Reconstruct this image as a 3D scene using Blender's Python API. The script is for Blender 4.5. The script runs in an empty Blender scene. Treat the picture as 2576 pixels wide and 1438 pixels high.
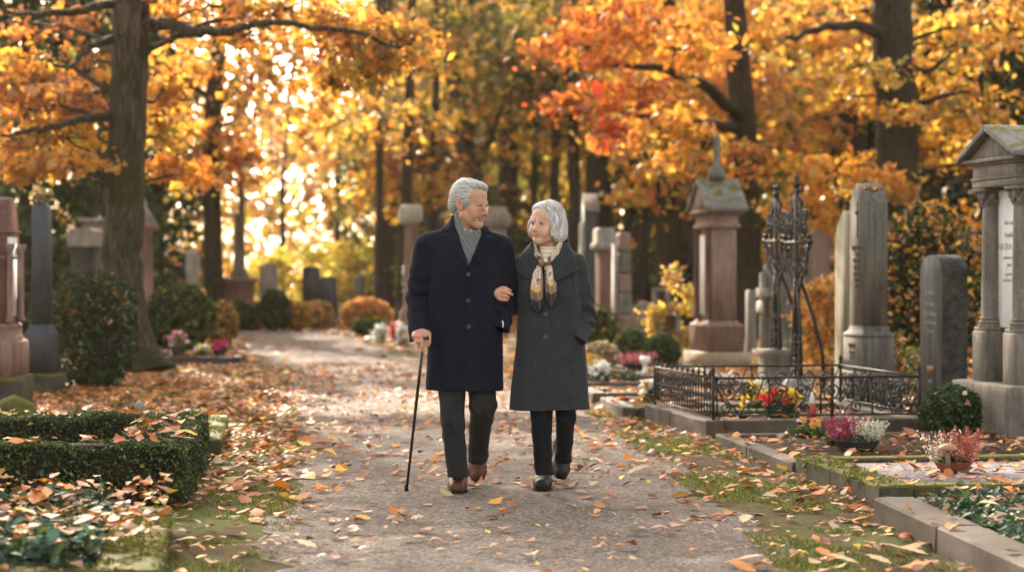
import bpy, math, random
import numpy as np
from mathutils import Vector, Matrix
random.seed(11)
rng = np.random.default_rng(11)
R = math.radians
SC = bpy.context.scene
COL = SC.collection

# ---------------------------------------------------------------- camera constants
FX, CX, HY, CH = 5313.0, 1288.0, 674.0, 1.28      # focal (in 2576-wide pixels), centre column, horizon row, eye height

def W(x, y, Y):
    return np.array([(x - CX) / FX * Y, Y, CH - (y - HY) / FX * Y])

def GD(x, y, z=0.0):
    Y = FX * (CH - z) / (y - HY)
    return np.array([(x - CX) / FX * Y, Y, z])

# ---------------------------------------------------------------- object helpers
def tag(o, label=None, cat=None, group=None, kind=None):
    if label: o['label'] = label
    if cat: o['category'] = cat
    if group: o['group'] = group
    if kind: o['kind'] = kind
    return o

def empty(name, loc, rz=0.0, label=None, cat=None, group=None):
    o = bpy.data.objects.new(name, None)
    COL.objects.link(o)
    o.location = Vector([float(v) for v in loc]); o.rotation_euler = (0, 0, rz)
    o.empty_display_size = 0.1
    return tag(o, label, cat, group)

def mesh_np(name, V, F, mat=None, col=None, smooth=True, mats=None, midx=None):
    """V (n,3), F list of arrays (m,k) of several k or one array -> mesh"""
    V = np.asarray(V, dtype=np.float32)
    Fs = F if isinstance(F, list) else [F]
    Fs = [np.asarray(f, dtype=np.int32) for f in Fs if len(f)]
    me = bpy.data.meshes.new(name)
    me.vertices.add(len(V)); me.vertices.foreach_set('co', V.ravel())
    loops = np.concatenate([f.ravel() for f in Fs])
    tot = np.concatenate([np.full(len(f), f.shape[1], dtype=np.int32) for f in Fs])
    start = np.concatenate([[0], np.cumsum(tot)[:-1]]).astype(np.int32)
    me.loops.add(len(loops)); me.loops.foreach_set('vertex_index', loops)
    me.polygons.add(len(tot)); me.polygons.foreach_set('loop_start', start)
    try: me.polygons.foreach_set('loop_total', tot)
    except Exception: pass
    if smooth: me.polygons.foreach_set('use_smooth', np.ones(len(tot), dtype=bool))
    for m in (mats or ([mat] if mat else [])): me.materials.append(m)
    if midx is not None: me.polygons.foreach_set('material_index', np.asarray(midx, dtype=np.int32))
    me.update(calc_edges=True)
    if col is not None:
        a = me.color_attributes.new('Col', 'FLOAT_COLOR', 'POINT')
        c = np.ones((len(V), 4), dtype=np.float32); c[:, :3] = col
        a.data.foreach_set('color', c.ravel())
    me.validate()
    return me

def link(name, me, parent=None, loc=None):
    o = bpy.data.objects.new(name, me); COL.objects.link(o)
    if parent is not None: o.parent = parent
    if loc is not None: o.location = Vector([float(v) for v in loc])
    return o

class MB:
    """collects boxes, tubes, lathes and prisms into one mesh"""
    def __init__(s): s.v = []; s.f = {}; s.n = 0; s.c = []; s.cur = (1, 1, 1)
    def raw(s, V, F):
        V = np.asarray(V, dtype=float)
        s.v.append(V); s.c.append(np.tile(np.array(s.cur, dtype=float), (len(V), 1)))
        for f in F:
            s.f.setdefault(len(f), []).append([i + s.n for i in f])
        s.n += len(V)
    def box(s, c, h, rz=0, taper=1.0, bev=0.0):
        c = np.array(c, float); h = np.array(h, float)
        if bev <= 0:
            P = []
            for z, t in ((-1, 1.0), (1, taper)):
                for x, y in ((-1, -1), (1, -1), (1, 1), (-1, 1)): P.append([x * h[0] * t, y * h[1] * t, z * h[2]])
            F = [(3, 2, 1, 0), (4, 5, 6, 7), (0, 1, 5, 4), (1, 2, 6, 5), (2, 3, 7, 6), (3, 0, 4, 7)]
        else:
            b = min(bev, .45 * h.min() * 2)
            rings = []
            for z, ins in ((-h[2], b), (-h[2] + b, 0), (h[2] - b, 0), (h[2], b)):
                t = 1.0 if z < 0 else taper
                X, Y = h[0] * t - ins, h[1] * t - ins
                cc = b if ins == 0 else 0
                X0, Y0 = h[0] * t, h[1] * t
                if ins == 0:
                    r = [(-X0 + b, -Y0), (X0 - b, -Y0), (X0, -Y0 + b), (X0, Y0 - b), (X0 - b, Y0), (-X0 + b, Y0), (-X0, Y0 - b), (-X0, -Y0 + b)]
                else:
                    r = [(-X0 + b, -Y), (X0 - b, -Y), (X, -Y0 + b), (X, Y0 - b), (X0 - b, Y), (-X0 + b, Y), (-X, Y0 - b), (-X, -Y0 + b)]
                rings.append([(x, y, z) for x, y in r])
            P = [p for r in rings for p in r]
            F = [tuple(range(7, -1, -1)), tuple(range(24, 32))]
            for k in range(3):
                for i in range(8):
                    j = (i + 1) % 8
                    F.append((k * 8 + i, k * 8 + j, k * 8 + 8 + j, k * 8 + 8 + i))
        P = np.array(P); ca, sa = math.cos(rz), math.sin(rz)
        P = np.stack([P[:, 0] * ca - P[:, 1] * sa, P[:, 0] * sa + P[:, 1] * ca, P[:, 2]], 1) + c
        s.raw(P, F); return s
    def prism(s, poly, axis, a, b, scale2=None):
        """poly of 2D points, extruded along axis ('x','y','z') from a to b"""
        poly = list(poly); n = len(poly)
        ar = sum(poly[i][0] * poly[(i + 1) % n][1] - poly[(i + 1) % n][0] * poly[i][1] for i in range(n))
        if ar < 0: poly = poly[::-1]
        def P(u, v, w):
            return {'x': (w, u, v), 'y': (u, w, v), 'z': (u, v, w)}[axis]
        V = [P(u, v, a) for u, v in poly] + [P(u, v, b) for u, v in poly]
        F = [tuple(range(n - 1, -1, -1)), tuple(range(n, 2 * n))] + [(i, (i + 1) % n, n + (i + 1) % n, n + i) for i in range(n)]
        if axis == 'y': F = [f[::-1] for f in F]
        if b < a: F = [f[::-1] for f in F]
        s.raw(V, F); return s
    def tube(s, pts, r, n=8, cap=True):
        pts = [np.array(p, float) for p in pts]; m = len(pts)
        rr = r if hasattr(r, '__len__') else [r] * m
        V = []; up = None
        for i in range(m):
            t = pts[min(i + 1, m - 1)] - pts[max(i - 1, 0)]
            t = t / (np.linalg.norm(t) + 1e-9)
            if up is None:
                up = np.array([0, 0, 1.0]) if abs(t[2]) < .9 else np.array([1.0, 0, 0])
            u = np.cross(t, up); u /= np.linalg.norm(u) + 1e-9
            v = np.cross(u, t); up = v
            for k in range(n):
                a = 2 * math.pi * k / n
                V.append(pts[i] + rr[i] * (math.cos(a) * u + math.sin(a) * v))
        F = []
        for i in range(m - 1):
            for k in range(n):
                k2 = (k + 1) % n
                F.append((i * n + k, (i + 1) * n + k, (i + 1) * n + k2, i * n + k2))
        if cap:
            F.append(tuple(range(n))); F.append(tuple(range((m - 1) * n + n - 1, (m - 1) * n - 1, -1)))
        s.raw(V, F); return s
    def lathe(s, prof, c=(0, 0, 0), n=16, sx=1.0, sy=1.0):
        """prof: list of (radius, z) bottom to top"""
        V = []
        for r, z in prof:
            for k in range(n):
                a = 2 * math.pi * k / n
                V.append((c[0] + r * sx * math.cos(a), c[1] + r * sy * math.sin(a), c[2] + z))
        F = []
        m = len(prof)
        for i in range(m - 1):
            for k in range(n):
                k2 = (k + 1) % n
                F.append((i * n + k, i * n + k2, (i + 1) * n + k2, (i + 1) * n + k))
        F.append(tuple(range(n - 1, -1, -1))); F.append(tuple(range((m - 1) * n, m * n)))
        s.raw(V, F); return s
    def sweep_sq(s, prof, hx, hy, c=(0, 0, 0), bev=0.006):
        """stack of rectangular rings: prof = list of (extra, z): half sizes hx+extra, hy+extra"""
        V = []
        for e, z in prof:
            X, Y = hx + e, hy + e; b = min(bev, X * .4, Y * .4)
            for x, y in [(-X + b, -Y), (X - b, -Y), (X, -Y + b), (X, Y - b), (X - b, Y), (-X + b, Y), (-X, Y - b), (-X, -Y + b)]:
                V.append((c[0] + x, c[1] + y, c[2] + z))
        F = []
        for i in range(len(prof) - 1):
            for k in range(8):
                k2 = (k + 1) % 8
                F.append((i * 8 + k, i * 8 + k2, (i + 1) * 8 + k2, (i + 1) * 8 + k))
        m = len(prof)
        F.append(tuple(range(7, -1, -1))); F.append(tuple(range((m - 1) * 8, m * 8)))
        s.raw(V, F); return s
    def ball(s, c, r, n=10, sx=1, sy=1, sz=1):
        prof = [(max(1e-4, r * math.sin(math.pi * i / n)), -r * sz * math.cos(math.pi * i / n)) for i in range(n + 1)]
        return s.lathe(prof, c, n=max(8, n), sx=sx, sy=sy)
    def build(s, name, mat, parent=None, smooth=False, loc=None, col=False):
        V = np.concatenate(s.v) if s.v else np.zeros((0, 3))
        me = mesh_np(name, V, [np.array(f) for f in s.f.values()], mat, smooth=smooth, col=np.concatenate(s.c) if col else None)
        return link(name, me, parent, loc)

def auto_smooth(o, deg=35):
    me = o.data
    me.polygons.foreach_set('use_smooth', np.ones(len(me.polygons), dtype=bool))
    me.set_sharp_from_angle(angle=R(deg)) if hasattr(me, 'set_sharp_from_angle') else None
    return o

# ---------------------------------------------------------------- materials
MATS = {}
def nodes(name):
    m = bpy.data.materials.new(name); m.use_nodes = True
    nt = m.node_tree; nt.nodes.clear()
    out = nt.nodes.new('ShaderNodeOutputMaterial')
    MATS[name] = m
    return m, nt, out

def N(nt, typ, **kw):
    n = nt.nodes.new(typ)
    for k, v in kw.items():
        if k.startswith('in_'): n.inputs[k[3:].replace('_', ' ')].default_value = v
        else: setattr(n, k, v)
    return n

def ramp(nt, stops):
    r = nt.nodes.new('ShaderNodeValToRGB')
    e = r.color_ramp.elements
    while len(e) < len(stops): e.new(.5)
    for k, (p, c) in enumerate(stops):
        e[k].position = p; e[k].color = (*c, 1) if len(c) == 3 else c
    return r

def noise(nt, scale, detail=4, rough=.6, vec=None, dist=0.0):
    n = N(nt, 'ShaderNodeTexNoise'); n.inputs['Scale'].default_value = scale
    n.inputs['Detail'].default_value = detail; n.inputs['Roughness'].default_value = rough
    n.inputs['Distortion'].default_value = dist
    if vec is not None: nt.links.new(vec, n.inputs['Vector'])
    return n

def stone_mat(name, c1, c2, rough=.85, grain=60, streak=.5, moss=None, mossamt=.5, spec=.3, bump=.25, grain_amt=.25):
    """weathered stone: blotches, vertical streaks, fine grain, optional moss on tops"""
    m, nt, out = nodes(name); L = nt.links.new
    tc = N(nt, 'ShaderNodeTexCoord'); ob = tc.outputs['Object']
    geo = N(nt, 'ShaderNodeNewGeometry')
    n1 = noise(nt, 3.5, 6, .65, ob, .6)
    mp = N(nt, 'ShaderNodeMapping'); mp.inputs['Scale'].default_value = (9, 9, .9); L(ob, mp.inputs['Vector'])
    n2 = noise(nt, 2.2, 5, .6, mp.outputs[0])
    n3 = noise(nt, grain, 3, .7, ob)
    mx = N(nt, 'ShaderNodeMix', data_type='FLOAT'); mx.inputs[0].default_value = streak
    L(n1.outputs['Fac'], mx.inputs[2]); L(n2.outputs['Fac'], mx.inputs[3])
    r = ramp(nt, [(.36, c1), (.62, c2)]); L(mx.outputs[0], r.inputs['Fac'])
    g = ramp(nt, [(.3, (1 - grain_amt,) * 3), (.7, (1 + grain_amt,) * 3)]); L(n3.outputs['Fac'], g.inputs['Fac'])
    mul = N(nt, 'ShaderNodeMix', data_type='RGBA', blend_type='MULTIPLY'); mul.inputs[0].default_value = 1
    L(r.outputs[0], mul.inputs[6]); L(g.outputs[0], mul.inputs[7])
    colr = mul.outputs[2]
    if moss:
        sx = N(nt, 'ShaderNodeSeparateXYZ'); L(geo.outputs['Normal'], sx.inputs[0])
        n4 = noise(nt, 6.5, 6, .75, ob, .5)
        ad = N(nt, 'ShaderNodeMath', operation='MULTIPLY_ADD'); L(sx.outputs['Z'], ad.inputs[0]); ad.inputs[1].default_value = .30; L(n4.outputs['Fac'], ad.inputs[2])
        rr = ramp(nt, [(1.02 - mossamt * .6 - .05, (0, 0, 0)), (1.02 - mossamt * .6 + .05, (1, 1, 1))]); L(ad.outputs[0], rr.inputs['Fac'])
        n5 = noise(nt, 55, 3, .7, ob)
        mc = ramp(nt, [(.3, tuple(v * .55 for v in moss)), (.7, tuple(v * 1.35 for v in moss))]); L(n5.outputs['Fac'], mc.inputs['Fac'])
        mm = N(nt, 'ShaderNodeMix', data_type='RGBA'); L(rr.outputs[0], mm.inputs[0]); L(colr, mm.inputs[6]); L(mc.outputs[0], mm.inputs[7])
        colr = mm.outputs[2]
    b = N(nt, 'ShaderNodeBsdfPrincipled'); L(colr, b.inputs['Base Color']); b.inputs['Roughness'].default_value = rough
    b.inputs['Specular IOR Level'].default_value = spec
    bp = N(nt, 'ShaderNodeBump'); bp.inputs['Strength'].default_value = bump; bp.inputs['Distance'].default_value = .02
    ad2 = N(nt, 'ShaderNodeMath', operation='MULTIPLY_ADD'); L(n3.outputs['Fac'], ad2.inputs[0]); ad2.inputs[1].default_value = .35; L(n1.outputs['Fac'], ad2.inputs[2])
    L(ad2.outputs[0], bp.inputs['Height']); L(bp.outputs[0], b.inputs['Normal'])
    L(b.outputs[0], out.inputs['Surface'])
    return m

def vcol_mat(name, rough=.7, spec=.3, bump=None, noise_amt=0.0, noise_scale=40, sheen=0.0, sss=0.0):
    m, nt, out = nodes(name); L = nt.links.new
    at = N(nt, 'ShaderNodeAttribute', attribute_name='Col')
    b = N(nt, 'ShaderNodeBsdfPrincipled'); b.inputs['Roughness'].default_value = rough
    b.inputs['Specular IOR Level'].default_value = spec
    colr = at.outputs['Color']
    tc = N(nt, 'ShaderNodeTexCoord')
    if noise_amt:
        n = noise(nt, noise_scale, 3, .6, tc.outputs['Object'])
        g = ramp(nt, [(.3, (1 - noise_amt,) * 3), (.7, (1 + noise_amt,) * 3)]); L(n.outputs['Fac'], g.inputs['Fac'])
        mul = N(nt, 'ShaderNodeMix', data_type='RGBA', blend_type='MULTIPLY'); mul.inputs[0].default_value = 1
        L(colr, mul.inputs[6]); L(g.outputs[0], mul.inputs[7]); colr = mul.outputs[2]
    L(colr, b.inputs['Base Color'])
    if sheen: b.inputs['Sheen Weight'].default_value = sheen; b.inputs['Sheen Roughness'].default_value = .5
    if sss:
        b.inputs['Subsurface Weight'].default_value = sss; b.inputs['Subsurface Radius'].default_value = (1, .35, .2); b.inputs['Subsurface Scale'].default_value = .008
    if bump:
        n = noise(nt, bump[0], 3, .6, tc.outputs['Object'])
        bp = N(nt, 'ShaderNodeBump'); bp.inputs['Strength'].default_value = bump[1]; bp.inputs['Distance'].default_value = bump[2]
        L(n.outputs['Fac'], bp.inputs['Height']); L(bp.outputs[0], b.inputs['Normal'])
    L(b.outputs[0], out.inputs['Surface'])
    return m

def plain_mat(name, c, rough=.6, spec=.4, metal=0.0, var=.15, scale=30, bump=.1, dist=.004, sheen=0.0, stretch=None):
    m, nt, out = nodes(name); L = nt.links.new
    tc = N(nt, 'ShaderNodeTexCoord'); v = tc.outputs['Object']
    if stretch:
        mp = N(nt, 'ShaderNodeMapping'); mp.inputs['Scale'].default_value = stretch; L(v, mp.inputs['Vector']); v = mp.outputs[0]
    n = noise(nt, scale, 4, .65, v)
    r = ramp(nt, [(.3, tuple(x * (1 - var) for x in c)), (.7, tuple(x * (1 + var) for x in c))]); L(n.outputs['Fac'], r.inputs['Fac'])
    b = N(nt, 'ShaderNodeBsdfPrincipled'); L(r.outputs[0], b.inputs['Base Color'])
    b.inputs['Roughness'].default_value = rough; b.inputs['Specular IOR Level'].default_value = spec; b.inputs['Metallic'].default_value = metal
    if sheen: b.inputs['Sheen Weight'].default_value = sheen; b.inputs['Sheen Roughness'].default_value = .5
    if bump:
        bp = N(nt, 'ShaderNodeBump'); bp.inputs['Strength'].default_value = bump; bp.inputs['Distance'].default_value = dist
        L(n.outputs['Fac'], bp.inputs['Height']); L(bp.outputs[0], b.inputs['Normal'])
    L(b.outputs[0], out.inputs['Surface'])
    return m

def leaf_mat(name, trans=.5, gloss=.06, sat=1.0):
    """thin leaves: diffuse + translucent, colour from the leaf's own attribute"""
    m, nt, out = nodes(name); L = nt.links.new
    at = N(nt, 'ShaderNodeAttribute', attribute_name='Col')
    d = N(nt, 'ShaderNodeBsdfDiffuse'); t = N(nt, 'ShaderNodeBsdfTranslucent')
    L(at.outputs['Color'], d.inputs['Color']); L(at.outputs['Color'], t.inputs['Color'])
    mx = N(nt, 'ShaderNodeMixShader'); mx.inputs[0].default_value = trans
    L(d.outputs[0], mx.inputs[1]); L(t.outputs[0], mx.inputs[2])
    g = N(nt, 'ShaderNodeBsdfGlossy'); g.inputs['Roughness'].default_value = .45; g.inputs['Color'].default_value = (1, 1, 1, 1)
    m2 = N(nt, 'ShaderNodeMixShader'); m2.inputs[0].default_value = gloss
    L(mx.outputs[0], m2.inputs[1]); L(g.outputs[0], m2.inputs[2])
    L(m2.outputs[0], out.inputs['Surface'])
    return m

# ---------------------------------------------------------------- signed distance modelling
def smin(a, b, k):
    if k <= 0: return np.minimum(a, b)
    h = np.maximum(k - np.abs(a - b), 0) / k
    return np.minimum(a, b) - h * h * k * .25

def smax(a, b, k): return -smin(-a, -b, k)

def ell(c, r, Rm=None):
    c = np.array(c, float); r = np.array(r, float); ext = r if Rm is None else np.full(3, r.max())
    def f(X, Y, Z):
        x, y, z = X - c[0], Y - c[1], Z - c[2]
        if Rm is not None:
            x, y, z = (Rm[0][0] * x + Rm[0][1] * y + Rm[0][2] * z, Rm[1][0] * x + Rm[1][1] * y + Rm[1][2] * z, Rm[2][0] * x + Rm[2][1] * y + Rm[2][2] * z)
        k0 = np.sqrt((x / r[0]) ** 2 + (y / r[1]) ** 2 + (z / r[2]) ** 2)
        k1 = np.sqrt((x / r[0] ** 2) ** 2 + (y / r[1] ** 2) ** 2 + (z / r[2] ** 2) ** 2) + 1e-6
        return k0 * (k0 - 1) / k1
    return f, c - ext, c + ext

def cone(a, b, r1, r2):
    a = np.array(a, float); b = np.array(b, float); d = b - a; dd = float(d @ d) + 1e-12
    def f(X, Y, Z):
        t = np.clip(((X - a[0]) * d[0] + (Y - a[1]) * d[1] + (Z - a[2]) * d[2]) / dd, 0, 1)
        return np.sqrt((X - a[0] - t * d[0]) ** 2 + (Y - a[1] - t * d[1]) ** 2 + (Z - a[2] - t * d[2]) ** 2) - (r1 + (r2 - r1) * t)
    m = max(r1, r2)
    return f, np.minimum(a, b) - m, np.maximum(a, b) + m

def poly2d(P, X, Z):
    """signed distance to polygon, X (n,1) Z (1,m)"""
    P = np.array(P, float); n = len(P)
    d = np.full(np.broadcast(X, Z).shape, 1e9); s = np.ones(d.shape)
    for i in range(n):
        a, b = P[i], P[(i + 1) % n]; e = b - a
        wx, wz = X - a[0], Z - a[1]
        t = np.clip((wx * e[0] + wz * e[1]) / (e @ e + 1e-12), 0, 1)
        d = np.minimum(d, (wx - e[0] * t) ** 2 + (wz - e[1] * t) ** 2)
        c1 = Z >= a[1]; c2 = Z < b[1]; c3 = e[0] * wz > e[1] * wx
        flip = (c1 & c2 & c3) | (~c1 & ~c2 & ~c3)
        s = np.where(flip, -s, s)
    return s * np.sqrt(d)

class Sdf:
    def __init__(s, lo, hi, h):
        s.h = h; s.lo = np.array(lo, float); s.n = np.ceil((np.array(hi) - s.lo) / h).astype(int) + 1
        s.D = np.full(s.n, .15, np.float32)
        s.ax = [(s.lo[i] + h * np.arange(s.n[i])).astype(np.float32) for i in range(3)]
        s.X, s.Y, s.Z = s.ax[0][:, None, None], s.ax[1][None, :, None], s.ax[2][None, None, :]
    def add(s, prim, k=0.0, op='u', disp=None):
        f, lo, hi = prim
        m = k + 4 * s.h + .004
        i0 = np.clip(np.floor((lo - m - s.lo) / s.h).astype(int), 0, s.n); i1 = np.clip(np.ceil((hi + m - s.lo) / s.h).astype(int) + 1, 0, s.n)
        if (i1 <= i0).any(): return s
        sl = tuple(slice(i0[k2], i1[k2]) for k2 in range(3))
        X, Y, Z = s.X[sl[0]], s.Y[:, sl[1]], s.Z[:, :, sl[2]]
        d = f(X, Y, Z)
        if disp is not None: d = d + disp(X, Y, Z)
        if op == 'u': s.D[sl] = smin(s.D[sl], d, k)
        elif op == 's': s.D[sl] = smax(s.D[sl], -d, k)
        return s
    def field(s, F, op='u', k=0.0):
        if op == 'u': s.D = smin(s.D, F, k).astype(np.float32)
        elif op == 's': s.D = smax(s.D, -F, k).astype(np.float32)
        elif op == 'i': s.D = smax(s.D, F, k).astype(np.float32)
        return s
    def panel(s, S, poly, off, th, ymax, k=0.004, wave=None):
        """a layer of cloth: band of the field S between off-th and off, inside a front-view polygon"""
        P = poly2d(poly, s.ax[0][:, None], s.ax[2][None, :])[:, None, :]
        A = S - off if wave is None else S - off - wave
        F = np.maximum(np.maximum(A, -(A + th)), np.maximum(P, s.Y - ymax))
        F = smax(A, np.maximum(np.maximum(P, s.Y - ymax), -(A + th)), .006)
        s.field(F, 'u', k)
        return s
    def mesh(s):
        D = s.D; I = D < 0
        c = I[:-1].astype(np.int8) + I[1:]
        c = c[:, :-1] + c[:, 1:]; c = c[:, :, :-1] + c[:, :, 1:]
        act = (c > 0) & (c < 8)
        ix = np.argwhere(act); idx = np.full(act.shape, -1, np.int32); idx[act] = np.arange(len(ix))
        acc = np.zeros((len(ix), 3)); cnt = np.zeros(len(ix))
        corners = [(i, j, k) for i in (0, 1) for j in (0, 1) for k in (0, 1)]
        val = {cn: D[ix[:, 0] + cn[0], ix[:, 1] + cn[1], ix[:, 2] + cn[2]].astype(float) for cn in corners}
        for cn in corners:
            for a in range(3):
                if cn[a] == 0:
                    c2 = list(cn); c2[a] = 1; c2 = tuple(c2)
                    v1, v2 = val[cn], val[c2]; m = (v1 < 0) != (v2 < 0)
                    t = np.where(m, v1 / np.where(m, v1 - v2, 1), 0)
                    p = np.tile(np.array(cn, float), (len(ix), 1)); p[:, a] += t
                    acc += p * m[:, None]; cnt += m
        V = s.lo + s.h * (ix + acc / np.maximum(cnt, 1)[:, None])
        Q = []
        for a in range(3):
            b, c_ = (a + 1) % 3, (a + 2) % 3
            sl0 = [slice(None)] * 3; sl1 = [slice(None)] * 3
            sl0[a] = slice(0, -1); sl1[a] = slice(1, None)
            for q in (b, c_): sl0[q] = slice(1, -1); sl1[q] = slice(1, -1)
            A, B = I[tuple(sl0)], I[tuple(sl1)]
            e = np.argwhere(A != B)
            if not len(e): continue
            off = np.zeros(3, int); off[b] = 1; off[c_] = 1
            p = e + off
            pos = A[tuple(e.T)]
            def at(db, dc):
                q = p.copy(); q[:, b] -= db; q[:, c_] -= dc
                return idx[q[:, 0], q[:, 1], q[:, 2]]
            q = np.stack([at(1, 1), at(0, 1), at(0, 0), at(1, 0)], 1)
            q[~pos] = q[~pos][:, ::-1]
            Q.append(q)
        F = np.concatenate(Q)
        F = F[(F >= 0).all(1)]
        return V, F

def relax(V, F, it=1, lam=.5):
    for _ in range(it):
        acc = np.zeros_like(V); cnt = np.zeros(len(V))
        for a, b in ((0, 1), (1, 2), (2, 3), (3, 0)):
            np.add.at(acc, F[:, a], V[F[:, b]]); np.add.at(acc, F[:, b], V[F[:, a]])
            np.add.at(cnt, F[:, a], 1); np.add.at(cnt, F[:, b], 1)
        V = V + lam * (acc / np.maximum(cnt, 1)[:, None] - V)
    return V

def vnormals(V, F):
    n = np.cross(V[F[:, 2]] - V[F[:, 0]], V[F[:, 3]] - V[F[:, 1]])
    out = np.zeros_like(V)
    for a in range(4): np.add.at(out, F[:, a], n)
    return out / (np.linalg.norm(out, axis=1)[:, None] + 1e-12)

def wob(X, Y, Z, s, seed=0):
    """cheap smooth 3-D wobble in -1..1"""
    a = seed * 1.7
    return (np.sin(X * s * 1.0 + Y * s * .7 + a) * np.sin(Z * s * .9 - X * s * .5 + 2.1 * a) + .6 * np.sin(X * s * 2.3 - Z * s * 1.9 + a) * np.sin(Y * s * 2.1 + Z * s * 1.3)) / 1.6

def join(parts):
    V, F, C, b = [], [], [], 0
    for v, f, c in parts:
        V.append(v); F.append(f + b); C.append(c); b += len(v)
    return np.concatenate(V), np.concatenate(F), np.concatenate(C)

# ================================================================ PEOPLE
def Z4(x, y, Y=11.9): return W((1050 + x * .34765) / 1.06832, (460 + y * .34765) / 1.06832, Y)
def Z4p(pts, Y=11.9): return [(float(Z4(x, y, Y)[0]), float(Z4(x, y, Y)[2])) for x, y in pts]
def H5(x, y, Y): return W((1080 + x / 11.983) / 1.06832, (860 + y / 11.983) / 1.06832, Y)
def H4(x, y, Y): return W((1240 + x / 5.989) / 1.06832, (720 + y / 5.992) / 1.06832, Y)
def Z5(x, y, Y=12.0): return W((1050 + x * .38241) / 1.06832, (850 + y * .38241) / 1.06832, Y)

def wool_mat(name, c, c2, speck=260, bump=.35):
    m, nt, out = nodes(name); L = nt.links.new
    tc = N(nt, 'ShaderNodeTexCoord'); v = tc.outputs['Object']
    n = noise(nt, speck, 2, .8, v); n2 = noise(nt, 14, 4, .6, v)
    r = ramp(nt, [(.35, c), (.65, c2)]); L(n.outputs['Fac'], r.inputs['Fac'])
    g = ramp(nt, [(.3, (.85,) * 3), (.7, (1.15,) * 3)]); L(n2.outputs['Fac'], g.inputs['Fac'])
    mul = N(nt, 'ShaderNodeMix', data_type='RGBA', blend_type='MULTIPLY'); mul.inputs[0].default_value = 1
    L(r.outputs[0], mul.inputs[6]); L(g.outputs[0], mul.inputs[7])
    b = N(nt, 'ShaderNodeBsdfPrincipled'); L(mul.outputs[2], b.inputs['Base Color']); b.inputs['Roughness'].default_value = .95
    b.inputs['Specular IOR Level'].default_value = .12; b.inputs['Sheen Weight'].default_value = .14; b.inputs['Sheen Roughness'].default_value = .4
    b.inputs['Sheen Tint'].default_value = (*[min(1, x * 9 + .15) for x in c2], 1)
    bp = N(nt, 'ShaderNodeBump'); bp.inputs['Strength'].default_value = bump; bp.inputs['Distance'].default_value = .004
    ad = N(nt, 'ShaderNodeMath', operation='MULTIPLY_ADD'); L(n2.outputs['Fac'], ad.inputs[0]); ad.inputs[1].default_value = 2.5; L(n.outputs['Fac'], ad.inputs[2])
    L(ad.outputs[0], bp.inputs['Height']); L(bp.outputs[0], b.inputs['Normal'])
    L(b.outputs[0], out.inputs['Surface']); return m

def weave_mat(name, c, c2):
    m, nt, out = nodes(name); L = nt.links.new
    tc = N(nt, 'ShaderNodeTexCoord'); v = tc.outputs['Object']
    mp = N(nt, 'ShaderNodeMapping'); mp.inputs['Rotation'].default_value = (0, R(40), 0); mp.inputs['Scale'].default_value = (1, .2, 1); L(v, mp.inputs['Vector'])
    w = N(nt, 'ShaderNodeTexChecker'); w.inputs['Scale'].default_value = 330; L(mp.outputs[0], w.inputs['Vector'])
    n = noise(nt, 220, 2, .7, v)
    mx = N(nt, 'ShaderNodeMix', data_type='FLOAT'); mx.inputs[0].default_value = .5; L(w.outputs['Fac'], mx.inputs[2]); L(n.outputs['Fac'], mx.inputs[3])
    r = ramp(nt, [(.25, c), (.75, c2)]); L(mx.outputs[0], r.inputs['Fac'])
    b = N(nt, 'ShaderNodeBsdfPrincipled'); L(r.outputs[0], b.inputs['Base Color']); b.inputs['Roughness'].default_value = .9; b.inputs['Specular IOR Level'].default_value = .15
    b.inputs['Sheen Weight'].default_value = .2
    bp = N(nt, 'ShaderNodeBump'); bp.inputs['Strength'].default_value = .4; bp.inputs['Distance'].default_value = .004
    L(mx.outputs[0], bp.inputs['Height']); L(bp.outputs[0], b.inputs['Normal']); L(b.outputs[0], out.inputs['Surface']); return m

M_skin = vcol_mat('skin', .5, .35, bump=(160, .12, .003), noise_amt=.07, noise_scale=45, sss=.12)
M_hair = vcol_mat('grey_hair', .48, .4, bump=None, noise_amt=.1, noise_scale=90)
M_navy = wool_mat('navy_wool', (.0040, .0056, .0125), (.0100, .0135, .0280))
M_gcoat = wool_mat('charcoal_wool', (.0150, .0165, .0190), (.050, .053, .058), speck=200)
M_gtrous = wool_mat('grey_trouser_wool', (.017, .017, .0185), (.034, .0335, .035), speck=320, bump=.2)
M_btrous = wool_mat('black_trouser_cloth', (.0065, .007, .010), (.013, .014, .018), speck=320, bump=.15)
M_gscarf = weave_mat('grey_herringbone', (.045, .047, .055), (.26, .265, .28))
M_silk = vcol_mat('printed_silk', .42, .5, bump=(60, .1, .004))
M_knit = plain_mat('cream_knit', (.70, .62, .50), .85, .2, var=.1, scale=120, bump=.3)
M_shirt = plain_mat('white_shirt_cloth', (.78, .78, .80), .8, .2, var=.03)
M_brownl = plain_mat('brown_leather', (.095, .032, .018), .5, .3, var=.35, scale=28, bump=.15)
M_blackl = plain_mat('black_leather', (.010, .010, .013), .48, .3, var=.25, scale=28, bump=.12)
M_sole = plain_mat('shoe_sole_rubber', (.02, .017, .015), .8, .2)
M_button = plain_mat('dark_horn_button', (.030, .028, .030), .3, .6, var=.3)
M_silver = plain_mat('silver_metal', (.75, .74, .72), .2, .8, metal=1.0, var=.05)
M_pearl = plain_mat('pearl', (.85, .83, .8), .2, .7, var=.03)
M_cane = plain_mat('cane_lacquer', (.020, .0085, .006), .32, .5, var=.3, scale=20)
M_rubber = plain_mat('black_rubber', (.012, .012, .012), .7, .3)

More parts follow.
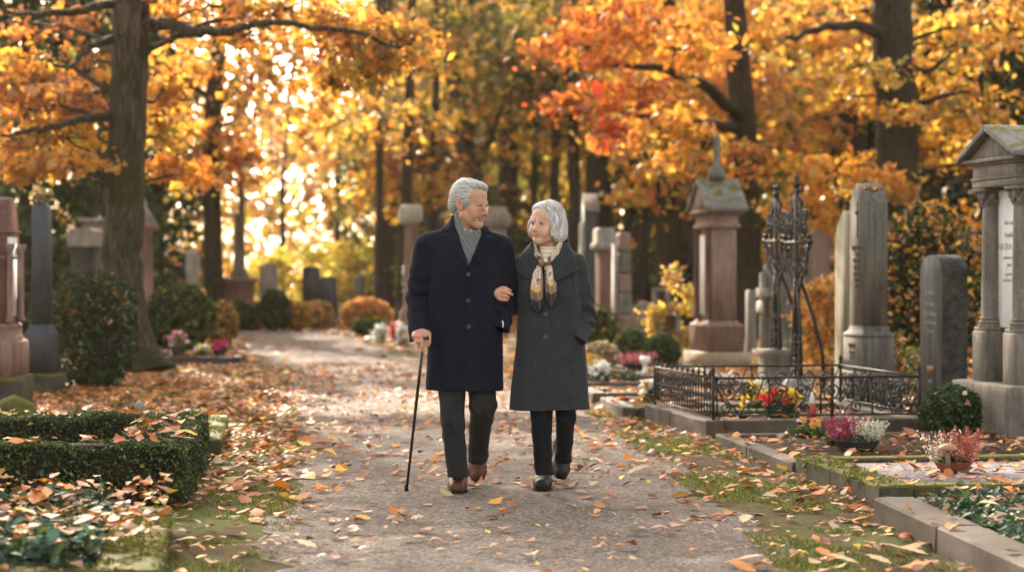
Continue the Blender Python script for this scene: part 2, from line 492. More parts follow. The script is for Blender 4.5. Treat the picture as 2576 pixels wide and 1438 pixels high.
def head_frame(O, yaw, pitch, roll, s):
    cy, sy, cp, sp = math.cos(yaw), math.sin(yaw), math.cos(pitch), math.sin(pitch)
    ex = np.array([cy, sy, 0]); fw = np.array([sy, -cy, 0]); up = np.array([0, 0, 1.0])
    f2 = fw * cp - up * sp; u2 = up * cp + fw * sp
    ca, sa = math.cos(roll), math.sin(roll)
    e2 = ex * ca + u2 * sa; u3 = u2 * ca - ex * sa
    return lambda P: np.array(O) + s * (P[:, :1] * e2 + P[:, 1:2] * f2 + P[:, 2:3] * u3)

def build_head(female=False):
    g = Sdf((-.105, -.135, -.235), (.105, .145, .135), .0024)
    k = .93 if female else 1.0
    g.add(ell((0, -.018, .036), (.075, .094, .084)))
    g.add(ell((0, .030, .050), (.064, .054, .050)), .03)
    g.add(ell((0, .032, -.034), (.060 * k, .058, .082)), .03)
    cz = -.104 if not female else -.099
    cyv = .070 if not female else .064
    for sx in (-1, 1):
        g.add(cone((sx * .010, cyv, cz), (sx * .052 * k, .008, -.062), .020 * k, .022 * k), .022)
        g.add(ell((sx * .043, .055, -.026), (.023, .022, .020)), .022)
        g.add(ell((sx * .036, .062, -.052), (.022, .020, .026)), .02)      # cheek, lifted by the smile
    g.add(ell((0, cyv + .010, cz + .002), (.019 * k, .015, .015)), .016)
    if not female: g.add(cone((-.036, .079, .019), (.036, .079, .019), .010, .010), .014)
    else: g.add(cone((-.032, .078, .018), (.032, .078, .018), .007, .007), .016)
    for sx in (-1, 1):                                                    # eye sockets, lids, eyeballs
        g.add(ell((sx * .031, .094, .000), (.017, .017, .0105)), .012, 's')
        g.add(ell((sx * .031, .0735, .0005), (.0145, .0130, .0125)), .002)
        g.add(cone((sx * .017, .0835, .0066), (sx * .031, .0882, .0082), .0036, .0042), .003)
        g.add(cone((sx * .031, .0880, .0092), (sx * .046, .0760, .0040), .0042, .0034), .003)
        g.add(cone((sx * .019, .0845, -.0070), (sx * .042, .0790, -.0066), .0026, .0024), .004)
        if not female: g.add(ell((sx * .032, .083, -.017), (.014, .007, .005)), .008)
        g.add(cone((sx * .016, .091, .0175), (sx * .044, .079, .0185), .0042 if not female else .0028, .0030), .005)   # brow hair ridge
    nt_ = .118 if not female else .110
    g.add(cone((0, .086, .008), (0, nt_ - .012, -.022), .0078, .0085), .010)
    g.add(cone((0, nt_ - .012, -.022), (0, nt_ - .004, -.037), .0085, .0108 * k), .006)
    for sx in (-1, 1):
        g.add(ell((sx * .0125 * k, nt_ - .020, -.0405), (.0075, .0105, .0080)), .007)
        g.add(ell((sx * .0065, nt_ - .012, -.0475), (.0032, .0055, .0030)), .002, 's')
        # smile fold
        g.add(cone((sx * .020, .097, -.040), (sx * .036, .083, -.060), .0036 if not female else .0026, .0040 if not female else .0028), .008, 's')
        g.add(cone((sx * .036, .083, -.060), (sx * .041, .074, -.076), .0036 if not female else .0022, .002), .008, 's')
    g.add(cone((0, nt_ - .016, -.044), (0, .093, -.052), .0055, .007), .01)
    # mouth with corners turned up
    mz = -.0690
    mw, up_ = (.031, .0085) if not female else (.0295, .0070)
    pts = [(-mw, .0775, mz + up_), (-.016, .0912, mz + .0008), (0, .0950, mz - .0012), (.016, .0912, mz + .0008), (mw, .0775, mz + up_)]
    for dz, r_ in ((.0040, (.0018, .0030, .0034)), (-.0054, (.0018, .0036, .0048))):
        for a, b, i, j in ((0, 1, 0, 1), (1, 2, 1, 2), (2, 3, 2, 1), (3, 4, 1, 0)):
            p, q = np.array(pts[a]), np.array(pts[b]); p[2] += dz * (.3 if a in (0, 4) else 1); q[2] += dz * (.3 if b in (0, 4) else 1)
            g.add(cone(p, q, r_[i], r_[j]), .005)
    for a in range(4):
        p, q = np.array(pts[a]), np.array(pts[a + 1]); p[1] += .0045; q[1] += .0045
        g.add(cone(p, q, .0014 if a in (0,) else .0026, .0026 if a < 3 else .0014), .0022, 's')
    for sx in (-1, 1):
        g.add(ell((sx * (mw + .002), .077, mz + up_), (.0032, .005, .0034)), .006, 's')
        g.add(ell((sx * .041, .066, -.050), (.014, .014, .018)), .014)
    # ears
    for sx in (-1, 1):
        c, s_ = math.cos(.25), math.sin(.25)
        Rm = [[1, sx * .25, 0], [0, c, s_], [0, -s_, c]]
        g.add(ell((sx * .0795, -.012, -.012), (.0085, .0185, .0335), Rm), .006)
        g.add(ell((sx * .0905, -.007, -.009), (.0075, .0095, .0190), Rm), .004, 's')
        g.add(cone((sx * .0835, .002, .006), (sx * .0865, -.020, .013), .0030, .0032), .004)
    # neck
    rn = .057 if not female else .048
    g.add(cone((0, -.020, -.075), (0, -.040, -.225), rn, rn * 1.05), .030)
    V, F = g.mesh()
    x, y, z = V[:, 0], V[:, 1], V[:, 2]; ax = np.abs(x)
    base = np.array([.50, .265, .170]) if not female else np.array([.60, .355, .250])
    C = np.tile(base, (len(V), 1))
    def blend(mask, c):
        nonlocal C
        m = np.clip(mask, 0, 1)[:, None]; C = C * (1 - m) + np.array(c) * m
    gs = lambda cx_, cy_, cz_, rx, ry, rz: np.exp(-(((ax - cx_) / rx) ** 2 + ((y - cy_) / ry) ** 2 + ((z - cz_) / rz) ** 2))
    blend(.38 * gs(.042, .07, -.038, .022, .04, .020), (.58, .20, .13) if not female else (.64, .27, .19))
    blend(.38 * gs(0, nt_, -.036, .016, .03, .016), (.56, .19, .13) if not female else (.62, .28, .2))
    blend(.65 * gs(.083, -.01, -.01, .012, .03, .035), (.55, .20, .14))
    blend(.3 * gs(.031, .08, -.014, .016, .03, .006), (.42, .20, .15))
    if not female:
        blend(.28 * ((z < -.055) & (y > .0)) * np.clip(1 - np.abs(z + .09) / .05, 0, 1), (.42, .27, .22))
    # lips
    q_ = up_ / mw ** 2
    lipd = np.abs(z - (mz - .0014 + q_ * ax ** 2)); lm = np.clip(1.6 - lipd / (.0062 - .10 * ax), 0, 1) * (ax < mw - .002) * (y > .076)
    blend(.75 * lm, (.42, .13, .10) if not female else (.52, .16, .14))
    dk = np.clip(1.5 - np.abs(z - (mz - .0006 + q_ * ax ** 2)) / (.0036 if not female else .0024), 0, 1) * (ax < mw) * (y > .074) * (y < .0985)
    blend(.95 * dk, (.06, .018, .015))  # mouth shadow painted in as a dark line
    if not female:
        th_ = np.clip(1.5 - np.abs(z - (mz + .0006 + q_ * ax ** 2)) / .0016, 0, 1) * (ax < .017) * (y > .08) * (y < .0985)
        blend(.85 * th_, (.55, .48, .42))
    fold_ = np.exp(-((ax - (.022 + .55 * np.clip(-.040 - z, 0, .036))) / .0030) ** 2) * (z < -.038) * (z > -.078) * (y > .06)
    blend((.26 if not female else .16) * fold_, base * .6)  # crease shade painted into the skin along the smile fold
    # eyes
    ex_, ez_ = ax - .031, z - .0004
    ed = np.sqrt((ex_ / .0118) ** 2 + (ez_ / (.0046 if not female else .0062)) ** 2)
    fr = (y > .074)
    blend(np.clip((1.0 - ed) * 6, 0, 1) * fr, (.46, .40, .37))
    xs = x - np.where(x > 0, .031, -.031)
    gaze = .0035 if not female else -.0035
    ir = np.sqrt((xs - gaze) ** 2 + ez_ ** 2)
    blend(np.clip(((.0060 if not female else .0068) - ir) / .001, 0, 1) * fr * (ed < 1.05), (.03, .02, .016) if female else (.035, .036, .04))
    lash = np.clip(1.4 - np.abs(ed - 1.04) / .24, 0, 1) * (ez_ > -.001) * fr
    blend(.95 * lash, (.05, .028, .022))
    lash2 = np.clip(1.4 - np.abs(ed - 1.04) / .14, 0, 1) * (ez_ <= -.001) * fr
    blend(.65 * lash2, (.14, .07, .05))
    br = np.clip(1.5 - np.abs(z - (.0185 + .010 * np.minimum(ax / .03, 1) - .11 * np.maximum(ax - .035, 0))) / .0042, 0, 1) * (ax > .012) * (ax < .049) * (y > .065)
    blend((.62 if not female else .7) * br, (.24, .17, .14) if not female else (.20, .14, .11))
    # crow's feet and forehead lines
    cf = np.clip(np.sin((z + .35 * (ax - .05)) * 900), 0, 1) * np.exp(-(((ax - .058) / .010) ** 2 + ((z + .003) / .012) ** 2))
    blend(.35 * cf, base * .6)
    if not female:
        fl = np.clip(np.sin(z * 560), .6, 1) - .6
        blend(.5 * fl * np.exp(-((z - .055) / .022) ** 2) * (ax < .045) * (y > .05), base * .65)
    return V, F, C

def hair_strands(V, F, flow, n, length, width, rngl, keep=None, lift=.002, tones=(.30, .62), jn=.1, lock=None):
    from mathutils.kdtree import KDTree
    Nn = vnormals(V, F)
    kd = KDTree(len(V))
    for i, p in enumerate(V): kd.insert(p, i)
    kd.balance()
    ids = rngl.permutation(len(V))
    if keep is not None: ids = ids[keep(V[ids])]
    ids = ids[:n]
    VV, FF, CC = [], [], []; b = 0
    for i in ids:
        p = V[i].copy(); L_ = length * rngl.uniform(.6, 1.3); seg = 6; w = width * rngl.uniform(.7, 1.3)
        lk = .5 + .5 * lock(p); t0 = tones[0] + (tones[1] - tones[0]) * min(1, max(0, .78 * lk + .35 * rngl.random())); col = np.array([t0 * 1.0, t0 * .975, t0 * .96])  # lock tone puts highlights and the dark gaps between locks into the colour
        lf = lift * rngl.uniform(.1, 1.6); jit = rngl.normal(0, jn, 3)
        for q in range(seg + 1):
            _, j, _ = kd.find(p); nn = Nn[j]
            d = flow(p) + jit; d = d - nn * (d @ nn); d /= np.linalg.norm(d) + 1e-9
            sd = np.cross(nn, d)
            base = V[j] + nn * (((p - V[j]) @ nn) * 0 + .0006 + lf * math.sin(min(1, q / seg + .15) * 2.6))
            base = p - nn * ((p - V[j]) @ nn) + nn * (.0006 + lf * math.sin(min(1, q / seg + .1) * 2.8))
            ww = w * (1 - .75 * (q / seg) ** 2)
            VV += [base - sd * ww, base + sd * ww]; CC += [col, col]
            p = base + d * (L_ / seg)
        for q in range(seg): FF.append((b, b + 2, b + 3, b + 1)); b += 2
        b += 2
    return np.array(VV), np.array(FF), np.array(CC)

def hair_man():
    g = Sdf((-.115, -.155, -.10), (.115, .135, .165), .0024)
    def dsp(X, Y, Z):
        q = np.arctan2(Z - .02, X) * 30 + Y * 34
        return .0010 * np.sin(q + 3 * np.sin(Y * 45 + Z * 20)) + .0008 * np.sin(q * 2.3 + 20 * Z) + .0018 * wob(X, Y, Z, 34, 2)
    g.add(ell((0, -.024, .040), (.0835, .101, .094)), 0, 'u', dsp)
    g.add(ell((.004, .030, .100), (.058, .046, .024)), .022, 'u', dsp)
    g.add(ell((.020, .050, .093), (.038, .024, .016)), .016, 'u', dsp)
    g.add(ell((0, -.085, -.020), (.060, .030, .050)), .025, 'u', dsp)
    for sx in (-1, 1): g.add(ell((sx * .070, .012, .012), (.012, .020, .034)), .012, 'u', dsp)
    # face opening
    g.add(ell((0, .104, -.014), (.075, .074, .104)), .008, 's')
    for sx in (-1, 1):
        g.add(ell((sx * .085, .045, -.050), (.03, .042, .060)), .008, 's')
        g.add(ell((sx * .088, -.012, -.022), (.016, .021, .034)), .006, 's')
    g.field(np.maximum(-(g.Z + .075), np.maximum(g.Z - (-.020), -(g.Y + .052)) * 0 - 1) + 0 * g.X, 'i', .006)
    V, F = g.mesh()
    tone = .27 + .10 * np.sin(np.arctan2(V[:, 2] - .02, V[:, 0]) * 26 + V[:, 1] * 60) + .06 * wob(V[:, 0], V[:, 1], V[:, 2], 60, 1)
    C = tone[:, None] * np.array([1.0, .975, .97])
    def flow(p):
        top = np.clip((p[2] - .06) / .05, 0, 1)
        return np.array([.35 * top, -1.0 + 0.35 * top, -.45 * (1 - top) + .05])
    r_ = np.random.default_rng(3)
    LK = lambda p: .6 * math.sin(math.atan2(p[2] - .02, p[0]) * 30 + p[1] * 12 + 1.5 * math.sin(p[1] * 40)) + .4 * math.sin(math.atan2(p[2] - .02, p[0]) * 67 + 3)
    S1 = hair_strands(V, F, flow, 3400, .048, .00085, r_, lift=.0024, tones=(.10, .85), jn=.08, lock=LK)
    S2_ = hair_strands(V, F, flow, 260, .030, .00035, r_, lift=.008, tones=(.5, .9), jn=.30, lock=LK)
    SV, SF, SCc = join([S1, S2_])
    VV = np.concatenate([V, SV]); FF = np.concatenate([F, SF + len(V)]); CC = np.concatenate([C, SCc])
    return VV, FF, CC

def hair_woman():
    g = Sdf((-.135, -.165, -.125), (.135, .135, .165), .0024)
    def dsp(X, Y, Z):
        q = np.arctan2(Y + .01, X - .0) * 16
        return .0026 * np.sin(q * .55 + 2.2 * np.sin(Z * 26) + 1) + .0012 * np.sin(q * 1.4 + 3 * np.sin(Z * 34)) + .0030 * wob(X, Y, Z, 24, 5)
    g.add(ell((0, -.030, .040), (.092, .108, .101)), 0, 'u', dsp)
    g.add(ell((.030, .010, .098), (.058, .060, .036)), .03, 'u', dsp)
    g.add(ell((-.034, .016, .090), (.040, .050, .030)), .02, 'u', dsp)
    for sx in (-1, 1):
        g.add(ell((sx * .080, -.012, -.016), (.027, .060, .066)), .03, 'u', dsp)
        if sx > 0: g.add(ell((sx * .083, -.030, -.054), (.036, .056, .038)), .025, 'u', dsp)
    g.add(ell((0, -.080, -.020), (.086, .062, .085)), .03, 'u', dsp)
    g.add(ell((.076, .020, .020), (.026, .034, .060)), .02, 'u', dsp)
    # face opening with swept fringe, soft hairline
    g.add(ell((-.012, .118, -.022), (.084, .084, .110)), .022, 's')
    g.add(ell((-.004, .090, -.085), (.078, .090, .066)), .014, 's')
    g.add(ell((0, .02, -.125), (.062, .075, .060)), .012, 's')
    g.add(ell((0, -.03, -.10), (.052, .06, .09)), .008, 's')
    V, F = g.mesh()
    ang = np.arctan2(V[:, 1] + .01, V[:, 0])
    tone = .54 + .10 * np.sin(ang * 30 + 3 * np.sin(V[:, 2] * 40)) + .07 * wob(V[:, 0], V[:, 1], V[:, 2], 60, 1)
    tone = tone * .72  # base colour darkened for the shade between the locks
    C = tone[:, None] * np.array([1.0, .985, .98])
    def flow(p):
        x0 = -.022
        side = 1.0 if p[0] > x0 else -1.0
        top = np.clip((p[2] - .05) / .07, 0, 1)
        fr = np.clip((p[1] - .03) / .05, 0, 1)
        cur = np.clip((-.045 - p[2]) / .04, 0, 1)
        return np.array([side * (1.0 * top + .15) - side * .9 * cur, -.35 - .35 * fr * (1 - top) + .3 * cur, -1.0 * (1 - .55 * top)])
    r_ = np.random.default_rng(5)
    LK = lambda p: .6 * math.sin(math.atan2(p[1] + .01, p[0]) * 24 + p[2] * 14 + 1.5 * math.sin(p[2] * 30)) + .4 * math.sin(math.atan2(p[1] + .01, p[0]) * 55 + 2)
    S1 = hair_strands(V, F, flow, 4200, .064, .0009, r_, lift=.0022, tones=(.15, 1.0), jn=.07, lock=LK)
    S2_ = hair_strands(V, F, flow, 320, .040, .00035, r_, lift=.010, tones=(.6, .95), jn=.35, lock=LK)
    SV, SF, SCc = join([S1, S2_])
    return np.concatenate([V, SV]), np.concatenate([F, SF + len(V)]), np.concatenate([C, SCc])

def skin_cols(V, base, wrinkle=60, reds=()):
    C = np.tile(np.array(base), (len(V), 1))
    C *= (1 + .10 * wob(V[:, 0], V[:, 1], V[:, 2], 90, 3) + .05 * wob(V[:, 0], V[:, 1], V[:, 2], 260, 4))[:, None]
    for p, r_ in reds:
        w = np.exp(-((V - np.array(p)) ** 2).sum(1) / r_ ** 2)[:, None] * .6
        C = C * (1 - w) + np.array([.60, .22, .15]) * w
    return C

def section_field(g, tab, pw=2.3):
    """tab rows: z, half width, half depth, centre x, centre y"""
    t = np.array(sorted(tab)); Z = g.Z
    z1 = g.ax[2]
    # smooth interpolation
    def ip(c):
        v = np.interp(z1, t[:, 0], t[:, c]); kk = max(3, int(.035 / g.h) | 1)
        vp = np.pad(v, kk, mode='edge'); ker = np.hanning(2 * kk + 1); ker /= ker.sum()
        return np.convolve(vp, ker, 'valid').astype(np.float32)[None, None, :]
    a, b, cx, cy = ip(1), ip(2), ip(3), ip(4)
    px, py = np.abs(g.X - cx) / a, np.abs(g.Y - cy) / b
    k0 = (px ** pw + py ** pw) ** (1 / pw) + 1e-5
    k1 = np.sqrt((px / a) ** 2 + (py / b) ** 2) + 1e-5
    return (k0 * (k0 - 1) / k1).astype(np.float32), cx, cy

def sleeve(g, pts, radii, cut_c=None, cut_n=None, elbow=None, amp=.004, k=.012, seed=0, hole=True, freq=75):
    P = [np.array(p) for p in pts]
    lo = np.min(P, 0) - max(radii) - .03; hi = np.max(P, 0) + max(radii) + .03
    fs = [cone(P[i], P[i + 1], radii[i], radii[i + 1])[0] for i in range(len(P) - 1)]
    e = np.array(elbow if elbow is not None else P[1])
    def f(X, Y, Z):
        d = fs[0](X, Y, Z)
        for q in fs[1:]: d = smin(d, q(X, Y, Z), .010)
        r2 = (X - e[0]) ** 2 + (Y - e[1]) ** 2 + (Z - e[2]) ** 2
        w = np.exp(-r2 / .12 ** 2)
        fo = np.sin(freq * Z + 34 * X + 2.2 * np.sin(26 * Y + 17 * X + seed) + seed)
        d = d - amp * w * (np.abs(fo) ** .7 * np.sign(fo)) + .0045 * wob(X, Y, Z, 17, seed)
        if cut_c is not None:
            pl = (X - cut_c[0]) * cut_n[0] + (Y - cut_c[1]) * cut_n[1] + (Z - cut_c[2]) * cut_n[2]
            d = smax(d, pl, .004)
            if hole:
                d = np.maximum(d, -np.maximum(fs[-1](X, Y, Z) + .0085, -pl - .05))
        return d
    g.add((f, lo, hi), k)

def button(loc, r, parent, mat=None):
    b = MB()
    prof = [(r * .2, .0), (r * .95, .0), (r, .0015), (r, .0035), (r * .86, .0045), (r * .72, .0030), (r * .1, .0030)]
    n = 14; V = []; F = []
    for rr, h in prof:
        for k in range(n): V.append((loc[0] + rr * math.cos(2 * math.pi * k / n), loc[1] - h, loc[2] + rr * math.sin(2 * math.pi * k / n)))
    for i in range(len(prof) - 1):
        for k in range(n): F.append((i * n + k, i * n + (k + 1) % n, (i + 1) * n + (k + 1) % n, (i + 1) * n + k))
    F.append(tuple(range((len(prof) - 1) * n, len(prof) * n)))
    b.raw(V, F)
    for dx, dz in ((.25, .25), (-.25, .25), (.25, -.25), (-.25, -.25)):
        b.ball((loc[0] + dx * r, loc[1] - .0032, loc[2] + dz * r), r * .1, 5)
    return b.build('button', mat or M_button, parent, smooth=True)

def front_y(V, x, z, r=.012):
    m = (np.abs(V[:, 0] - x) < r) & (np.abs(V[:, 2] - z) < r)
    return V[m][:, 1].min() if m.any() else 11.9

def part(name, V, F, mat, parent, root, col=None):
    me = mesh_np(name, V - root, F, mat, col=col)
    return link(name, me, parent)

def shoe_sdf(heel, toe, lift=0.0, w=.049, derby=True, tall=.0):
    """heel, toe: points on the sole (world)"""
    heel, toe = np.array(heel, float), np.array(toe, float)
    d = toe - heel; L_ = np.linalg.norm(d); d /= L_
    side = np.cross(d, [0, 0, 1]); side /= np.linalg.norm(side); up = np.cross(side, d)
    def Wd(a, b, c): return heel + d * (a * L_) + side * b + up * c
    lo = np.minimum(heel, toe) - .09; hi = np.maximum(heel, toe) + np.array([.09, .09, .17 + tall])
    g = Sdf(lo, hi, .0032)
    g.add(cone(Wd(.20, 0, .048), Wd(.62, .002, .042), .042, .049))
    g.add(cone(Wd(.62, .002, .042), Wd(.84, .004, .033), .049, .040), .03)
    g.add(cone(Wd(.13, 0, .04), Wd(.15, 0, .10 + tall), .038, .036), .03)
    g.add(cone(Wd(.50, 0, .058), Wd(.24, 0, .105), .036, .042), .03)
    if derby:
        g.add(cone(Wd(.50, .022, .074), Wd(.50, -.022, .074), .006, .006), .006)
        g.add(cone(Wd(.42, .022, .083), Wd(.42, -.022, .083), .006, .006), .006)
        g.add(cone(Wd(.70, .05, .030), Wd(.70, -.05, .030), .003, .003), .004, 's')
    # flatten below the welt
    X, Y, Z = g.X, g.Y, g.Z
    hh = (X - heel[0]) * up[0] + (Y - heel[1]) * up[1] + (Z - heel[2]) * up[2]
    g.field((.012 - hh).astype(np.float32), 'i', .004)
    V, F = g.mesh()
    s = Sdf(lo, hi, .0032)
    s.add(cone(Wd(.20, 0, .03), Wd(.60, .002, .03), .047, .056)); s.add(cone(Wd(.60, .002, .03), Wd(.83, .004, .03), .056, .047), .03)
    s.field(np.maximum(hh - .0135, -hh + .0 * X).astype(np.float32), 'i', .003)
    aa = ((X - heel[0]) * d[0] + (Y - heel[1]) * d[1] + (Z - heel[2]) * d[2]) / L_
    s.field(np.maximum(np.abs(aa - .42) * L_ - .03, hh - .006).astype(np.float32), 's', .004)
    SV, SF = s.mesh()
    return V, F, SV, SF

# ---------------------------------------------------------------- the man
def build_man():
    root_l = np.array([*GD(1165, 1242)[:2], 0.0]); root_l[1] = 12.05
    root = empty('person', root_l, 0, 'grey haired man in a navy overcoat and grey scarf, walking with a cane', 'man')
    T = lambda V: V - root_l
    hf = head_frame(W(1182.5, 513, 12.02), R(57), R(9), R(-2), 1.055)
    HV, HF, HC = build_head(False); HVw = hf(HV); HF = HF[:, ::-1]
    # right hand round the cane
    g = Sdf(H5(260, 1080, 11.80), H5(990, 40, 12.10) , .0017)
    pr = [((430, 455), (820, 440), .019, .020, 11.925, 11.92), ((420, 520), (860, 480), .016, .017, 11.90, 11.90), ((520, 470), (740, 470), .024, .024, 11.915, 11.915)]
    for a, b, r1, r2, ya, yb in pr: g.add(cone(H5(*a, ya), H5(*b, yb), r1, r2), .016)
    g.add(cone(H5(630, 430, 11.935), H5(620, 180, 11.99), .027, .025), .02)
    for ch, rr in (([(655, 540, 11.893), (662, 690, 11.868), (668, 820, 11.862), (680, 975, 11.868)], (.0128, .0118, .0108, .0088)),
                   ([(540, 545, 11.893), (548, 690, 11.872), (585, 800, 11.890), (640, 830, 11.915)], (.0122, .0112, .0105, .009)),
                   ([(455, 535, 11.897), (488, 660, 11.884), (540, 740, 11.905), (600, 760, 11.93)], (.0115, .0105, .0098, .0085)),
                   ([(385, 525, 11.902), (430, 615, 11.895), (490, 670, 11.92), (560, 690, 11.94)], (.0100, .0092, .0085, .0075)),
                   ([(845, 470, 11.905), (880, 590, 11.885), (872, 715, 11.875), (845, 810, 11.872)], (.0150, .0118, .0112, .0088))):
        P = [H5(*c) for c in ch]
        for i in range(3): g.add(cone(P[i], P[i + 1], rr[i], rr[i + 1]), .0055 if i == 0 else .003)
        for i in (1, 2): g.add(ell(P[i], (rr[i] * 1.08,) * 3), .004)
    kn = [H5(655, 525, 11.880), H5(545, 528, 11.880), H5(460, 520, 11.885), H5(385, 512, 11.892)]
    for p in kn: g.add(ell(p, (.0105, .0105, .0105)), .009)
    V1, F1 = g.mesh(); V1 = relax(V1, F1, 1, .3)
    C1 = skin_cols(V1, (.50, .265, .18), reds=[(p, .018) for p in kn] + [(H5(670, 930, 11.86), .016), (H5(860, 780, 11.87), .016)])
    # left hand, in the pocket, and the rest of the body inside the clothes
    b = Sdf((-.62, 11.80, .02), (.14, 12.30, 1.56), .012)
    b.add(ell(W(1168, 720, 12.06), (.155, .10, .24))); b.add(ell(W(1170, 870, 12.06), (.15, .10, .14)), .06); b.add(cone(W(1095, 622, 12.06), W(1240, 625, 12.06), .055, .055), .05)
    for ch, rr in (([W(1075, 622, 12.06), W(1052, 752, 12.08), W(1056, 845, 11.97)], (.045, .036, .026)), ([W(1260, 628, 12.05), W(1276, 752, 12.09), W(1250, 800, 12.03), W(1225, 830, 12.03)], (.045, .036, .022, .03)),
                   ([W(1138, 930, 12.04), W(1139, 1060, 11.97), W(1150, 1150, 12.01)], (.06, .042, .030)), ([W(1207, 930, 12.06), W(1214, 1020, 12.03), W(1204, 1110, 12.24)], (.06, .042, .030))):
        for i in range(len(rr) - 1): b.add(cone(ch[i], ch[i + 1], rr[i], rr[i + 1]), .02)
    b.add(cone(W(1175, 570, 12.05), W(1172, 640, 12.06), .058, .07), .03)
    V2, F2 = b.mesh(); C2 = np.tile(np.array([.55, .285, .2]), (len(V2), 1))
    V = np.concatenate([HVw, V1, V2]); F = np.concatenate([HF, F1 + len(HVw), F2 + len(HVw) + len(V1)]); C = np.concatenate([HC, C1, C2])
    part('body', V, F, M_skin, root, root_l, C)
    h, hF, hC = hair_man()
    part('hair', hf(h), hF[:, ::-1], M_hair, root, root_l, hC)
    # ---- overcoat
    g = Sdf((-.66, 11.76, .57), (.14, 12.34, 1.60), .0042)
    x = lambda px, Y=12.05: float(W(px, 700, Y)[0]); z = lambda py: float(W(1165, py, 12.05)[2])
    tab = [(z(1000), .224, .172, x(1169), 12.06), (z(979), .222, .170, x(1169.5), 12.06), (z(860), .213, .158, x(1170), 12.06), (z(760), .206, .145, x(1170), 12.055), (z(690), .206, .142, x(1169), 12.05),
           (z(640), .200, .132, x(1169), 12.05), (z(612), .172, .116, x(1170), 12.055), (z(590), .122, .098, x(1172), 12.06), (z(568), .088, .088, x(1173), 12.06), (z(545), .079, .082, x(1174), 12.06), (z(520), .077, .080, x(1175), 12.06)]
    S, cx, cy = section_field(g, tab)
    X, Y, Zc = g.X, g.Y, g.Z
    S = S + (.0030 * wob(X, Y, Zc, 13, 1) + .0022 * np.sin(X * 55 + .7 * np.sin(Zc * 9)) * np.clip((1.05 - Zc) / .4, 0, 1)).astype(np.float32)
    # drape from the pocket hand
    S = S + (-.006 * np.exp(-((X - x(1235)) / .05) ** 2 - ((Zc - z(830)) / .10) ** 2)).astype(np.float32)
    # pull folds across the waist on the pocket side
    S = S + (.0030 * np.sin(60 * (Zc + .9 * X)) * np.exp(-((X - x(1225)) / .07) ** 2 - ((Zc - z(800)) / .12) ** 2)).astype(np.float32)
    neck_top = (Zc - z(551) - .45 * (Y - 12.0)).astype(np.float32)
    T0 = np.maximum(S, np.maximum(neck_top, (z(979) - Zc).astype(np.float32)))
    g.D = np.minimum(g.D, T0).astype(np.float32)
    g.add(cone(W(1150, 596, 12.06), W(1078, 616, 12.06), .058, .074), .05)
    g.add(cone(W(1196, 596, 12.06), W(1256, 620, 12.05), .058, .074), .05)
    nn = np.array([.385, .10, -.915]); nn /= np.linalg.norm(nn)
    S0 = g.D.copy()
    sleeve(g, [W(1077, 622, 12.06), W(1066, 680, 12.07), W(1052, 752, 12.08), W(1057, 874, 11.935)], (.082, .078, .070, .058), W(1057, 850, 11.94), nn, elbow=W(1056, 740, 12.03), seed=1, amp=.0075)
    n2 = np.array([-.35, -.25, -.9]); n2 /= np.linalg.norm(n2)
    sleeve(g, [W(1258, 628, 12.05), W(1270, 690, 12.07), W(1276, 752, 12.09), W(1258, 838, 11.94)], (.080, .072, .066, .046), W(1262, 828, 11.95), n2, elbow=W(1282, 760, 12.03), seed=3, amp=.009)
    # armhole seams
    for sgn, px in ((1, 1084), (-1, 1252)):
        pts = [W(px, 598, 11.99), W(px - sgn * 1, 630, 11.955), W(px + sgn * 2, 672, 11.945)]
        for i in range(2): g.add(cone(pts[i], pts[i + 1], .004, .004), .010, 's')
    # hollow neck, hollow skirt
    ncx, ncy = x(1177), 12.045
    rad = np.sqrt((X - ncx) ** 2 + (Y - ncy) ** 2)
    g.field(np.maximum(rad - (.070 + .20 * np.clip(Zc - z(590), -.04, .2)), z(628) - Zc).astype(np.float32), 's', .006)
    g.field(np.maximum(S + .014, Zc - z(905)).astype(np.float32), 's')
    Vp = Z4p([(468, 300), (488, 410), (512, 470), (548, 580), (600, 748), (650, 622), (694, 500), (712, 440), (706, 320), (600, 250)])
    PV = poly2d(Vp, g.ax[0][:, None], g.ax[2][None, :])[:, None, :]
    g.field(np.maximum(np.maximum(PV, Y - 12.03), -(S + .03)).astype(np.float32), 's', .003)
    ym = 12.03
    fr = Z4p([(590, 752), (584, 1000), (586, 1400), (592, 1960), (1400, 1960), (1400, 752)])
    g.panel(S0, fr, .0042, .012, 12.02)
    g.panel(S0, Z4p([(450, 474), (389, 490), (430, 558), (500, 645), (592, 764), (604, 740), (556, 590), (512, 470), (492, 452)]), .0120, .017, ym)
    g.panel(S0, Z4p([(706, 482), (738, 487), (779, 516), (742, 584), (682, 655), (603, 766), (597, 738), (648, 622), (690, 510)]), .0120, .017, ym)
    g.panel(S0, Z4p([(474, 325), (438, 368), (408, 392), (386, 446), (448, 470), (497, 455), (484, 390)]), .0150, .020, 12.12)
    g.panel(S0, Z4p([(714, 405), (748, 418), (768, 468), (736, 484), (702, 478), (700, 440)]), .0150, .020, 12.12)
    g.panel(S0, Z4p([(336, 985), (352, 988), (328, 1135), (312, 1132)]), .0035, .010, ym)
    g.panel(S, Z4p([(830, 1005), (846, 1000), (868, 1120), (862, 1185), (846, 1120)]), .005, .010, ym)
    CV, CF = g.mesh()
    coat = part('coat', CV, CF, M_navy, root, root_l)
    for px, py in ((601, 796), (600, 998), (603, 1200)):
        p = Z4(px, py, 11.9); yv = front_y(CV, p[0], p[2])
        button(np.array([p[0], yv - .0005, p[2]]) - root_l, .0125, coat)
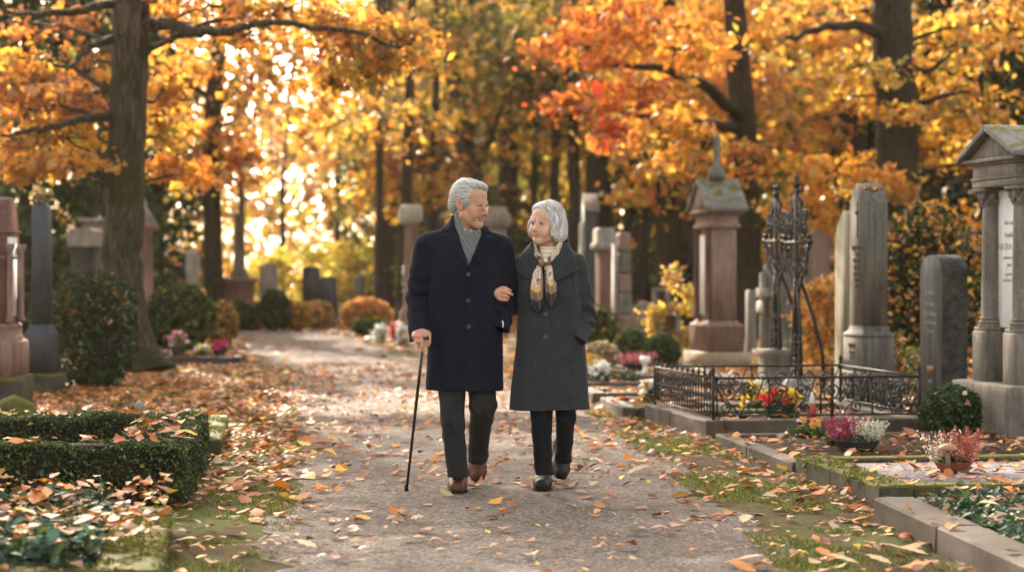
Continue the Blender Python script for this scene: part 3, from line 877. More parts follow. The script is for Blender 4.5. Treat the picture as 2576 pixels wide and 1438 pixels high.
    # glint of the lining at the pocket cuff, put in as a small white tube
    c = MB(); c.tube([W(1264, 806, 11.915) - root_l, W(1266, 816, 11.912) - root_l, W(1265, 823, 11.912) - root_l], [.0035, .004, .003], 6); c.build('cuff_lining_glint', M_shirt, root, smooth=True)
    # ---- scarf
    g = Sdf((-.42, 11.86, 1.22), (-.12, 12.20, 1.62), .0032)
    S2, _, _ = section_field(g, [(r[0], r[1] - .016, r[2] - .014, r[3], r[4]) for r in tab[3:]] )
    X, Y, Zc = g.X, g.Y, g.Z
    Sn, _, _ = section_field(g, [(z(640), .140, .095, x(1170), 12.045), (z(600), .078, .080, x(1176), 12.04), (z(575), .070, .076, x(1177), 12.04), (z(520), .068, .076, x(1174), 12.05)])
    S2 = smin(S2 + .012, Sn, .03)
    wv = (.0035 * np.sin(X * 210 + Zc * 120)).astype(np.float32)
    # wrap round the neck (back and sides)
    ring = []
    for k in range(25):
        a = 2 * math.pi * k / 24; yy = math.cos(a)
        ring.append(np.array([x(1176) + .074 * math.sin(a), 12.045 + .074 * yy, z(578) + .030 * (yy + .4) + .012 * math.sin(a) * -1]))
    def ringf(Xa, Ya, Za):
        d = None
        for i in range(24):
            q = cone(ring[i], ring[i + 1], .015, .015)[0](Xa, Ya, Za * 1.0); d = q if d is None else np.minimum(d, q)
            q2 = cone(ring[i] + [0, 0, -.030], ring[i + 1] + [0, 0, -.030], .017, .017)[0](Xa, Ya, Za); d = smin(d, q2, .012)
        return d
    g.add((ringf, np.array([-.42, 11.9, 1.36]), np.array([-.12, 12.18, 1.60])), .01)
    g.panel(S2, Z4p([(462, 322), (512, 312), (530, 370), (556, 430), (590, 474), (588, 560), (540, 545), (500, 445), (474, 385)]), .010, .020, 12.03, wave=wv)
    g.panel(S2, Z4p([(520, 532), (556, 500), (600, 478), (650, 455), (706, 428), (722, 440), (700, 520), (660, 620), (603, 745), (575, 660)]), .018, .022, 12.03, wave=wv)
    # opening for the throat
    g.field(np.maximum(np.sqrt((X - x(1178)) ** 2 + ((Y - 12.035)) ** 2) - .063, z(612) - Zc).astype(np.float32), 's', .004)
    V, F = g.mesh(); part('scarf', V, F, M_gscarf, root, root_l)
    # shirt collar
    g = Sdf((-.36, 11.90, 1.36), (-.16, 12.16, 1.52), .003)
    Sn, _, _ = section_field(g, [(z(640), .10, .085, x(1176), 12.04), (z(600), .066, .070, x(1177), 12.035), (z(560), .064, .070, x(1177), 12.035)])
    g.panel(Sn, Z4p([(545, 420), (585, 462), (640, 452), (655, 440), (600, 480), (560, 462)]), .003, .006, 12.03)
    g.panel(Sn, Z4p([(548, 424), (596, 468), (590, 480), (560, 462)]), .006, .008, 12.03)
    V, F = g.mesh(); part('shirt_collar', V, F, M_shirt, root, root_l)
    # ---- trousers
    g = Sdf((-.50, 11.80, .06), (-.02, 12.56, .86), .004)
    def leg(pts, rr, seed, cut=None, cr=None):
        P = [np.array(p) for p in pts]
        fs = [cone(P[i], P[i + 1], rr[i], rr[i + 1])[0] for i in range(len(P) - 1)]
        lo = np.min(P, 0) - max(rr) - .03; hi = np.max(P, 0) + max(rr) + .03
        def f(Xa, Ya, Za):
            d = fs[0](Xa, Ya, Za)
            for q in fs[1:]: d = smin(d, q(Xa, Ya, Za), .012)
            low = np.clip((P[-1][2] + .20 - Za) / .2, 0, 1); kn = np.exp(-((Za - P[1][2] + .05) / .08) ** 2)
            d = d - (.0085 * low + .0055 * kn) * np.maximum(np.sin(50 * Za + 52 * Xa + 2 * np.sin(25 * Xa + seed) + seed), -.2) + .0032 * wob(Xa, Ya, Za, 15, seed)
            if cut is not None:
                pl = -((Za - cut[0]) + cut[1] * (Ya - P[-1][1]))
                d = smax(d, pl, .004); d = np.maximum(d, -np.maximum(fs[-1](Xa, Ya, Za) + .014, -pl - .03))
            return d
        g.add((f, lo, hi), .012)
    leg([W(1134, 930, 12.02), W(1139, 1060, 11.96), W(1146, 1130, 11.98), W(1153, 1225, 11.985)], (.086, .067, .061, .057), 1, (W(1150, 1200, 11.97)[2], .08))
    leg([W(1209, 930, 12.06), W(1215, 1018, 12.00), W(1208, 1080, 12.14), W(1199, 1182, 12.36)], (.086, .076, .061, .055), 4, (W(1199, 1153, 12.33)[2], -.25))
    # pressed creases
    for a, b_ in ((W(1134, 985, 11.94), W(1146, 1140, 11.915)), (W(1146, 1140, 11.915), W(1150, 1205, 11.925))): g.add(cone(a, b_, .006, .006), .010)
    V, F = g.mesh(); part('trousers', V, F, M_gtrous, root, root_l)
    # ---- shoes
    toe = GD(1149, 1244); toe[2] = .005; heel = toe + np.array([.012, .285, 0])
    V, F, SV, SF = shoe_sdf(heel, toe)
    sh = part('shoe', V, F, M_brownl, root, root_l); part('sole', SV, SF, M_sole, sh, root_l)
    toe = GD(1205, 1221); toe[2] = .012; heel = toe + np.array([-.030, .235, .155])
    V, F, SV, SF = shoe_sdf(heel, toe)
    sh = part('shoe', V, F, M_brownl, root, root_l); part('sole', SV, SF, M_sole, sh, root_l)
    return root

def build_cane():
    tip = GD(1022.5, 1236); top = H5(690, 640, 11.905)
    c = empty('walking_cane', tip, 0, 'slim dark brown walking cane held in the man\'s right hand, its tip on the gravel', 'cane')
    ax = (top - tip)
    m = MB(); m.tube([ax * .02, ax * .3, ax * .7, ax * .99], [.0075, .0082, .0092, .0098], 12); m.build('shaft', M_cane, c, smooth=True)
    m = MB(); kb = H5(812, 575, 11.835) - tip; bk = H5(600, 640, 11.975) - tip
    P = [bk, bk * .6 + (ax) * .4 + np.array([0, 0, .004]), ax + np.array([0, 0, .006]), kb * .55 + ax * .45 + np.array([0, 0, .006]), kb]
    m.tube(P, [.008, .0105, .0115, .0115, .0105], 12); m.ball(kb, .0122, 12); m.build('handle', M_cane, c, smooth=True)
    m = MB(); m.lathe([(.0115, 0), (.0125, .004), (.0115, .020), (.0095, .038), (.008, .042)], (0, 0, 0), 14); m.build('ferrule', M_rubber, c, smooth=True)

# ---------------------------------------------------------------- the woman
def build_woman():
    root_l = np.array([*GD(1385, 1240)[:2], 0.0]); root_l[1] = 12.05
    root = empty('person', root_l, 0, 'woman with silver bob, charcoal coat and silk neckerchief, arm linked with the man', 'woman')
    hf = head_frame(W(1372.5, 565.5, 12.03), R(-35), R(-5), R(-3), .99)
    HV, HF, HC = build_head(True); HVw = hf(HV); HF = HF[:, ::-1]
    # her hand over his forearm
    g = Sdf(H4(505, 620, 11.84), H4(900, 230, 12.05), .0017)
    g.add(cone(H4(620, 385, 11.945), H4(630, 470, 11.945), .0225, .0215)); g.add(cone(H4(665, 365, 11.935), H4(665, 490, 11.935), .0165, .0165), .012)
    g.add(cone(H4(600, 420, 11.95), H4(540, 395, 11.985), .025, .023), .015)
    fing = [([(640, 345, 11.930), (700, 335, 11.918), (752, 345, 11.918), (792, 362, 11.932)], (.0100, .0095, .0085, .0068)),
            ([(660, 385, 11.922), (715, 385, 11.905), (770, 405, 11.905), (815, 426, 11.918)], (.0115, .0105, .0098, .0076)),
            ([(662, 445, 11.922), (712, 452, 11.907), (745, 465, 11.915), (762, 474, 11.932)], (.0108, .0100, .0090, .0072)),
            ([(650, 500, 11.925), (695, 510, 11.912), (728, 508, 11.920), (748, 502, 11.936)], (.0100, .0092, .0084, .0068))]
    for ch, rr in fing:
        P = [H4(*c) for c in ch]
        for i in range(3): g.add(cone(P[i], P[i + 1], rr[i], rr[i + 1]), .005 if i == 0 else .003)
        for i in (1, 2): g.add(ell(P[i], (rr[i] * 1.07,) * 3), .003)
    P = [H4(600, 345, 11.955), H4(660, 318, 11.950), H4(720, 318, 11.955)]
    g.add(cone(P[0], P[1], .0110, .0098), .008); g.add(cone(P[1], P[2], .0098, .0082), .003)
    V1, F1 = g.mesh(); V1 = relax(V1, F1, 1, .4)
    C1 = skin_cols(V1, (.57, .31, .225), reds=[(H4(*c[0][1]), .014) for c in fing] + [(H4(*c[0][3]), .012) for c in fing])
    b = Sdf((-.14, 11.80, .02), (.62, 12.36, 1.46), .012)
    b.add(ell(W(1382, 745, 12.06), (.13, .09, .21))); b.add(ell(W(1383, 890, 12.06), (.145, .10, .13)), .06); b.add(cone(W(1325, 665, 12.06), W(1445, 668, 12.06), .05, .05), .05)
    for ch, rr in (([W(1318, 668, 12.09), W(1298, 765, 12.20), W(1250, 742, 11.985)], (.042, .038, .026)), ([W(1450, 672, 12.055), W(1470, 798, 12.10), W(1458, 842, 12.0), W(1438, 872, 12.0)], (.04, .030, .024, .022)),
                   ([W(1362, 960, 12.04), W(1362, 1085, 11.985), W(1368, 1150, 12.02)], (.055, .038, .028)), ([W(1418, 960, 12.06), W(1423, 1050, 12.03), W(1419, 1110, 12.18)], (.055, .038, .026))):
        for i in range(len(rr) - 1): b.add(cone(ch[i], ch[i + 1], rr[i], rr[i + 1]), .02)
    b.add(cone(W(1380, 610, 12.05), W(1382, 680, 12.06), .05, .06), .03)
    V2, F2 = b.mesh(); C2 = np.tile(np.array([.57, .31, .225]), (len(V2), 1))
    V = np.concatenate([HVw, V1, V2]); F = np.concatenate([HF, F1 + len(HVw), F2 + len(HVw) + len(V1)]); C = np.concatenate([HC, C1, C2])
    part('body', V, F, M_skin, root, root_l, C)
    h, hF, hC = hair_woman()
    part('hair', hf(h), hF[:, ::-1], M_hair, root, root_l, hC)
    e = MB(); p = hf(np.array([[.082, .040, -.056]]))[0]; e.ball(p - root_l, .0062, 10); e.build('earring', M_pearl, root, smooth=True)
    # ---- coat
    g = Sdf((-.14, 11.78, .46), (.62, 12.36, 1.50), .0042)
    x = lambda px, Y=12.05: float(W(px, 700, Y)[0]); z = lambda py: float(W(1385, py, 12.05)[2])
    tab = [(z(1050), .232, .182, x(1384), 12.06), (z(1027), .229, .180, x(1383.5), 12.06), (z(930), .212, .165, x(1384), 12.06), (z(860), .196, .152, x(1384), 12.06), (z(790), .182, .135, x(1383), 12.055), (z(730), .180, .135, x(1382), 12.05),
           (z(690), .178, .128, x(1382), 12.05), (z(660), .155, .115, x(1383), 12.055), (z(640), .122, .104, x(1384), 12.06), (z(620), .110, .100, x(1384), 12.06), (z(590), .112, .104, x(1383), 12.06)]
    S, cx, cy = section_field(g, tab)
    X, Y, Zc = g.X, g.Y, g.Z
    S = S + (.0030 * wob(X, Y, Zc, 13, 3) + .0055 * np.sin(np.arctan2(Y - 12.06, X - x(1384)) * 9 + 1) * np.clip((z(900) - Zc) / .4, 0, 1)).astype(np.float32)
    S = S + (.003 * np.sin(55 * (Zc - .8 * X)) * np.exp(-((X - x(1440)) / .06) ** 2 - ((Zc - z(800)) / .12) ** 2)).astype(np.float32)
    neck_top = (Zc - z(612) - .35 * (Y - 12.0)).astype(np.float32)
    g.D = np.minimum(g.D, np.maximum(S, np.maximum(neck_top, (z(1027) - Zc).astype(np.float32)))).astype(np.float32)
    g.add(cone(W(1350, 648, 12.06), W(1318, 664, 12.08), .050, .060), .045)
    g.add(cone(W(1415, 648, 12.06), W(1447, 664, 12.06), .050, .062), .045)
    S0 = g.D.copy()
    sleeve(g, [W(1317, 668, 12.09), W(1310, 715, 12.14), W(1300, 768, 12.20), W(1262, 748, 12.02)], (.060, .056, .054, .040), W(1257, 745, 12.0), np.array([-.35, -.93, .05]), seed=2)
    nn = np.array([-.55, -.2, -.81]); nn /= np.linalg.norm(nn)
    sleeve(g, [W(1450, 668, 12.055), W(1462, 735, 12.07), W(1471, 800, 12.10), W(1452, 866, 11.95)], (.066, .064, .066, .050), W(1457, 853, 11.955), nn, elbow=W(1482, 800, 12.05), seed=5, amp=.008, freq=85)
    pts = [W(1437, 645, 11.99), W(1438, 690, 11.95), W(1441, 735, 11.955)]
    for i in range(2): g.add(cone(pts[i], pts[i + 1], .004, .004), .010, 's')
    # hollow neck and skirt
    rad = np.sqrt((X - x(1381)) ** 2 + (Y - 12.04) ** 2)
    g.field(np.maximum(rad - (.080 + .25 * np.clip(Zc - z(650), -.1, .2)), z(705) - Zc).astype(np.float32), 's', .006)
    g.field(np.maximum(S + .014, Zc - z(950)).astype(np.float32), 's')
    Vp = Z4p([(1100, 480), (1112, 640), (1150, 720), (1190, 860), (1225, 760), (1275, 640), (1325, 540), (1300, 470)])
    PV = poly2d(Vp, g.ax[0][:, None], g.ax[2][None, :])[:, None, :]
    g.field(np.maximum(np.maximum(PV, Y - 12.03), -(S + .04)).astype(np.float32), 's', .003)
    ym = 12.03
    g.panel(S0, Z4p([(1222, 820), (1228, 1000), (1224, 1200), (1210, 1420), (1188, 2100), (700, 2100), (700, 820)]), .0045, .012, 12.02)
    g.panel(S0, Z4p([(1394, 1166), (1420, 1172), (1446, 1352), (1420, 1372)]), .0045, .010, ym)
    g.panel(S0, Z4p([(1093, 548), (1052, 578), (1010, 642), (966, 758), (1008, 800), (1078, 838), (1098, 810), (1130, 740), (1140, 690), (1108, 640)]), .022, .022, 12.10, wave=(-.012 * np.clip((Zc - z(640)) / .07, 0, 1)).astype(np.float32))
    g.panel(S0, Z4p([(1342, 538), (1386, 572), (1422, 652), (1450, 757), (1382, 802), (1273, 858), (1250, 790), (1240, 700), (1300, 640), (1328, 590)]), .022, .022, 12.10, wave=(-.012 * np.clip((Zc - z(640)) / .07, 0, 1)).astype(np.float32))
    CV, CF = g.mesh()
    coat = part('coat', CV, CF, M_gcoat, root, root_l)
    for px, py in ((1197, 1100), (1197, 1276)):
        p = Z4(px, py, 11.9); yv = front_y(CV, p[0], p[2])
        button(np.array([p[0], yv - .0005, p[2]]) - root_l, .0135, coat)
    # ---- roll-neck and dark jumper
    g = Sdf((.08, 11.88, 1.14), (.36, 12.18, 1.48), .0035)
    X, Y, Zc = g.X, g.Y, g.Z
    Sn, _, _ = section_field(g, [(z(720), .10, .09, x(1382), 12.05), (z(668), .074, .076, x(1381), 12.035), (z(645), .058, .060, x(1381), 12.03), (z(610), .056, .058, x(1380), 12.03)])
    Sn = Sn + (.0018 * np.sin(Zc * 260)).astype(np.float32)
    g.D = np.minimum(g.D, np.maximum(Sn, np.maximum(Zc - z(618) - .25 * (Y - 12.0), z(668) - Zc))).astype(np.float32)
    g.field(np.maximum(Sn + .006, z(640) - Zc).astype(np.float32), 's')
    V, F = g.mesh(); part('roll_neck', V, F, M_knit, root, root_l)
    g = Sdf((.06, 11.88, 1.02), (.38, 12.18, 1.36), .005)
    S3, _, _ = section_field(g, [(r[0], r[1] - .02, r[2] - .022, r[3], r[4]) for r in tab[4:-2]])
    g.D = np.minimum(g.D, np.maximum(S3, np.maximum(g.Z - z(655), z(800) - g.Z))).astype(np.float32)
    V, F = g.mesh(); part('jumper', V, F, M_btrous, root, root_l)
    # ---- silk neckerchief
    g = Sdf((.07, 11.82, 1.00), (.36, 12.16, 1.47), .0024)
    X, Y, Zc = g.X, g.Y, g.Z
    S2, _, _ = section_field(g, tab)
    Sn, _, _ = section_field(g, [(z(720), .155, .125, x(1382), 12.05), (z(680), .105, .105, x(1382), 12.045), (z(650), .080, .082, x(1381), 12.04), (z(610), .077, .078, x(1381), 12.04), (z(570), .077, .078, x(1381), 12.04)])
    S4 = smin(S2, Sn, .02)
    wv = (.0045 * np.sin(X * 170 + Zc * 60)).astype(np.float32)
    g.panel(Sn, Z4p([(1090, 556), (1110, 540), (1128, 572), (1140, 620), (1162, 658), (1188, 690), (1176, 716), (1138, 716), (1104, 660), (1090, 610)]), .016, .018, 12.08, wave=wv)
    g.panel(Sn, Z4p([(1318, 532), (1334, 560), (1326, 610), (1296, 665), (1240, 722), (1204, 716), (1196, 690), (1236, 648), (1268, 604), (1290, 560)]), .016, .018, 12.08, wave=wv)
    wt = (.007 * np.sin(X * 120 + 1.0) + .003 * np.sin(X * 260 + Zc * 30)).astype(np.float32)
    g.panel(S2, Z4p([(1132, 722), (1168, 728), (1180, 860), (1178, 960), (1164, 1060), (1130, 1102), (1082, 1030), (1076, 930), (1096, 800)]), .030, .016, 12.0, wave=wt)
    g.panel(S2, Z4p([(1190, 726), (1232, 706), (1262, 770), (1280, 860), (1288, 962), (1246, 1064), (1206, 1000), (1186, 900), (1184, 800)]), .024, .016, 12.0, wave=wt)
    kp = Z4(1166, 708, 11.882); g.add(ell(kp, (.017, .014, .022)), .010)
    g.add(ell(Z4(1206, 708, 11.886), (.017, .015, .016)), .008)
    V, F = g.mesh()
    # print: cream ground, brown vine lines, ochre and brown borders, navy ends
    pxs = (V[:, 0] / V[:, 1] * FX + CX) * 1.06832; pys = ((CH - V[:, 2]) / V[:, 1] * FX + HY) * 1.06832
    u = (pxs - 1050) / .34765; v = (pys - 460) / .34765
    cream = np.array([.66, .57, .45]); brown = np.array([.13, .050, .038]); taupe = np.array([.22, .135, .085]); ochre = np.array([.62, .42, .17]); navy = np.array([.016, .017, .026])
    C = np.tile(cream, (len(V), 1))
    def setc(m, c): C[m] = c
    w1 = wob(V[:, 0], V[:, 1], V[:, 2], 150, 1); w2 = wob(V[:, 0], V[:, 1], V[:, 2], 95, 6)
    setc(np.abs(w1) < .085, brown); setc((w2 > .62), brown * 1.3); setc((w2 < -.66), ochre)
    left = u < 1183
    vl = v - .75 * np.abs(u - 1118) * -1 * 0
    tl = v + .55 * np.abs(u - 1128)          # chevron bands pointing down
    tr = v + .60 * np.abs(u - 1234)
    tail = v > 728
    t = np.where(left, v - (-.55) * 0 - .0 - .62 * (38 - np.abs(u - 1130)), v - .62 * (38 - np.abs(u - 1240)))
    off = np.where(left, 0, -55)
    tt = t - off
    setc(tail & (tt > 880), ochre); setc(tail & (tt > 918), taupe); setc(tail & (tt > 985), navy)
    setc(tail & left & (u > 1158) & (v < 960), taupe); setc(tail & ~left & (u > 1256) & (v < 900), taupe * 1.5)
    setc(tail & ~left & (u < 1200) & (v > 760), navy)
    nb = (~tail) & (u > 1125) & (u < 1240) & (v > 655); setc(nb, brown * 1.5)
    setc((np.abs(u - 1166) < 26) & (np.abs(v - 708) < 32), taupe * .9)
    part('neckerchief', V, F, M_silk, root, root_l, C)
    m = MB()
    p = Z4(1198, 690, 11.862) - root_l
    for k in range(8):
        a = 2 * math.pi * k / 8; m.ball(p + np.array([.0075 * math.cos(a), -.004, .0075 * math.sin(a)]), .0038, 7)
    m.ball(p + np.array([0, -.005, 0]), .006, 8); m.build('scarf_ring', M_silver, root, smooth=True)
    # ---- trousers
    g = Sdf((.03, 11.82, .06), (.42, 12.56, .72), .004)
    def leg(pts, rr, seed, cut):
        P = [np.array(p) for p in pts]
        fs = [cone(P[i], P[i + 1], rr[i], rr[i + 1])[0] for i in range(len(P) - 1)]
        lo = np.min(P, 0) - max(rr) - .03; hi = np.max(P, 0) + max(rr) + .03
        def f(Xa, Ya, Za):
            d = fs[0](Xa, Ya, Za)
            for q in fs[1:]: d = smin(d, q(Xa, Ya, Za), .012)
            low = np.clip((P[-1][2] + .20 - Za) / .2, 0, 1)
            d = d - (.0010 + .0075 * low) * np.maximum(np.sin(48 * Za + 50 * Xa + 2 * np.sin(25 * Xa + seed) + seed), -.2) + .0032 * wob(Xa, Ya, Za, 15, seed)
            pl = -((Za - cut[0]) + cut[1] * (Ya - P[-1][1]))
            d = smax(d, pl, .004)
            return np.maximum(d, -np.maximum(fs[-1](Xa, Ya, Za) + .014, -pl - .03))
        g.add((f, lo, hi), .010)
    leg([W(1362, 985, 12.03), W(1362, 1080, 11.98), W(1366, 1140, 11.99), W(1371, 1220, 12.0)], (.072, .058, .052, .048), 2, (W(1370, 1195, 11.99)[2], .08))
    leg([W(1418, 985, 12.06), W(1424, 1050, 12.02), W(1420, 1110, 12.16), W(1414, 1190, 12.36)], (.070, .056, .049, .044), 6, (W(1414, 1152, 12.34)[2], -.2))
    V, F = g.mesh(); part('trousers', V, F, M_btrous, root, root_l)
    toe = GD(1363, 1237); toe[2] = .004; heel = toe + np.array([.020, .255, 0])
    V, F, SV, SF = shoe_sdf(heel, toe, derby=False, tall=.03)
    sh = part('shoe', V, F, M_blackl, root, root_l); part('sole', SV, SF, M_sole, sh, root_l)
    toe = GD(1414, 1212); toe[2] = .012; heel = toe + np.array([-.016, .215, .135])
    V, F, SV, SF = shoe_sdf(heel, toe, derby=False, tall=.03)
    sh = part('shoe', V, F, M_blackl, root, root_l); part('sole', SV, SF, M_sole, sh, root_l)
    return root
# ================================================================ SETTING
PAL = dict(orange=(.62, .25, .034), gold=(.66, .39, .055), yellow=(.70, .53, .10), brown=(.24, .105, .040), rust=(.50, .145, .026), tan=(.44, .235, .130),
           green=(.075, .115, .018), olive=(.19, .165, .028), dkgreen=(.018, .036, .012), pale=(.52, .345, .20), red=(.48, .065, .018), blue=(.060, .120, .082), lime=(.30, .34, .05))

def pick(n, mix, jit=.22, r=rng):
    keys = list(mix.keys()); w = np.array([mix[k] for k in keys], float); w /= w.sum()
    C = np.array([PAL[k] for k in keys])[r.choice(len(keys), n, p=w)]
    return np.clip(C * np.exp(r.normal(0, jit, (n, 1))) * np.exp(r.normal(0, .06, (n, 3))), 0, .85)

def rand_frames(n, r=rng, up=None, upw=0.0):
    nrm = r.normal(size=(n, 3))
    if up is not None: nrm = nrm * (1 - upw) + np.array(up) * upw * 1.6
    nrm /= np.linalg.norm(nrm, axis=1)[:, None] + 1e-9
    t = r.normal(size=(n, 3)); u = np.cross(nrm, t); u /= np.linalg.norm(u, axis=1)[:, None] + 1e-9
    return nrm, u, np.cross(nrm, u)

def leafquads(P, size, cols, asp=.55, up=None, upw=0.0, fold=.18, jit=.35, r=rng):
    """one folded diamond per leaf"""
    n = len(P); nrm, u, v = rand_frames(n, r, up, upw)
    s = (size * np.exp(r.normal(0, jit, n)))[:, None]
    V = np.empty((n, 4, 3)); V[:, 0] = P - u * s * .5; V[:, 2] = P + u * s * .5
    mid = P + nrm * s * fold * .5 - u * s * .06
    V[:, 1] = mid + v * s * asp * .5; V[:, 3] = mid - v * s * asp * .5
    F = np.arange(n * 4).reshape(n, 4)
    return V.reshape(-1, 3), F, np.repeat(cols, 4, 0)

def curled(P, size, cols, r=rng, tilt=.35, lobed=.35, zlift=True):
    """fallen leaf with outline, midrib fold and curl: 5 stations x 3"""
    n = len(P); K = 8
    t = np.linspace(0, 1, K)
    wd = np.array([.05, .50, .86, 1.0, .94, .74, .40, .03])
    yaw = r.uniform(0, 2 * np.pi, n); u = np.stack([np.cos(yaw), np.sin(yaw), r.normal(0, tilt, n)], 1); u /= np.linalg.norm(u, axis=1)[:, None]
    up = np.stack([r.normal(0, tilt, n), r.normal(0, tilt, n), np.ones(n)], 1)
    v = np.cross(up, u); v /= np.linalg.norm(v, axis=1)[:, None]; w = np.cross(u, v)
    L_ = size * np.exp(r.normal(0, .30, n)); Wd = L_ * r.uniform(.42, .72, n)
    curl = r.normal(0, .6, n); fold = np.abs(r.normal(.12, .16, n)) * np.where(r.random(n) < .8, 1, -1)
    lob = (r.random(n) < lobed)
    V = np.empty((n, K, 3, 3))
    for i in range(K):
        x = (t[i] - .5); hz = curl * (x * x) * .8
        ww = wd[i] * np.where(lob, (1.0, 1.35, .78, 1.18, .74, 1.12, .85, 1.0)[i], 1.0)
        c = P + u * (x * L_)[:, None] + w * (hz * L_)[:, None]
        e = (ww * Wd * .5)
        ruff = r.normal(0, .07, (n, 2))
        V[:, i, 1] = c
        V[:, i, 0] = c + v * e[:, None] + w * (e * (fold + ruff[:, 0]))[:, None]
        V[:, i, 2] = c - v * e[:, None] + w * (e * (fold + ruff[:, 1]))[:, None]
    if zlift:
        mz = V[:, :, :, 2].min((1, 2)) - P[:, 2]
        V[:, :, :, 2] -= np.minimum(mz, 0)[:, None, None] * .9
        V[:, :, :, 2] += .004
    base = (np.arange(n) * K * 3)[:, None]
    fs = []
    for i in range(K - 1):
        for j in range(2): fs.append([i * 3 + j, (i + 1) * 3 + j, (i + 1) * 3 + j + 1, i * 3 + j + 1])
    F = (base[:, :, None] + np.array(fs)[None]).reshape(-1, 4)
    C = np.repeat(cols, K * 3, 0).reshape(n, K, 3, 3)
    C = C * np.array([.88, 1.12, .88])[None, None, :, None] ** .5
    return V.reshape(-1, 3), F, C.reshape(-1, 3)

M_leaf = leaf_mat('autumn_leaves', .52, .05)
M_fallen = leaf_mat('fallen_leaves', .22, .05)
M_ever = leaf_mat('evergreen_leaves', .22, .035)
M_petal = leaf_mat('petals', .35, .03)

def leafobj(name, parts, mat, parent=None, origin=(0, 0, 0), smooth=False):
    V, F, C = join(parts)
    return link(name, mesh_np(name, V - np.array(origin), F, mat, col=C, smooth=smooth), parent)

def in_ball(n, c, rad, r=rng, shell=.0):
    d = r.normal(size=(n, 3)); d /= np.linalg.norm(d, axis=1)[:, None]
    q = (shell + (1 - shell) * r.random(n)) ** (1 / 3.)
    return np.array(c) + d * q[:, None] * np.array(rad)

def clumps(n, c, rad, k, cl, r=rng, shell=.25):
    """leaves gathered in k twig clumps inside an ellipsoid: gaps remain between the clumps"""
    cc = in_ball(k, c, rad, r, shell)
    sz = cl * np.exp(r.normal(0, .35, k))
    i = r.integers(0, k, n)
    return cc[i] + r.normal(size=(n, 3)) * (sz[i] * .5)[:, None] * np.array([1.15, 1.15, .55])

# ---------------------------------------------------------------- bark, stone, iron
def bark_mat(name, c1, c2, moss=.0):
    m, nt, out = nodes(name); L = nt.links.new
    tc = N(nt, 'ShaderNodeTexCoord'); v = tc.outputs['Object']
    mp = N(nt, 'ShaderNodeMapping'); mp.inputs['Scale'].default_value = (30, 30, 3.0); L(v, mp.inputs['Vector'])
    n = noise(nt, 1.0, 5, .65, mp.outputs[0], 1.2); n2 = noise(nt, 2.2, 4, .6, v)
    r = ramp(nt, [(.40, c1), (.60, c2)]); L(n.outputs['Fac'], r.inputs['Fac'])
    colr = r.outputs[0]
    rr = ramp(nt, [(.56 - moss * .2, (0, 0, 0)), (.68 - moss * .2, (1, 1, 1))]); L(n2.outputs['Fac'], rr.inputs['Fac'])
    mm = N(nt, 'ShaderNodeMix', data_type='RGBA'); L(rr.outputs[0], mm.inputs[0]); L(colr, mm.inputs[6]); mm.inputs[7].default_value = (.045, .050, .016, 1)
    b = N(nt, 'ShaderNodeBsdfPrincipled'); L(mm.outputs[2], b.inputs['Base Color']); b.inputs['Roughness'].default_value = .9; b.inputs['Specular IOR Level'].default_value = .2
    bp = N(nt, 'ShaderNodeBump'); bp.inputs['Strength'].default_value = 1.0; bp.inputs['Distance'].default_value = .07
    L(n.outputs['Fac'], bp.inputs['Height']); L(bp.outputs[0], b.inputs['Normal']); L(b.outputs[0], out.inputs['Surface']); return m
M_bark = bark_mat('bark', (.022, .016, .012), (.135, .104, .078), .35)
M_bark2 = bark_mat('dark_bark', (.020, .015, .011), (.075, .055, .040), .2)
MOSS = (.095, .092, .010)
M_temple = stone_mat('temple_stone', (0.1054, 0.0899, 0.0775), (0.2108, 0.1829, 0.1581), moss=None, grain=45, streak=.65, bump=.35)
M_roofmoss = stone_mat('mossy_roof_stone', (0.1054, 0.1023, 0.0992), (0.2046, 0.1984, 0.1922), moss=MOSS, mossamt=.40, grain=50, streak=.3)
M_greys = stone_mat('grey_sandstone', (0.0713, 0.0651, 0.05456), (0.1798, 0.1643, 0.1395), grain=55, streak=.75, bump=.4)
M_greyl = stone_mat('pale_grey_stone', (0.136, 0.1258, 0.1122), (0.2856, 0.2686, 0.2448), grain=55, streak=.6)
M_gran = stone_mat('rough_granite', (0.0217, 0.02046, 0.0186), (0.0651, 0.06076, 0.05332), grain=17, grain_amt=.6, streak=.2, bump=1.0)
M_granf = stone_mat('worn_granite_face', (0.0744, 0.0713, 0.0682), (0.1612, 0.155, 0.1488), grain=70, streak=.85, bump=.15)
M_pink = stone_mat('red_sandstone', (0.1302, 0.0775, 0.062), (0.248, 0.1674, 0.1395), grain=50, streak=.7)
M_pinkd = stone_mat('dark_red_sandstone', (0.078, 0.039, 0.0312), (0.169, 0.091, 0.07475), grain=50, streak=.6)
M_slate = stone_mat('blue_slate', (0.021, 0.02475, 0.0315), (0.051, 0.057, 0.069), grain=60, streak=.5, bump=.15, spec=.45, rough=.6)
M_dark = stone_mat('black_granite', (.014, .014, .015), (.030, .030, .031), grain=60, streak=.4, bump=.08, spec=.5, rough=.4)
M_kerb = stone_mat('kerb_stone', (0.04948, 0.03798, 0.02902), (0.113, 0.08848, 0.0677), moss=MOSS, mossamt=.10, grain=50, streak=.5, bump=.35)
M_kerbm = stone_mat('mossy_kerb_stone', (0.03348, 0.02946, 0.02321), (0.08482, 0.07366, 0.05803), moss=MOSS, mossamt=.74, grain=45, streak=.5, bump=.9)
M_kerbs = stone_mat('smooth_kerb_stone', (0.05573, 0.04158, 0.03231), (0.1003, 0.07816, 0.06022), moss=MOSS, mossamt=.06, grain=70, streak=.25, bump=.2)
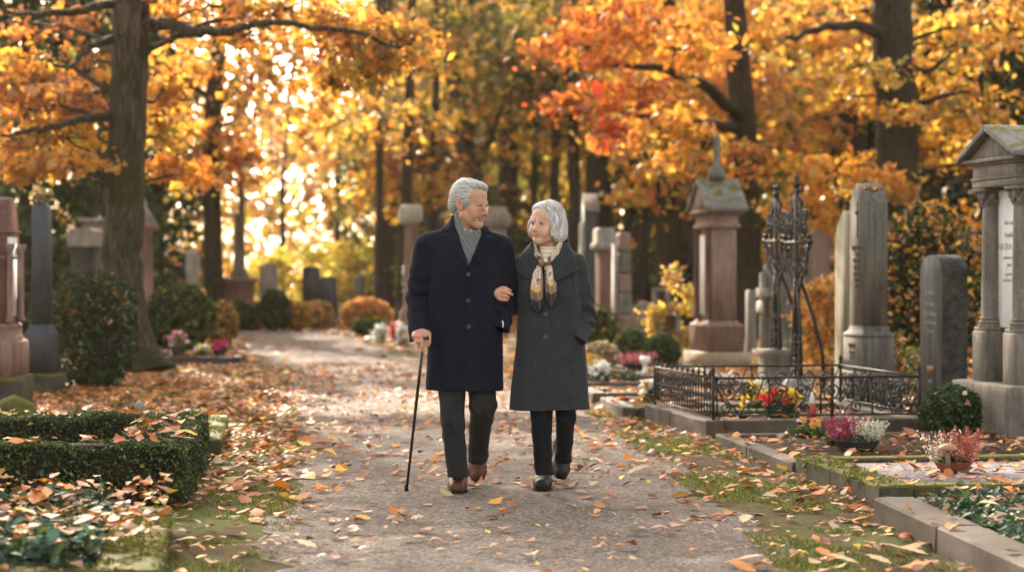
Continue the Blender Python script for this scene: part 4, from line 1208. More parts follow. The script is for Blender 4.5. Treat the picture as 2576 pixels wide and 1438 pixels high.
M_marble = stone_mat('white_marble', (.58, .57, .57), (.78, .77, .76), grain=25, streak=.7, bump=.08, grain_amt=.05)
M_lett = plain_mat('carved_letters', (.078, .070, .060), .9, .1)
M_lettm = plain_mat('faded_letters', (.40, .37, .35), .9, .1)
M_lettw = plain_mat('pale_letters', (.30, .285, .265), .8, .1)
M_iron = plain_mat('wrought_iron', (.022, .020, .019), .55, .45, metal=.35, var=.5, scale=40, bump=.3)
M_irong = plain_mat('rusty_wrought_iron', (.050, .036, .028), .7, .35, metal=.2, var=.5, scale=35, bump=.3)
M_soil = plain_mat('grave_soil', (.036, .024, .016), .95, .1, var=.5, scale=45, bump=.8, dist=.02)
M_pot = plain_mat('grey_plastic_pot', (.035, .036, .042), .5, .4)
M_terra = plain_mat('terracotta', (.24, .075, .040), .75, .3, var=.2)
M_green = plain_mat('green_plastic', (.02, .05, .025), .5, .4)
M_white = plain_mat('white_glaze', (.75, .74, .70), .4, .5, var=.04)

# ---------------------------------------------------------------- ground and path
def strip_mat_ground():
    m, nt, out = nodes('woodland_ground'); L = nt.links.new
    tc = N(nt, 'ShaderNodeTexCoord'); v = tc.outputs['Object']
    n1 = noise(nt, .9, 6, .65, v, .5); n2 = noise(nt, 26, 4, .7, v); n3 = noise(nt, 7, 5, .7, v)
    r1 = ramp(nt, [(.42, (.060, .040, .022)), (.50, (.085, .070, .026)), (.60, (.085, .100, .026))]); 
    ad = N(nt, 'ShaderNodeMath', operation='MULTIPLY_ADD'); L(n3.outputs['Fac'], ad.inputs[0]); ad.inputs[1].default_value = .35; L(n1.outputs['Fac'], ad.inputs[2])
    sb = N(nt, 'ShaderNodeMath', operation='SUBTRACT'); L(ad.outputs[0], sb.inputs[0]); sb.inputs[1].default_value = .17; L(sb.outputs[0], r1.inputs['Fac'])
    g = ramp(nt, [(.3, (.55,) * 3), (.7, (1.4,) * 3)]); L(n2.outputs['Fac'], g.inputs['Fac'])
    mul = N(nt, 'ShaderNodeMix', data_type='RGBA', blend_type='MULTIPLY'); mul.inputs[0].default_value = 1; L(r1.outputs[0], mul.inputs[6]); L(g.outputs[0], mul.inputs[7])
    b = N(nt, 'ShaderNodeBsdfPrincipled'); L(mul.outputs[2], b.inputs['Base Color']); b.inputs['Roughness'].default_value = .95; b.inputs['Specular IOR Level'].default_value = .1
    bp = N(nt, 'ShaderNodeBump'); bp.inputs['Strength'].default_value = .8; bp.inputs['Distance'].default_value = .03; L(n2.outputs['Fac'], bp.inputs['Height']); L(bp.outputs[0], b.inputs['Normal'])
    L(b.outputs[0], out.inputs['Surface']); return m

def gravel_mat():
    m, nt, out = nodes('fine_gravel'); L = nt.links.new
    tc = N(nt, 'ShaderNodeTexCoord'); v = tc.outputs['Object']
    vo = N(nt, 'ShaderNodeTexVoronoi'); vo.inputs['Scale'].default_value = 75; L(v, vo.inputs['Vector'])
    vo2 = N(nt, 'ShaderNodeTexVoronoi'); vo2.inputs['Scale'].default_value = 30; L(v, vo2.inputs['Vector'])
    n1 = noise(nt, 1.1, 6, .65, v, .4); n2 = noise(nt, 22, 4, .7, v); n3 = noise(nt, 5.5, 5, .7, v)
    r = ramp(nt, [(.0, (.048, .038, .033)), (.35, (.138, .115, .101)), (.75, (.212, .181, .163)), (1.0, (.38, .34, .31))]); L(vo.outputs['Color'], r.inputs['Fac'])
    g = ramp(nt, [(.32, (.66, .63, .60)), (.68, (1.22, 1.2, 1.18))]); L(n1.outputs['Fac'], g.inputs['Fac'])
    g2 = ramp(nt, [(.30, (.52, .49, .46)), (.46, (1, 1, 1)), (.8, (1.15, 1.13, 1.1))]); L(n3.outputs['Fac'], g2.inputs['Fac'])
    g3 = ramp(nt, [(.28, (.60, .57, .55)), (.5, (1, 1, 1))]); L(n2.outputs['Fac'], g3.inputs['Fac'])
    x = r.outputs[0]
    for q in (g, g2, g3):
        mul = N(nt, 'ShaderNodeMix', data_type='RGBA', blend_type='MULTIPLY'); mul.inputs[0].default_value = 1; L(x, mul.inputs[6]); L(q.outputs[0], mul.inputs[7]); x = mul.outputs[2]
    b = N(nt, 'ShaderNodeBsdfPrincipled'); L(x, b.inputs['Base Color']); b.inputs['Roughness'].default_value = .92; b.inputs['Specular IOR Level'].default_value = .2
    ad = N(nt, 'ShaderNodeMath', operation='ADD'); L(vo.outputs['Distance'], ad.inputs[0])
    ms = N(nt, 'ShaderNodeMath', operation='MULTIPLY'); L(n3.outputs['Fac'], ms.inputs[0]); ms.inputs[1].default_value = 2.5; L(ms.outputs[0], ad.inputs[1])
    ad3 = N(nt, 'ShaderNodeMath', operation='ADD'); L(ad.outputs[0], ad3.inputs[0]); L(vo2.outputs['Distance'], ad3.inputs[1])
    bp = N(nt, 'ShaderNodeBump'); bp.inputs['Strength'].default_value = .75; bp.inputs['Distance'].default_value = .012; L(ad3.outputs[0], bp.inputs['Height']); L(bp.outputs[0], b.inputs['Normal'])
    L(b.outputs[0], out.inputs['Surface']); return m

PL = np.array([(5.0, -.62), (8.9, -1.04), (12.9, -1.36), (16.7, -1.72), (23.8, -2.63), (34.7, -4.3), (43, -5.6), (52, -7.4), (64, -10.5), (80, -16)])
PR = np.array([(5.0, 1.12), (8.9, 1.24), (10.7, 1.19), (12.9, 1.07), (15.6, .94), (20.2, .66), (25, -.15), (29.4, -1.3), (38, -2.9), (46, -4.4), (52, -5.4), (64, -8.0), (80, -13)])
def pathL(y): return np.interp(y, PL[:, 0], PL[:, 1])
def pathR(y): return np.interp(y, PR[:, 0], PR[:, 1])

def build_ground():
    m = MB(); m.raw([(-150, -60, 0), (150, -60, 0), (150, 260, 0), (-150, 260, 0)], [(0, 1, 2, 3)])
    tag(m.build('ground', strip_mat_ground()), kind='structure')
    ys = np.concatenate([np.arange(4, 30, .12), np.arange(30, 80, .5)]); nx = 9
    V = []
    for y in ys:
        a = pathL(y) + .08 * math.sin(y * 1.7) + .05 * math.sin(y * 5.1) + .03 * math.sin(y * 13.3) + rng.normal(0, .022); b = pathR(y) + .07 * math.sin(y * 1.9 + 1) + .05 * math.sin(y * 4.7) + .03 * math.sin(y * 12.1) + rng.normal(0, .022)
        for i in range(nx):
            t = i / (nx - 1); V.append((a + (b - a) * t, y, .004))
    F = []
    for j in range(len(ys) - 1):
        for i in range(nx - 1):
            a = j * nx + i; F.append((a, a + 1, a + nx + 1, a + nx))
    me = mesh_np('path', V, np.array(F), gravel_mat()); tag(link('path', me), kind='structure')

def on_path(x, y): return (x > pathL(y)) & (x < pathR(y))

# rectangles (near-left corner, angle, width, length, height) kept clear of litter on the ground; filled by plots
RECTS = []
def plot_axes(A, th): return np.array([math.cos(th), math.sin(th)]), np.array([-math.sin(th), math.cos(th)])

def kerb_plot(name, label, A, th, w, l, h, t, mat, soil=True, soil_mat=None, parts='LRNF', joint=True, soil_h=None, group=None):
    """A: near-left outer corner"""
    A = np.array(A[:2], float); u, v = plot_axes(A, th)
    root = empty(name, (*A, 0), th, label, 'grave kerb', group)
    def bar(x0, x1, y0, y1):
        b = MB(); b.box(((x0 + x1) / 2, (y0 + y1) / 2, h / 2 - .02), ((x1 - x0) / 2, (y1 - y0) / 2, h / 2 + .02), bev=.012)
        o = b.build('kerb_stone', mat, root, smooth=False)
        rough(o, .0055, 9, len(bpy.data.objects) % 17, cuts=4); o.data.polygons.foreach_set('use_smooth', np.zeros(len(o.data.polygons), dtype=bool)); auto_smooth(o, 40); return o
    if 'L' in parts:
        if joint and l > 1.5: bar(0, t, 0, l * .55 - .003); bar(0, t, l * .55 + .003, l)
        else: bar(0, t, 0, l)
    if 'R' in parts: bar(w - t, w, 0, l)
    if 'N' in parts: bar(t + .003, w - t - .003, .002, t + .002)
    if 'F' in parts: bar(t + .003, w - t - .003, l - t - .002, l - .002)
    if soil:
        sh = soil_h if soil_h is not None else h - .03
        b = MB(); b.box((w / 2, l / 2, sh / 2 - .03), (w / 2 - t - .004, l / 2 - t - .004, sh / 2 + .03)); b.build('soil', soil_mat or M_soil, root)
    RECTS.append((A, th, w, l, h))
    return root, (lambda x, y, z=0: np.array([A[0] + u[0] * x + v[0] * y, A[1] + u[1] * x + v[1] * y, z]))

def moss_on(root, x0, x1, y0, y1, h, dens=5200, side=True, seed=0):
    r = np.random.default_rng(seed + 7); n = int((x1 - x0) * (y1 - y0) * dens)
    q = np.stack([r.uniform(x0, x1, n), r.uniform(y0, y1, n)], 1)
    k = .5 + .5 * wob(q[:, 0], q[:, 1], 0 * q[:, 0], 9, seed) + .3 * wob(q[:, 0], q[:, 1], 0 * q[:, 0], 23, seed + 1)
    q = q[k > .42]; k = k[k > .42]
    P = np.stack([q[:, 0], q[:, 1], h + .016 * r.random(len(q)) * np.clip(k, 0, 1)], 1)
    parts = [leafquads(P, .013, pick(len(P), dict(moss=3, olive=.8, mossy=2), .3, r), .7, r=r)]
    if side:
        m = n // 2; zz = h * (1 - np.abs(r.normal(0, .4, m))); yy = r.uniform(y0, y1, m); kk = (zz > .01) & (wob(yy, zz, 0 * zz, 14, seed) > -.1 + 1.6 * (1 - zz / h))
        for xs, sg in ((x0, -1), (x1, 1)):
            Q = np.stack([np.full(kk.sum(), xs) + sg * .008 * r.random(kk.sum()), yy[kk], zz[kk]], 1); parts.append(leafquads(Q, .013, pick(len(Q), dict(moss=3, olive=1, mossy=2), .3, r), .7, r=r))
    leafobj('moss', parts, M_ever, root)
PAL.update(moss=(.115, .125, .014), mossy=(.19, .17, .020))

def inside_rect(x, y):
    k = np.zeros(len(x), bool)
    for A, th, w, l, h in RECTS:
        u, v = plot_axes(A, th); dx, dy = x - A[0], y - A[1]
        a = dx * u[0] + dy * u[1]; b = dx * v[0] + dy * v[1]
        k |= (a > -.01) & (a < w + .01) & (b > -.01) & (b < l + .01)
    return k

# ---------------------------------------------------------------- monuments
def text_mesh(body, size, mat, parent, M, name='inscription', ext=.002, align='CENTER', spacing=1.0):
    cu = bpy.data.curves.new(name, 'FONT'); cu.body = body; cu.size = size; cu.extrude = ext; cu.align_x = align; cu.align_y = 'CENTER'; cu.resolution_u = 2; cu.space_line = spacing
    t = bpy.data.objects.new(name, cu); COL.objects.link(t)
    dg = bpy.context.evaluated_depsgraph_get(); me = bpy.data.meshes.new_from_object(t.evaluated_get(dg))
    bpy.data.objects.remove(t); bpy.data.curves.remove(cu)
    me.materials.clear(); me.materials.append(mat)
    o = link(name, me, parent); o.matrix_local = M
    return o
# text readable from the path side: face normal -x (right-hand stones) or +x (left-hand stones)
def face_left(x, y, z): return Matrix(((0, 0, -1, x), (-1, 0, 0, y), (0, 1, 0, z), (0, 0, 0, 1)))
def face_right(x, y, z): return Matrix(((0, 0, 1, x), (1, 0, 0, y), (0, 1, 0, z), (0, 0, 0, 1)))

def rough(o, amp, scale, seed=0, cuts=3, keep=None):
    """hammer a stone: subdivide and displace along normals"""
    import bmesh
    bm = bmesh.new(); bm.from_mesh(o.data)
    for _ in range(cuts):
        bmesh.ops.subdivide_edges(bm, edges=[e for e in bm.edges if e.calc_length() > .02], cuts=1, use_grid_fill=True)
    bm.normal_update()
    from mathutils import noise as mn
    for v in bm.verts:
        p = v.co * scale + Vector((seed * 3.1, seed, 0))
        if keep is not None and keep(v): continue
        v.co += v.normal * amp * (mn.noise(p) + .5 * mn.noise(p * 2.3))
    bm.to_mesh(o.data); bm.free()
    return o

def mon(name, label, cat, cx_d, Y, th, corner=True, group=None):
    """root at the near-front corner: x into the stone, y away along the path"""
    X = (cx_d - CX) / FX * Y
    return empty(name, (X, Y, 0), th, label, cat, group)

def build_temple():
    th = R(10.9)
    root = empty('temple_monument', (3.73, 15.9, 0), th, 'tall temple shaped tomb with two columns, mossy gabled roof and white marble plaque', 'tomb')
    b = MB(); b.box((.20, 0, .19), (.42, .56, .23), bev=.015); rough(b.build('base', M_temple, root), .006, 14, 1)
    for s in (-1, 1):
        p = MB(); p.box((0.02, s * .28, .60), (.13, .125, .20), bev=.01); p.box((0.02, s * .28, .815), (.118, .113, .016), bev=.004); p.build('pedestal', M_temple, root)
    p = MB(); p.box((.24, 0, .595), (.20, .40, .21), bev=.008); p.build('pedestal', M_temple, root)
    for s in (-1, 1):
        c = MB(); c.lathe([(.105, .832), (.105, .848), (.098, .852), (.104, .866), (.098, .880), (.088, .884), (.094, .896), (.088, .906), (.082, .915), (.080, 1.2), (.076, 1.55), (.072, 1.745), (.080, 1.75), (.080, 1.76), (.071, 1.765), (.073, 1.80), (.086, 1.845), (.092, 1.862)], (0, s * .28, 0), 24)
        co = c.build('column', M_temple, root, smooth=True); auto_smooth(co, 40)
        k = MB()
        for lev, rr, nn, sz in ((1.785, .078, 8, .022), (1.82, .088, 8, .024)):
            for q in range(nn):
                a = 2 * math.pi * (q + (.5 if lev > 1.8 else 0)) / nn
                k.ball((rr * math.cos(a), s * .28 + rr * math.sin(a), lev), sz, 7, sz=1.3)
        for a in (45, 135, 225, 315):
            ar = R(a); c0 = np.array([.105 * math.cos(ar), s * .28 + .105 * math.sin(ar), 1.85])
            pts = [c0 + .026 * (1 - i / 14) * np.array([math.cos(ar) * math.cos(i * .75), math.sin(ar) * math.cos(i * .75), math.sin(i * .75)]) for i in range(14)]
            k.tube(pts, .009, 6)
        k.box((0, s * .28, 1.876), (.108, .108, .014), bev=.004)
        k.build('capital', M_temple, co, smooth=True)
    b = MB(); b.box((.30, 0, 1.345), (.24, .37, .535)); b.build('back_wall', M_temple, root)
    b = MB(); b.box((.035, 0, 1.35), (.02, .205, .52), bev=.004); pl = b.build('marble_plaque', M_marble, root)
    for body, sz, zz in (('Hier ruht', .045, 1.62), ('Familie', .055, 1.53), ('NATRA WA', .075, 1.44), ('geboren anno', .038, 1.36), ('1871', .038, 1.30), ('gestorben', .034, 1.235), ('im Herbst 1934', .034, 1.19)):
        text_mesh(body, sz, M_lettm, pl, face_left(.0135, 0, zz))
    e = MB()
    for x0, hw, z0, z1 in ((-.115, .395, 1.891, 1.945), (-.125, .405, 1.947, 1.962), (-.11, .39, 1.964, 2.055), (-.13, .42, 2.057, 2.075), (-.16, .46, 2.077, 2.105)):
        e.box(((x0 + .56) / 2, 0, (z0 + z1) / 2), ((.56 - x0) / 2, hw, (z1 - z0) / 2), bev=.004)
    e.build('entablature', M_temple, root)
    g = MB(); g.prism([(-.44, 2.107), (.44, 2.107), (0, 2.30)], 'x', -.125, .56); g.build('pediment', M_temple, root)
    for s in (-1, 1):
        r_ = MB(); t = .045
        d = np.array([.50, -.222]); n_ = np.array([.222, .50]) / np.linalg.norm(d) * t
        P = [(0, 2.305), (s * .52, 2.095), (s * .52 + s * n_[0] * .3, 2.095 + n_[1] * .9), (0, 2.305 + t * 1.12)]
        r_.prism(P, 'x', -.185, .60)
        o = r_.build('roof_slab', M_roofmoss, root); rough(o, .004, 12, 3, cuts=4)
    return root

def mossy_tufts(P, n, spread, r=rng):
    Q = np.array(P) + r.normal(size=(n, 3)) * np.array(spread)
    return leafquads(Q, .022, pick(n, dict(olive=2, lime=1.2, green=1), .3), .6)

def build_right_stones():
    th = R(9)
    # R2 rounded granite
    r = mon('rounded_gravestone', 'grey headstone with a rounded top and rough hewn dark side, behind the clipped ball shrub', 'gravestone', 2368, 17.3, th)
    W_, T_ = .5, .225
    prof = [(0, 0), (0, 1.25)] + [(W_ / 2 - W_ / 2 * math.cos(a), 1.25 + .14 * math.sin(a)) for a in np.linspace(.25, math.pi - .25, 9)] + [(W_, 1.25), (W_, 0)]
    b = MB(); b.prism(prof, 'x', .012, T_); o = b.build('slab', M_gran, r); rough(o, .012, 22, 2, cuts=5, keep=lambda v: v.co.x < .02 or v.co.z > 1.24)
    b = MB(); b.prism([(y_ * .99 + .002, z_ * .998) for y_, z_ in prof], 'x', -.002, .0115); f = b.build('face', M_granf, r)
    for body, sz, zz in (('+ 1913 +', .055, 1.07), ('Hier ruht', .05, .98), ('Johann Weber', .052, .90), ('und seine Frau', .045, .83), ('in Frieden', .04, .76)):
        text_mesh(body, sz, M_lettw, f, face_left(-.0035, W_ / 2, zz))
    text_mesh('A M', .05, M_lettw, f, face_left(-.0035, W_ / 2, .34))
    b = MB(); b.box((-.004, W_ / 2, .44), (.0025, .075, .03)); b.build('bronze_plate', plain_mat('bronze', (.25, .12, .05), .5, .5, metal=.3), f)
    b = MB(); b.box((T_ / 2, W_ / 2, .06), (T_ / 2 + .07, W_ / 2 + .07, .10), bev=.012); b.build('plinth', M_greys, r)
    # R3 tall peaked pillar
    r = mon('pillar_gravestone', 'tall grey stone pillar with pointed top and carved cross, rising behind the iron fence', 'gravestone', 2176, 18.3, th)
    W_, T_ = .42, .205
    b = MB(); b.box((T_ / 2, W_ / 2, .18), (T_ / 2 + .10, W_ / 2 + .12, .20), bev=.012); b.box((T_ / 2, W_ / 2, .53), (T_ / 2 + .045, W_ / 2 + .055, .148), bev=.006)
    pl = b.build('plinth', M_greys, r)
    b = MB(); b.sweep_sq([(.045, .681), (.050, .69), (.048, .705), (.030, .718), (.012, .735), (.006, .76), (.004, .775)], T_ / 2, W_ / 2, (T_ / 2, W_ / 2, 0)); auto_smooth(b.build('moulding', M_greys, r), 50)
    prof = [(0, .776), (0, 1.83), (.05, 1.92), (W_ / 2 - .035, 2.02), (W_ / 2 + .035, 2.02), (W_ - .05, 1.92), (W_, 1.83), (W_, .776)]
    b = MB(); b.prism(prof, 'x', 0, T_); sh = b.build('shaft', M_greys, r)
    b = MB(); b.box((-.002, W_ / 2, 1.70), (.003, .008, .16)); b.box((-.0021, W_ / 2, 1.765), (.0031, .045, .008)); b.ball((-.003, W_ / 2, 1.765), .018, 8); b.build('carved_cross', M_lett, sh)
    for body, sz, zz in (('HIER RUHEN', .05, 1.455), ('Karl', .052, 1.40), ('WAGNER', .05, 1.345), ('1848 1919', .045, 1.285), ('und Gattin', .045, 1.23), ('MARIA', .05, 1.175), ('1856', .042, 1.12)):
        text_mesh(body, sz, M_lett, sh, face_left(-.0025, W_ / 2, zz))
    for body, sz, zz in (('FAMILIE', .06, .60), ('Ruhestatt', .045, .545), ('ANNO', .045, .50)): text_mesh(body, sz, M_lett, pl, face_left(-.0475, W_ / 2, zz))
    V, F, C = leafquads(np.array([T_ * .55, W_ * .30, 1.965]) + rng.normal(size=(140, 3)) * [.05, .03, .012], .03, pick(140, dict(brown=2, rust=1, olive=1)), .6)
    link('dead_moss', mesh_np('dead_moss', V, F, M_fallen, col=C, smooth=False), r)
    # R4 behind
    r = mon('peaked_gravestone', 'streaked olive grey headstone with sloping shoulders, half hidden behind the tall pillar', 'gravestone', 2150, 20.3, th)
    W_, T_ = .62, .2
    prof = [(0, 0), (0, 1.60), (.10, 1.72), (W_ / 2 - .05, 1.84), (W_ / 2 + .05, 1.84), (W_ - .1, 1.72), (W_, 1.60), (W_, 0)]
    b = MB(); b.prism(prof, 'x', 0, T_); b.build('slab', stone_mat('olive_streaked_stone', (.10, .09, .055), (.27, .245, .17), grain=45, streak=.9), r)
    # R6 red sandstone monument
    r = mon('gabled_monument', 'tall red sandstone monument with gabled roof, stone finial and white inscription panel', 'monument', 1791, 27.4, th)
    W_, T_ = .78, .33
    c = (T_ / 2, W_ / 2, 0)
    b = MB(); b.sweep_sq([(.16, -.02), (.16, .17), (.14, .19)], T_ / 2, W_ / 2, c, .015); b.build('base', stone_mat('mossy_sandstone', (.20, .155, .10), (.34, .27, .19), moss=MOSS, mossamt=.35), r)
    b = MB(); b.sweep_sq([(.075, .19), (.075, .51), (.085, .52), (.085, .545), (.03, .57), (.01, .60)], T_ / 2, W_ / 2, c); b.build('plinth', M_pink, r)
    b = MB(); b.sweep_sq([(0, .60), (0, 1.79)], T_ / 2, W_ / 2, c); s = b.build('shaft', M_pink, r)
    b = MB(); b.box((-.006, W_ / 2, 1.19), (.012, .20, .52)); b.build('inscription_panel', M_marble, r)
    for q in (.12, .88):
        b = MB(); b.lathe([(.06, .61), (.06, .64), (.045, .66), (.042, 1.70), (.06, 1.74), (.065, 1.78)], (-.03, W_ * q, 0), 14); auto_smooth(b.build('half_column', M_pinkd, r), 40)
    b = MB(); b.sweep_sq([(.01, 1.79), (.05, 1.81), (.05, 1.84), (.02, 1.86), (.02, 1.95), (.06, 1.98), (.10, 2.0), (.10, 2.03)], T_ / 2, W_ / 2, c); b.build('cornice', M_pink, r)
    b = MB(); b.prism([(-.12, 2.032), (W_ + .12, 2.032), (W_ / 2, 2.40)], 'x', -.08, T_ + .08); b.build('gable', M_pink, r)
    for s in (0, 1):
        b = MB(); e = -.15 if s == 0 else W_ + .15
        b.prism([(W_ / 2, 2.405), (e, 2.02), (e, 2.07), (W_ / 2, 2.46)], 'x', -.12, T_ + .12); rough(b.build('roof_slab', M_roofmoss, r), .006, 9, 4, cuts=3)
    b = MB(); b.lathe([(.10, 2.44), (.12, 2.50), (.115, 2.55), (.08, 2.60), (.05, 2.62), (.045, 2.80), (.055, 2.83), (.06, 2.86), (.05, 2.92), (.06, 2.95), (.05, 3.0), (.02, 3.02)], c, 14); b.build('finial', M_greys, r, smooth=True)
    # R7 rustic cross stone
    r = mon('rustic_gravestone', 'rough boulder headstone with a pale stone cross and small name plate in front', 'gravestone', 1930, 30.5, th)
    b = MB(); b.box((.2, .1, .68), (.17, .40, .72), bev=.1); rough(b.build('boulder', M_greys, r), .05, 4, 5, cuts=4)
    b = MB(); b.box((-.03, .1, .60), (.04, .07, .62), bev=.01); b.box((-.03, .1, .92), (.042, .24, .07), bev=.01); b.box((-.05, .1, .04), (.10, .2, .06), bev=.01); b.build('cross', M_greyl, r)
    b = MB(); b.box((-.085, .1, .72), (.012, .13, .08)); b.build('name_plate', M_white, r)
    # R8 slim post
    r = mon('stone_post', 'slim pale grey stone post standing beside the rustic boulder headstone', 'gravestone', 1884, 31.5, th)
    b = MB(); b.box((.06, .1, .45), (.06, .11, .50), bev=.02); b.build('slab', M_greyl, r)
    # R9 stacked block pillar
    r = mon('block_pillar', 'weathered pillar of rough stacked sandstone blocks with a smooth pale front', 'gravestone', 1556, 31.5, th)
    z0 = 0; rr = np.random.default_rng(4)
    for q, hh in enumerate((.28, .3, .33, .28, .32, .30)):
        b = MB(); ww = .19 - .010 * q; b.box((.12, .24, z0 + hh / 2), (.115 - .006 * q, ww + .02, hh / 2 - .003), bev=.02); rough(b.build('block', M_pink if q % 2 else M_greys, r), .014, 9, q, cuts=3); z0 += hh
    b = MB(); b.box((-.012, .24, .85), (.012, .16, .80)); b.build('front_panel', M_greyl, r)
    # R10 capped pillar
    r = mon('capped_pillar', 'brown sandstone pillar with an overhanging stepped cap', 'gravestone', 1509, 33.5, th)
    c = (.11, .20, 0)
    b = MB(); b.sweep_sq([(.05, -.02), (.05, .4), (0, .44), (0, 1.55)], .11, .20, c); b.build('shaft', M_pinkd, r)
    b = MB(); b.sweep_sq([(.0, 1.55), (.06, 1.59), (.06, 1.66), (.03, 1.70), (.03, 1.88), (.0, 1.92)], .11, .20, c); b.build('cap', M_greyl, r)
    # R11 dark stele
    r = mon('slate_stele', 'tall dark grey stele with a bright sloping top, right behind the woman\'s shoulder', 'gravestone', 1474, 36, th)
    b = MB(); b.prism([(0, 0), (.5, 0), (.5, 2.35), (.25, 2.52), (0, 2.22)], 'x', 0, .22); b.build('slab', M_slate, r)
    b = MB(); b.prism([(-.02, 2.225), (.25, 2.525), (.25, 2.56), (-.02, 2.26)], 'x', -.02, .24); b.build('top_slab', M_greyl, r)
    b = MB(); b.box((-.02, .25, 1.1), (.02, .2, .95)); b.build('front_panel', M_greyl, r)
    # R12 column left of the man's shoulder, and one between the heads
    X = (1033 - CX) / FX * 38
    r = empty('square_column', (X, 38, 0), th, 'slender pink stone column with a blocky pale capital, beside the man\'s shoulder', 'grave column')
    b = MB(); b.lathe([(.30, 0), (.30, .3), (.22, .34), (.20, .5), (.15, .55), (.13, .62), (.115, 2.0), (.15, 2.06)], (0, 0, 0), 18); auto_smooth(b.build('shaft', M_pink, r), 40)
    b = MB(); b.sweep_sq([(-.06, 2.06), (0, 2.14), (0, 2.36), (-.05, 2.42)], .2, .2, (0, 0, 0), .02); b.build('capital', stone_mat('lichen_stone', (.24, .25, .21), (.42, .43, .38)), r)
    X = (1246 - CX) / FX * 42
    r = empty('pale_column', (X, 42, 0), th, 'pale stone column seen blurred between the two heads', 'grave column')
    b = MB(); b.sweep_sq([(.06, 0), (.06, .5), (0, .55), (-.03, 2.05)], .22, .22, (0, 0, 0)); b.build('shaft', M_greyl, r)
    b = MB(); b.sweep_sq([(-.03, 2.05), (.06, 2.12), (.06, 2.28), (-.04, 2.5)], .22, .22, (0, 0, 0)); b.build('capital', M_greyl, r)
    # small pale frames
    for (xd, yb, Y, w_, h_, lab) in ((1681, 845, 30, .17, .46, 'small pale stone frame standing behind the clipped box balls'), (1663, 740, 40, .16, .62, 'little pale stone frame in the distance, left of the yellow shrub')):
        X = (xd - CX) / FX * Y
        r = empty('little_tomb', (X, Y, 0), th, lab, 'gravestone')
        b = MB()
        for s in (-1, 1): b.box((s * w_ * .8, 0, h_ * .5 + .1), (w_ * .22, .06, h_ * .5 + .12), bev=.01)
        b.box((0, 0, h_ + .22 + w_ * .2), (w_ * 1.1, .065, w_ * .22), bev=.01); b.build('frame', M_greyl, r)
        b = MB(); b.box((0, .03, h_ * .45 + .1), (w_ * .55, .03, h_ * .45 + .1)); b.build('panel', M_pinkd, r)
    X = (1612 - CX) / FX * 33
    b = MB(); b.ball((0, 0, .28), .36, 14, sz=1.25, sx=1.0, sy=.8); o = b.build('boulder', M_greys, loc=(X, 33, 0)); rough(o, .06, 4, 3, cuts=1); tag(o, 'rounded grey boulder lying behind the block pillar', 'boulder')

def spiral(c, r0, turns, a0, n=26, sgn=1, ax=(0, 1), shrink=.12):
    """flat spiral: starts at radius r0, winds in"""
    out = []
    for i in range(n):
        t = i / (n - 1); a = a0 + sgn * turns * 2 * math.pi * t; r_ = r0 * (1 - (1 - shrink) * t)
        out.append((c[0] + r_ * math.cos(a), c[1] + r_ * math.sin(a)))
    return out

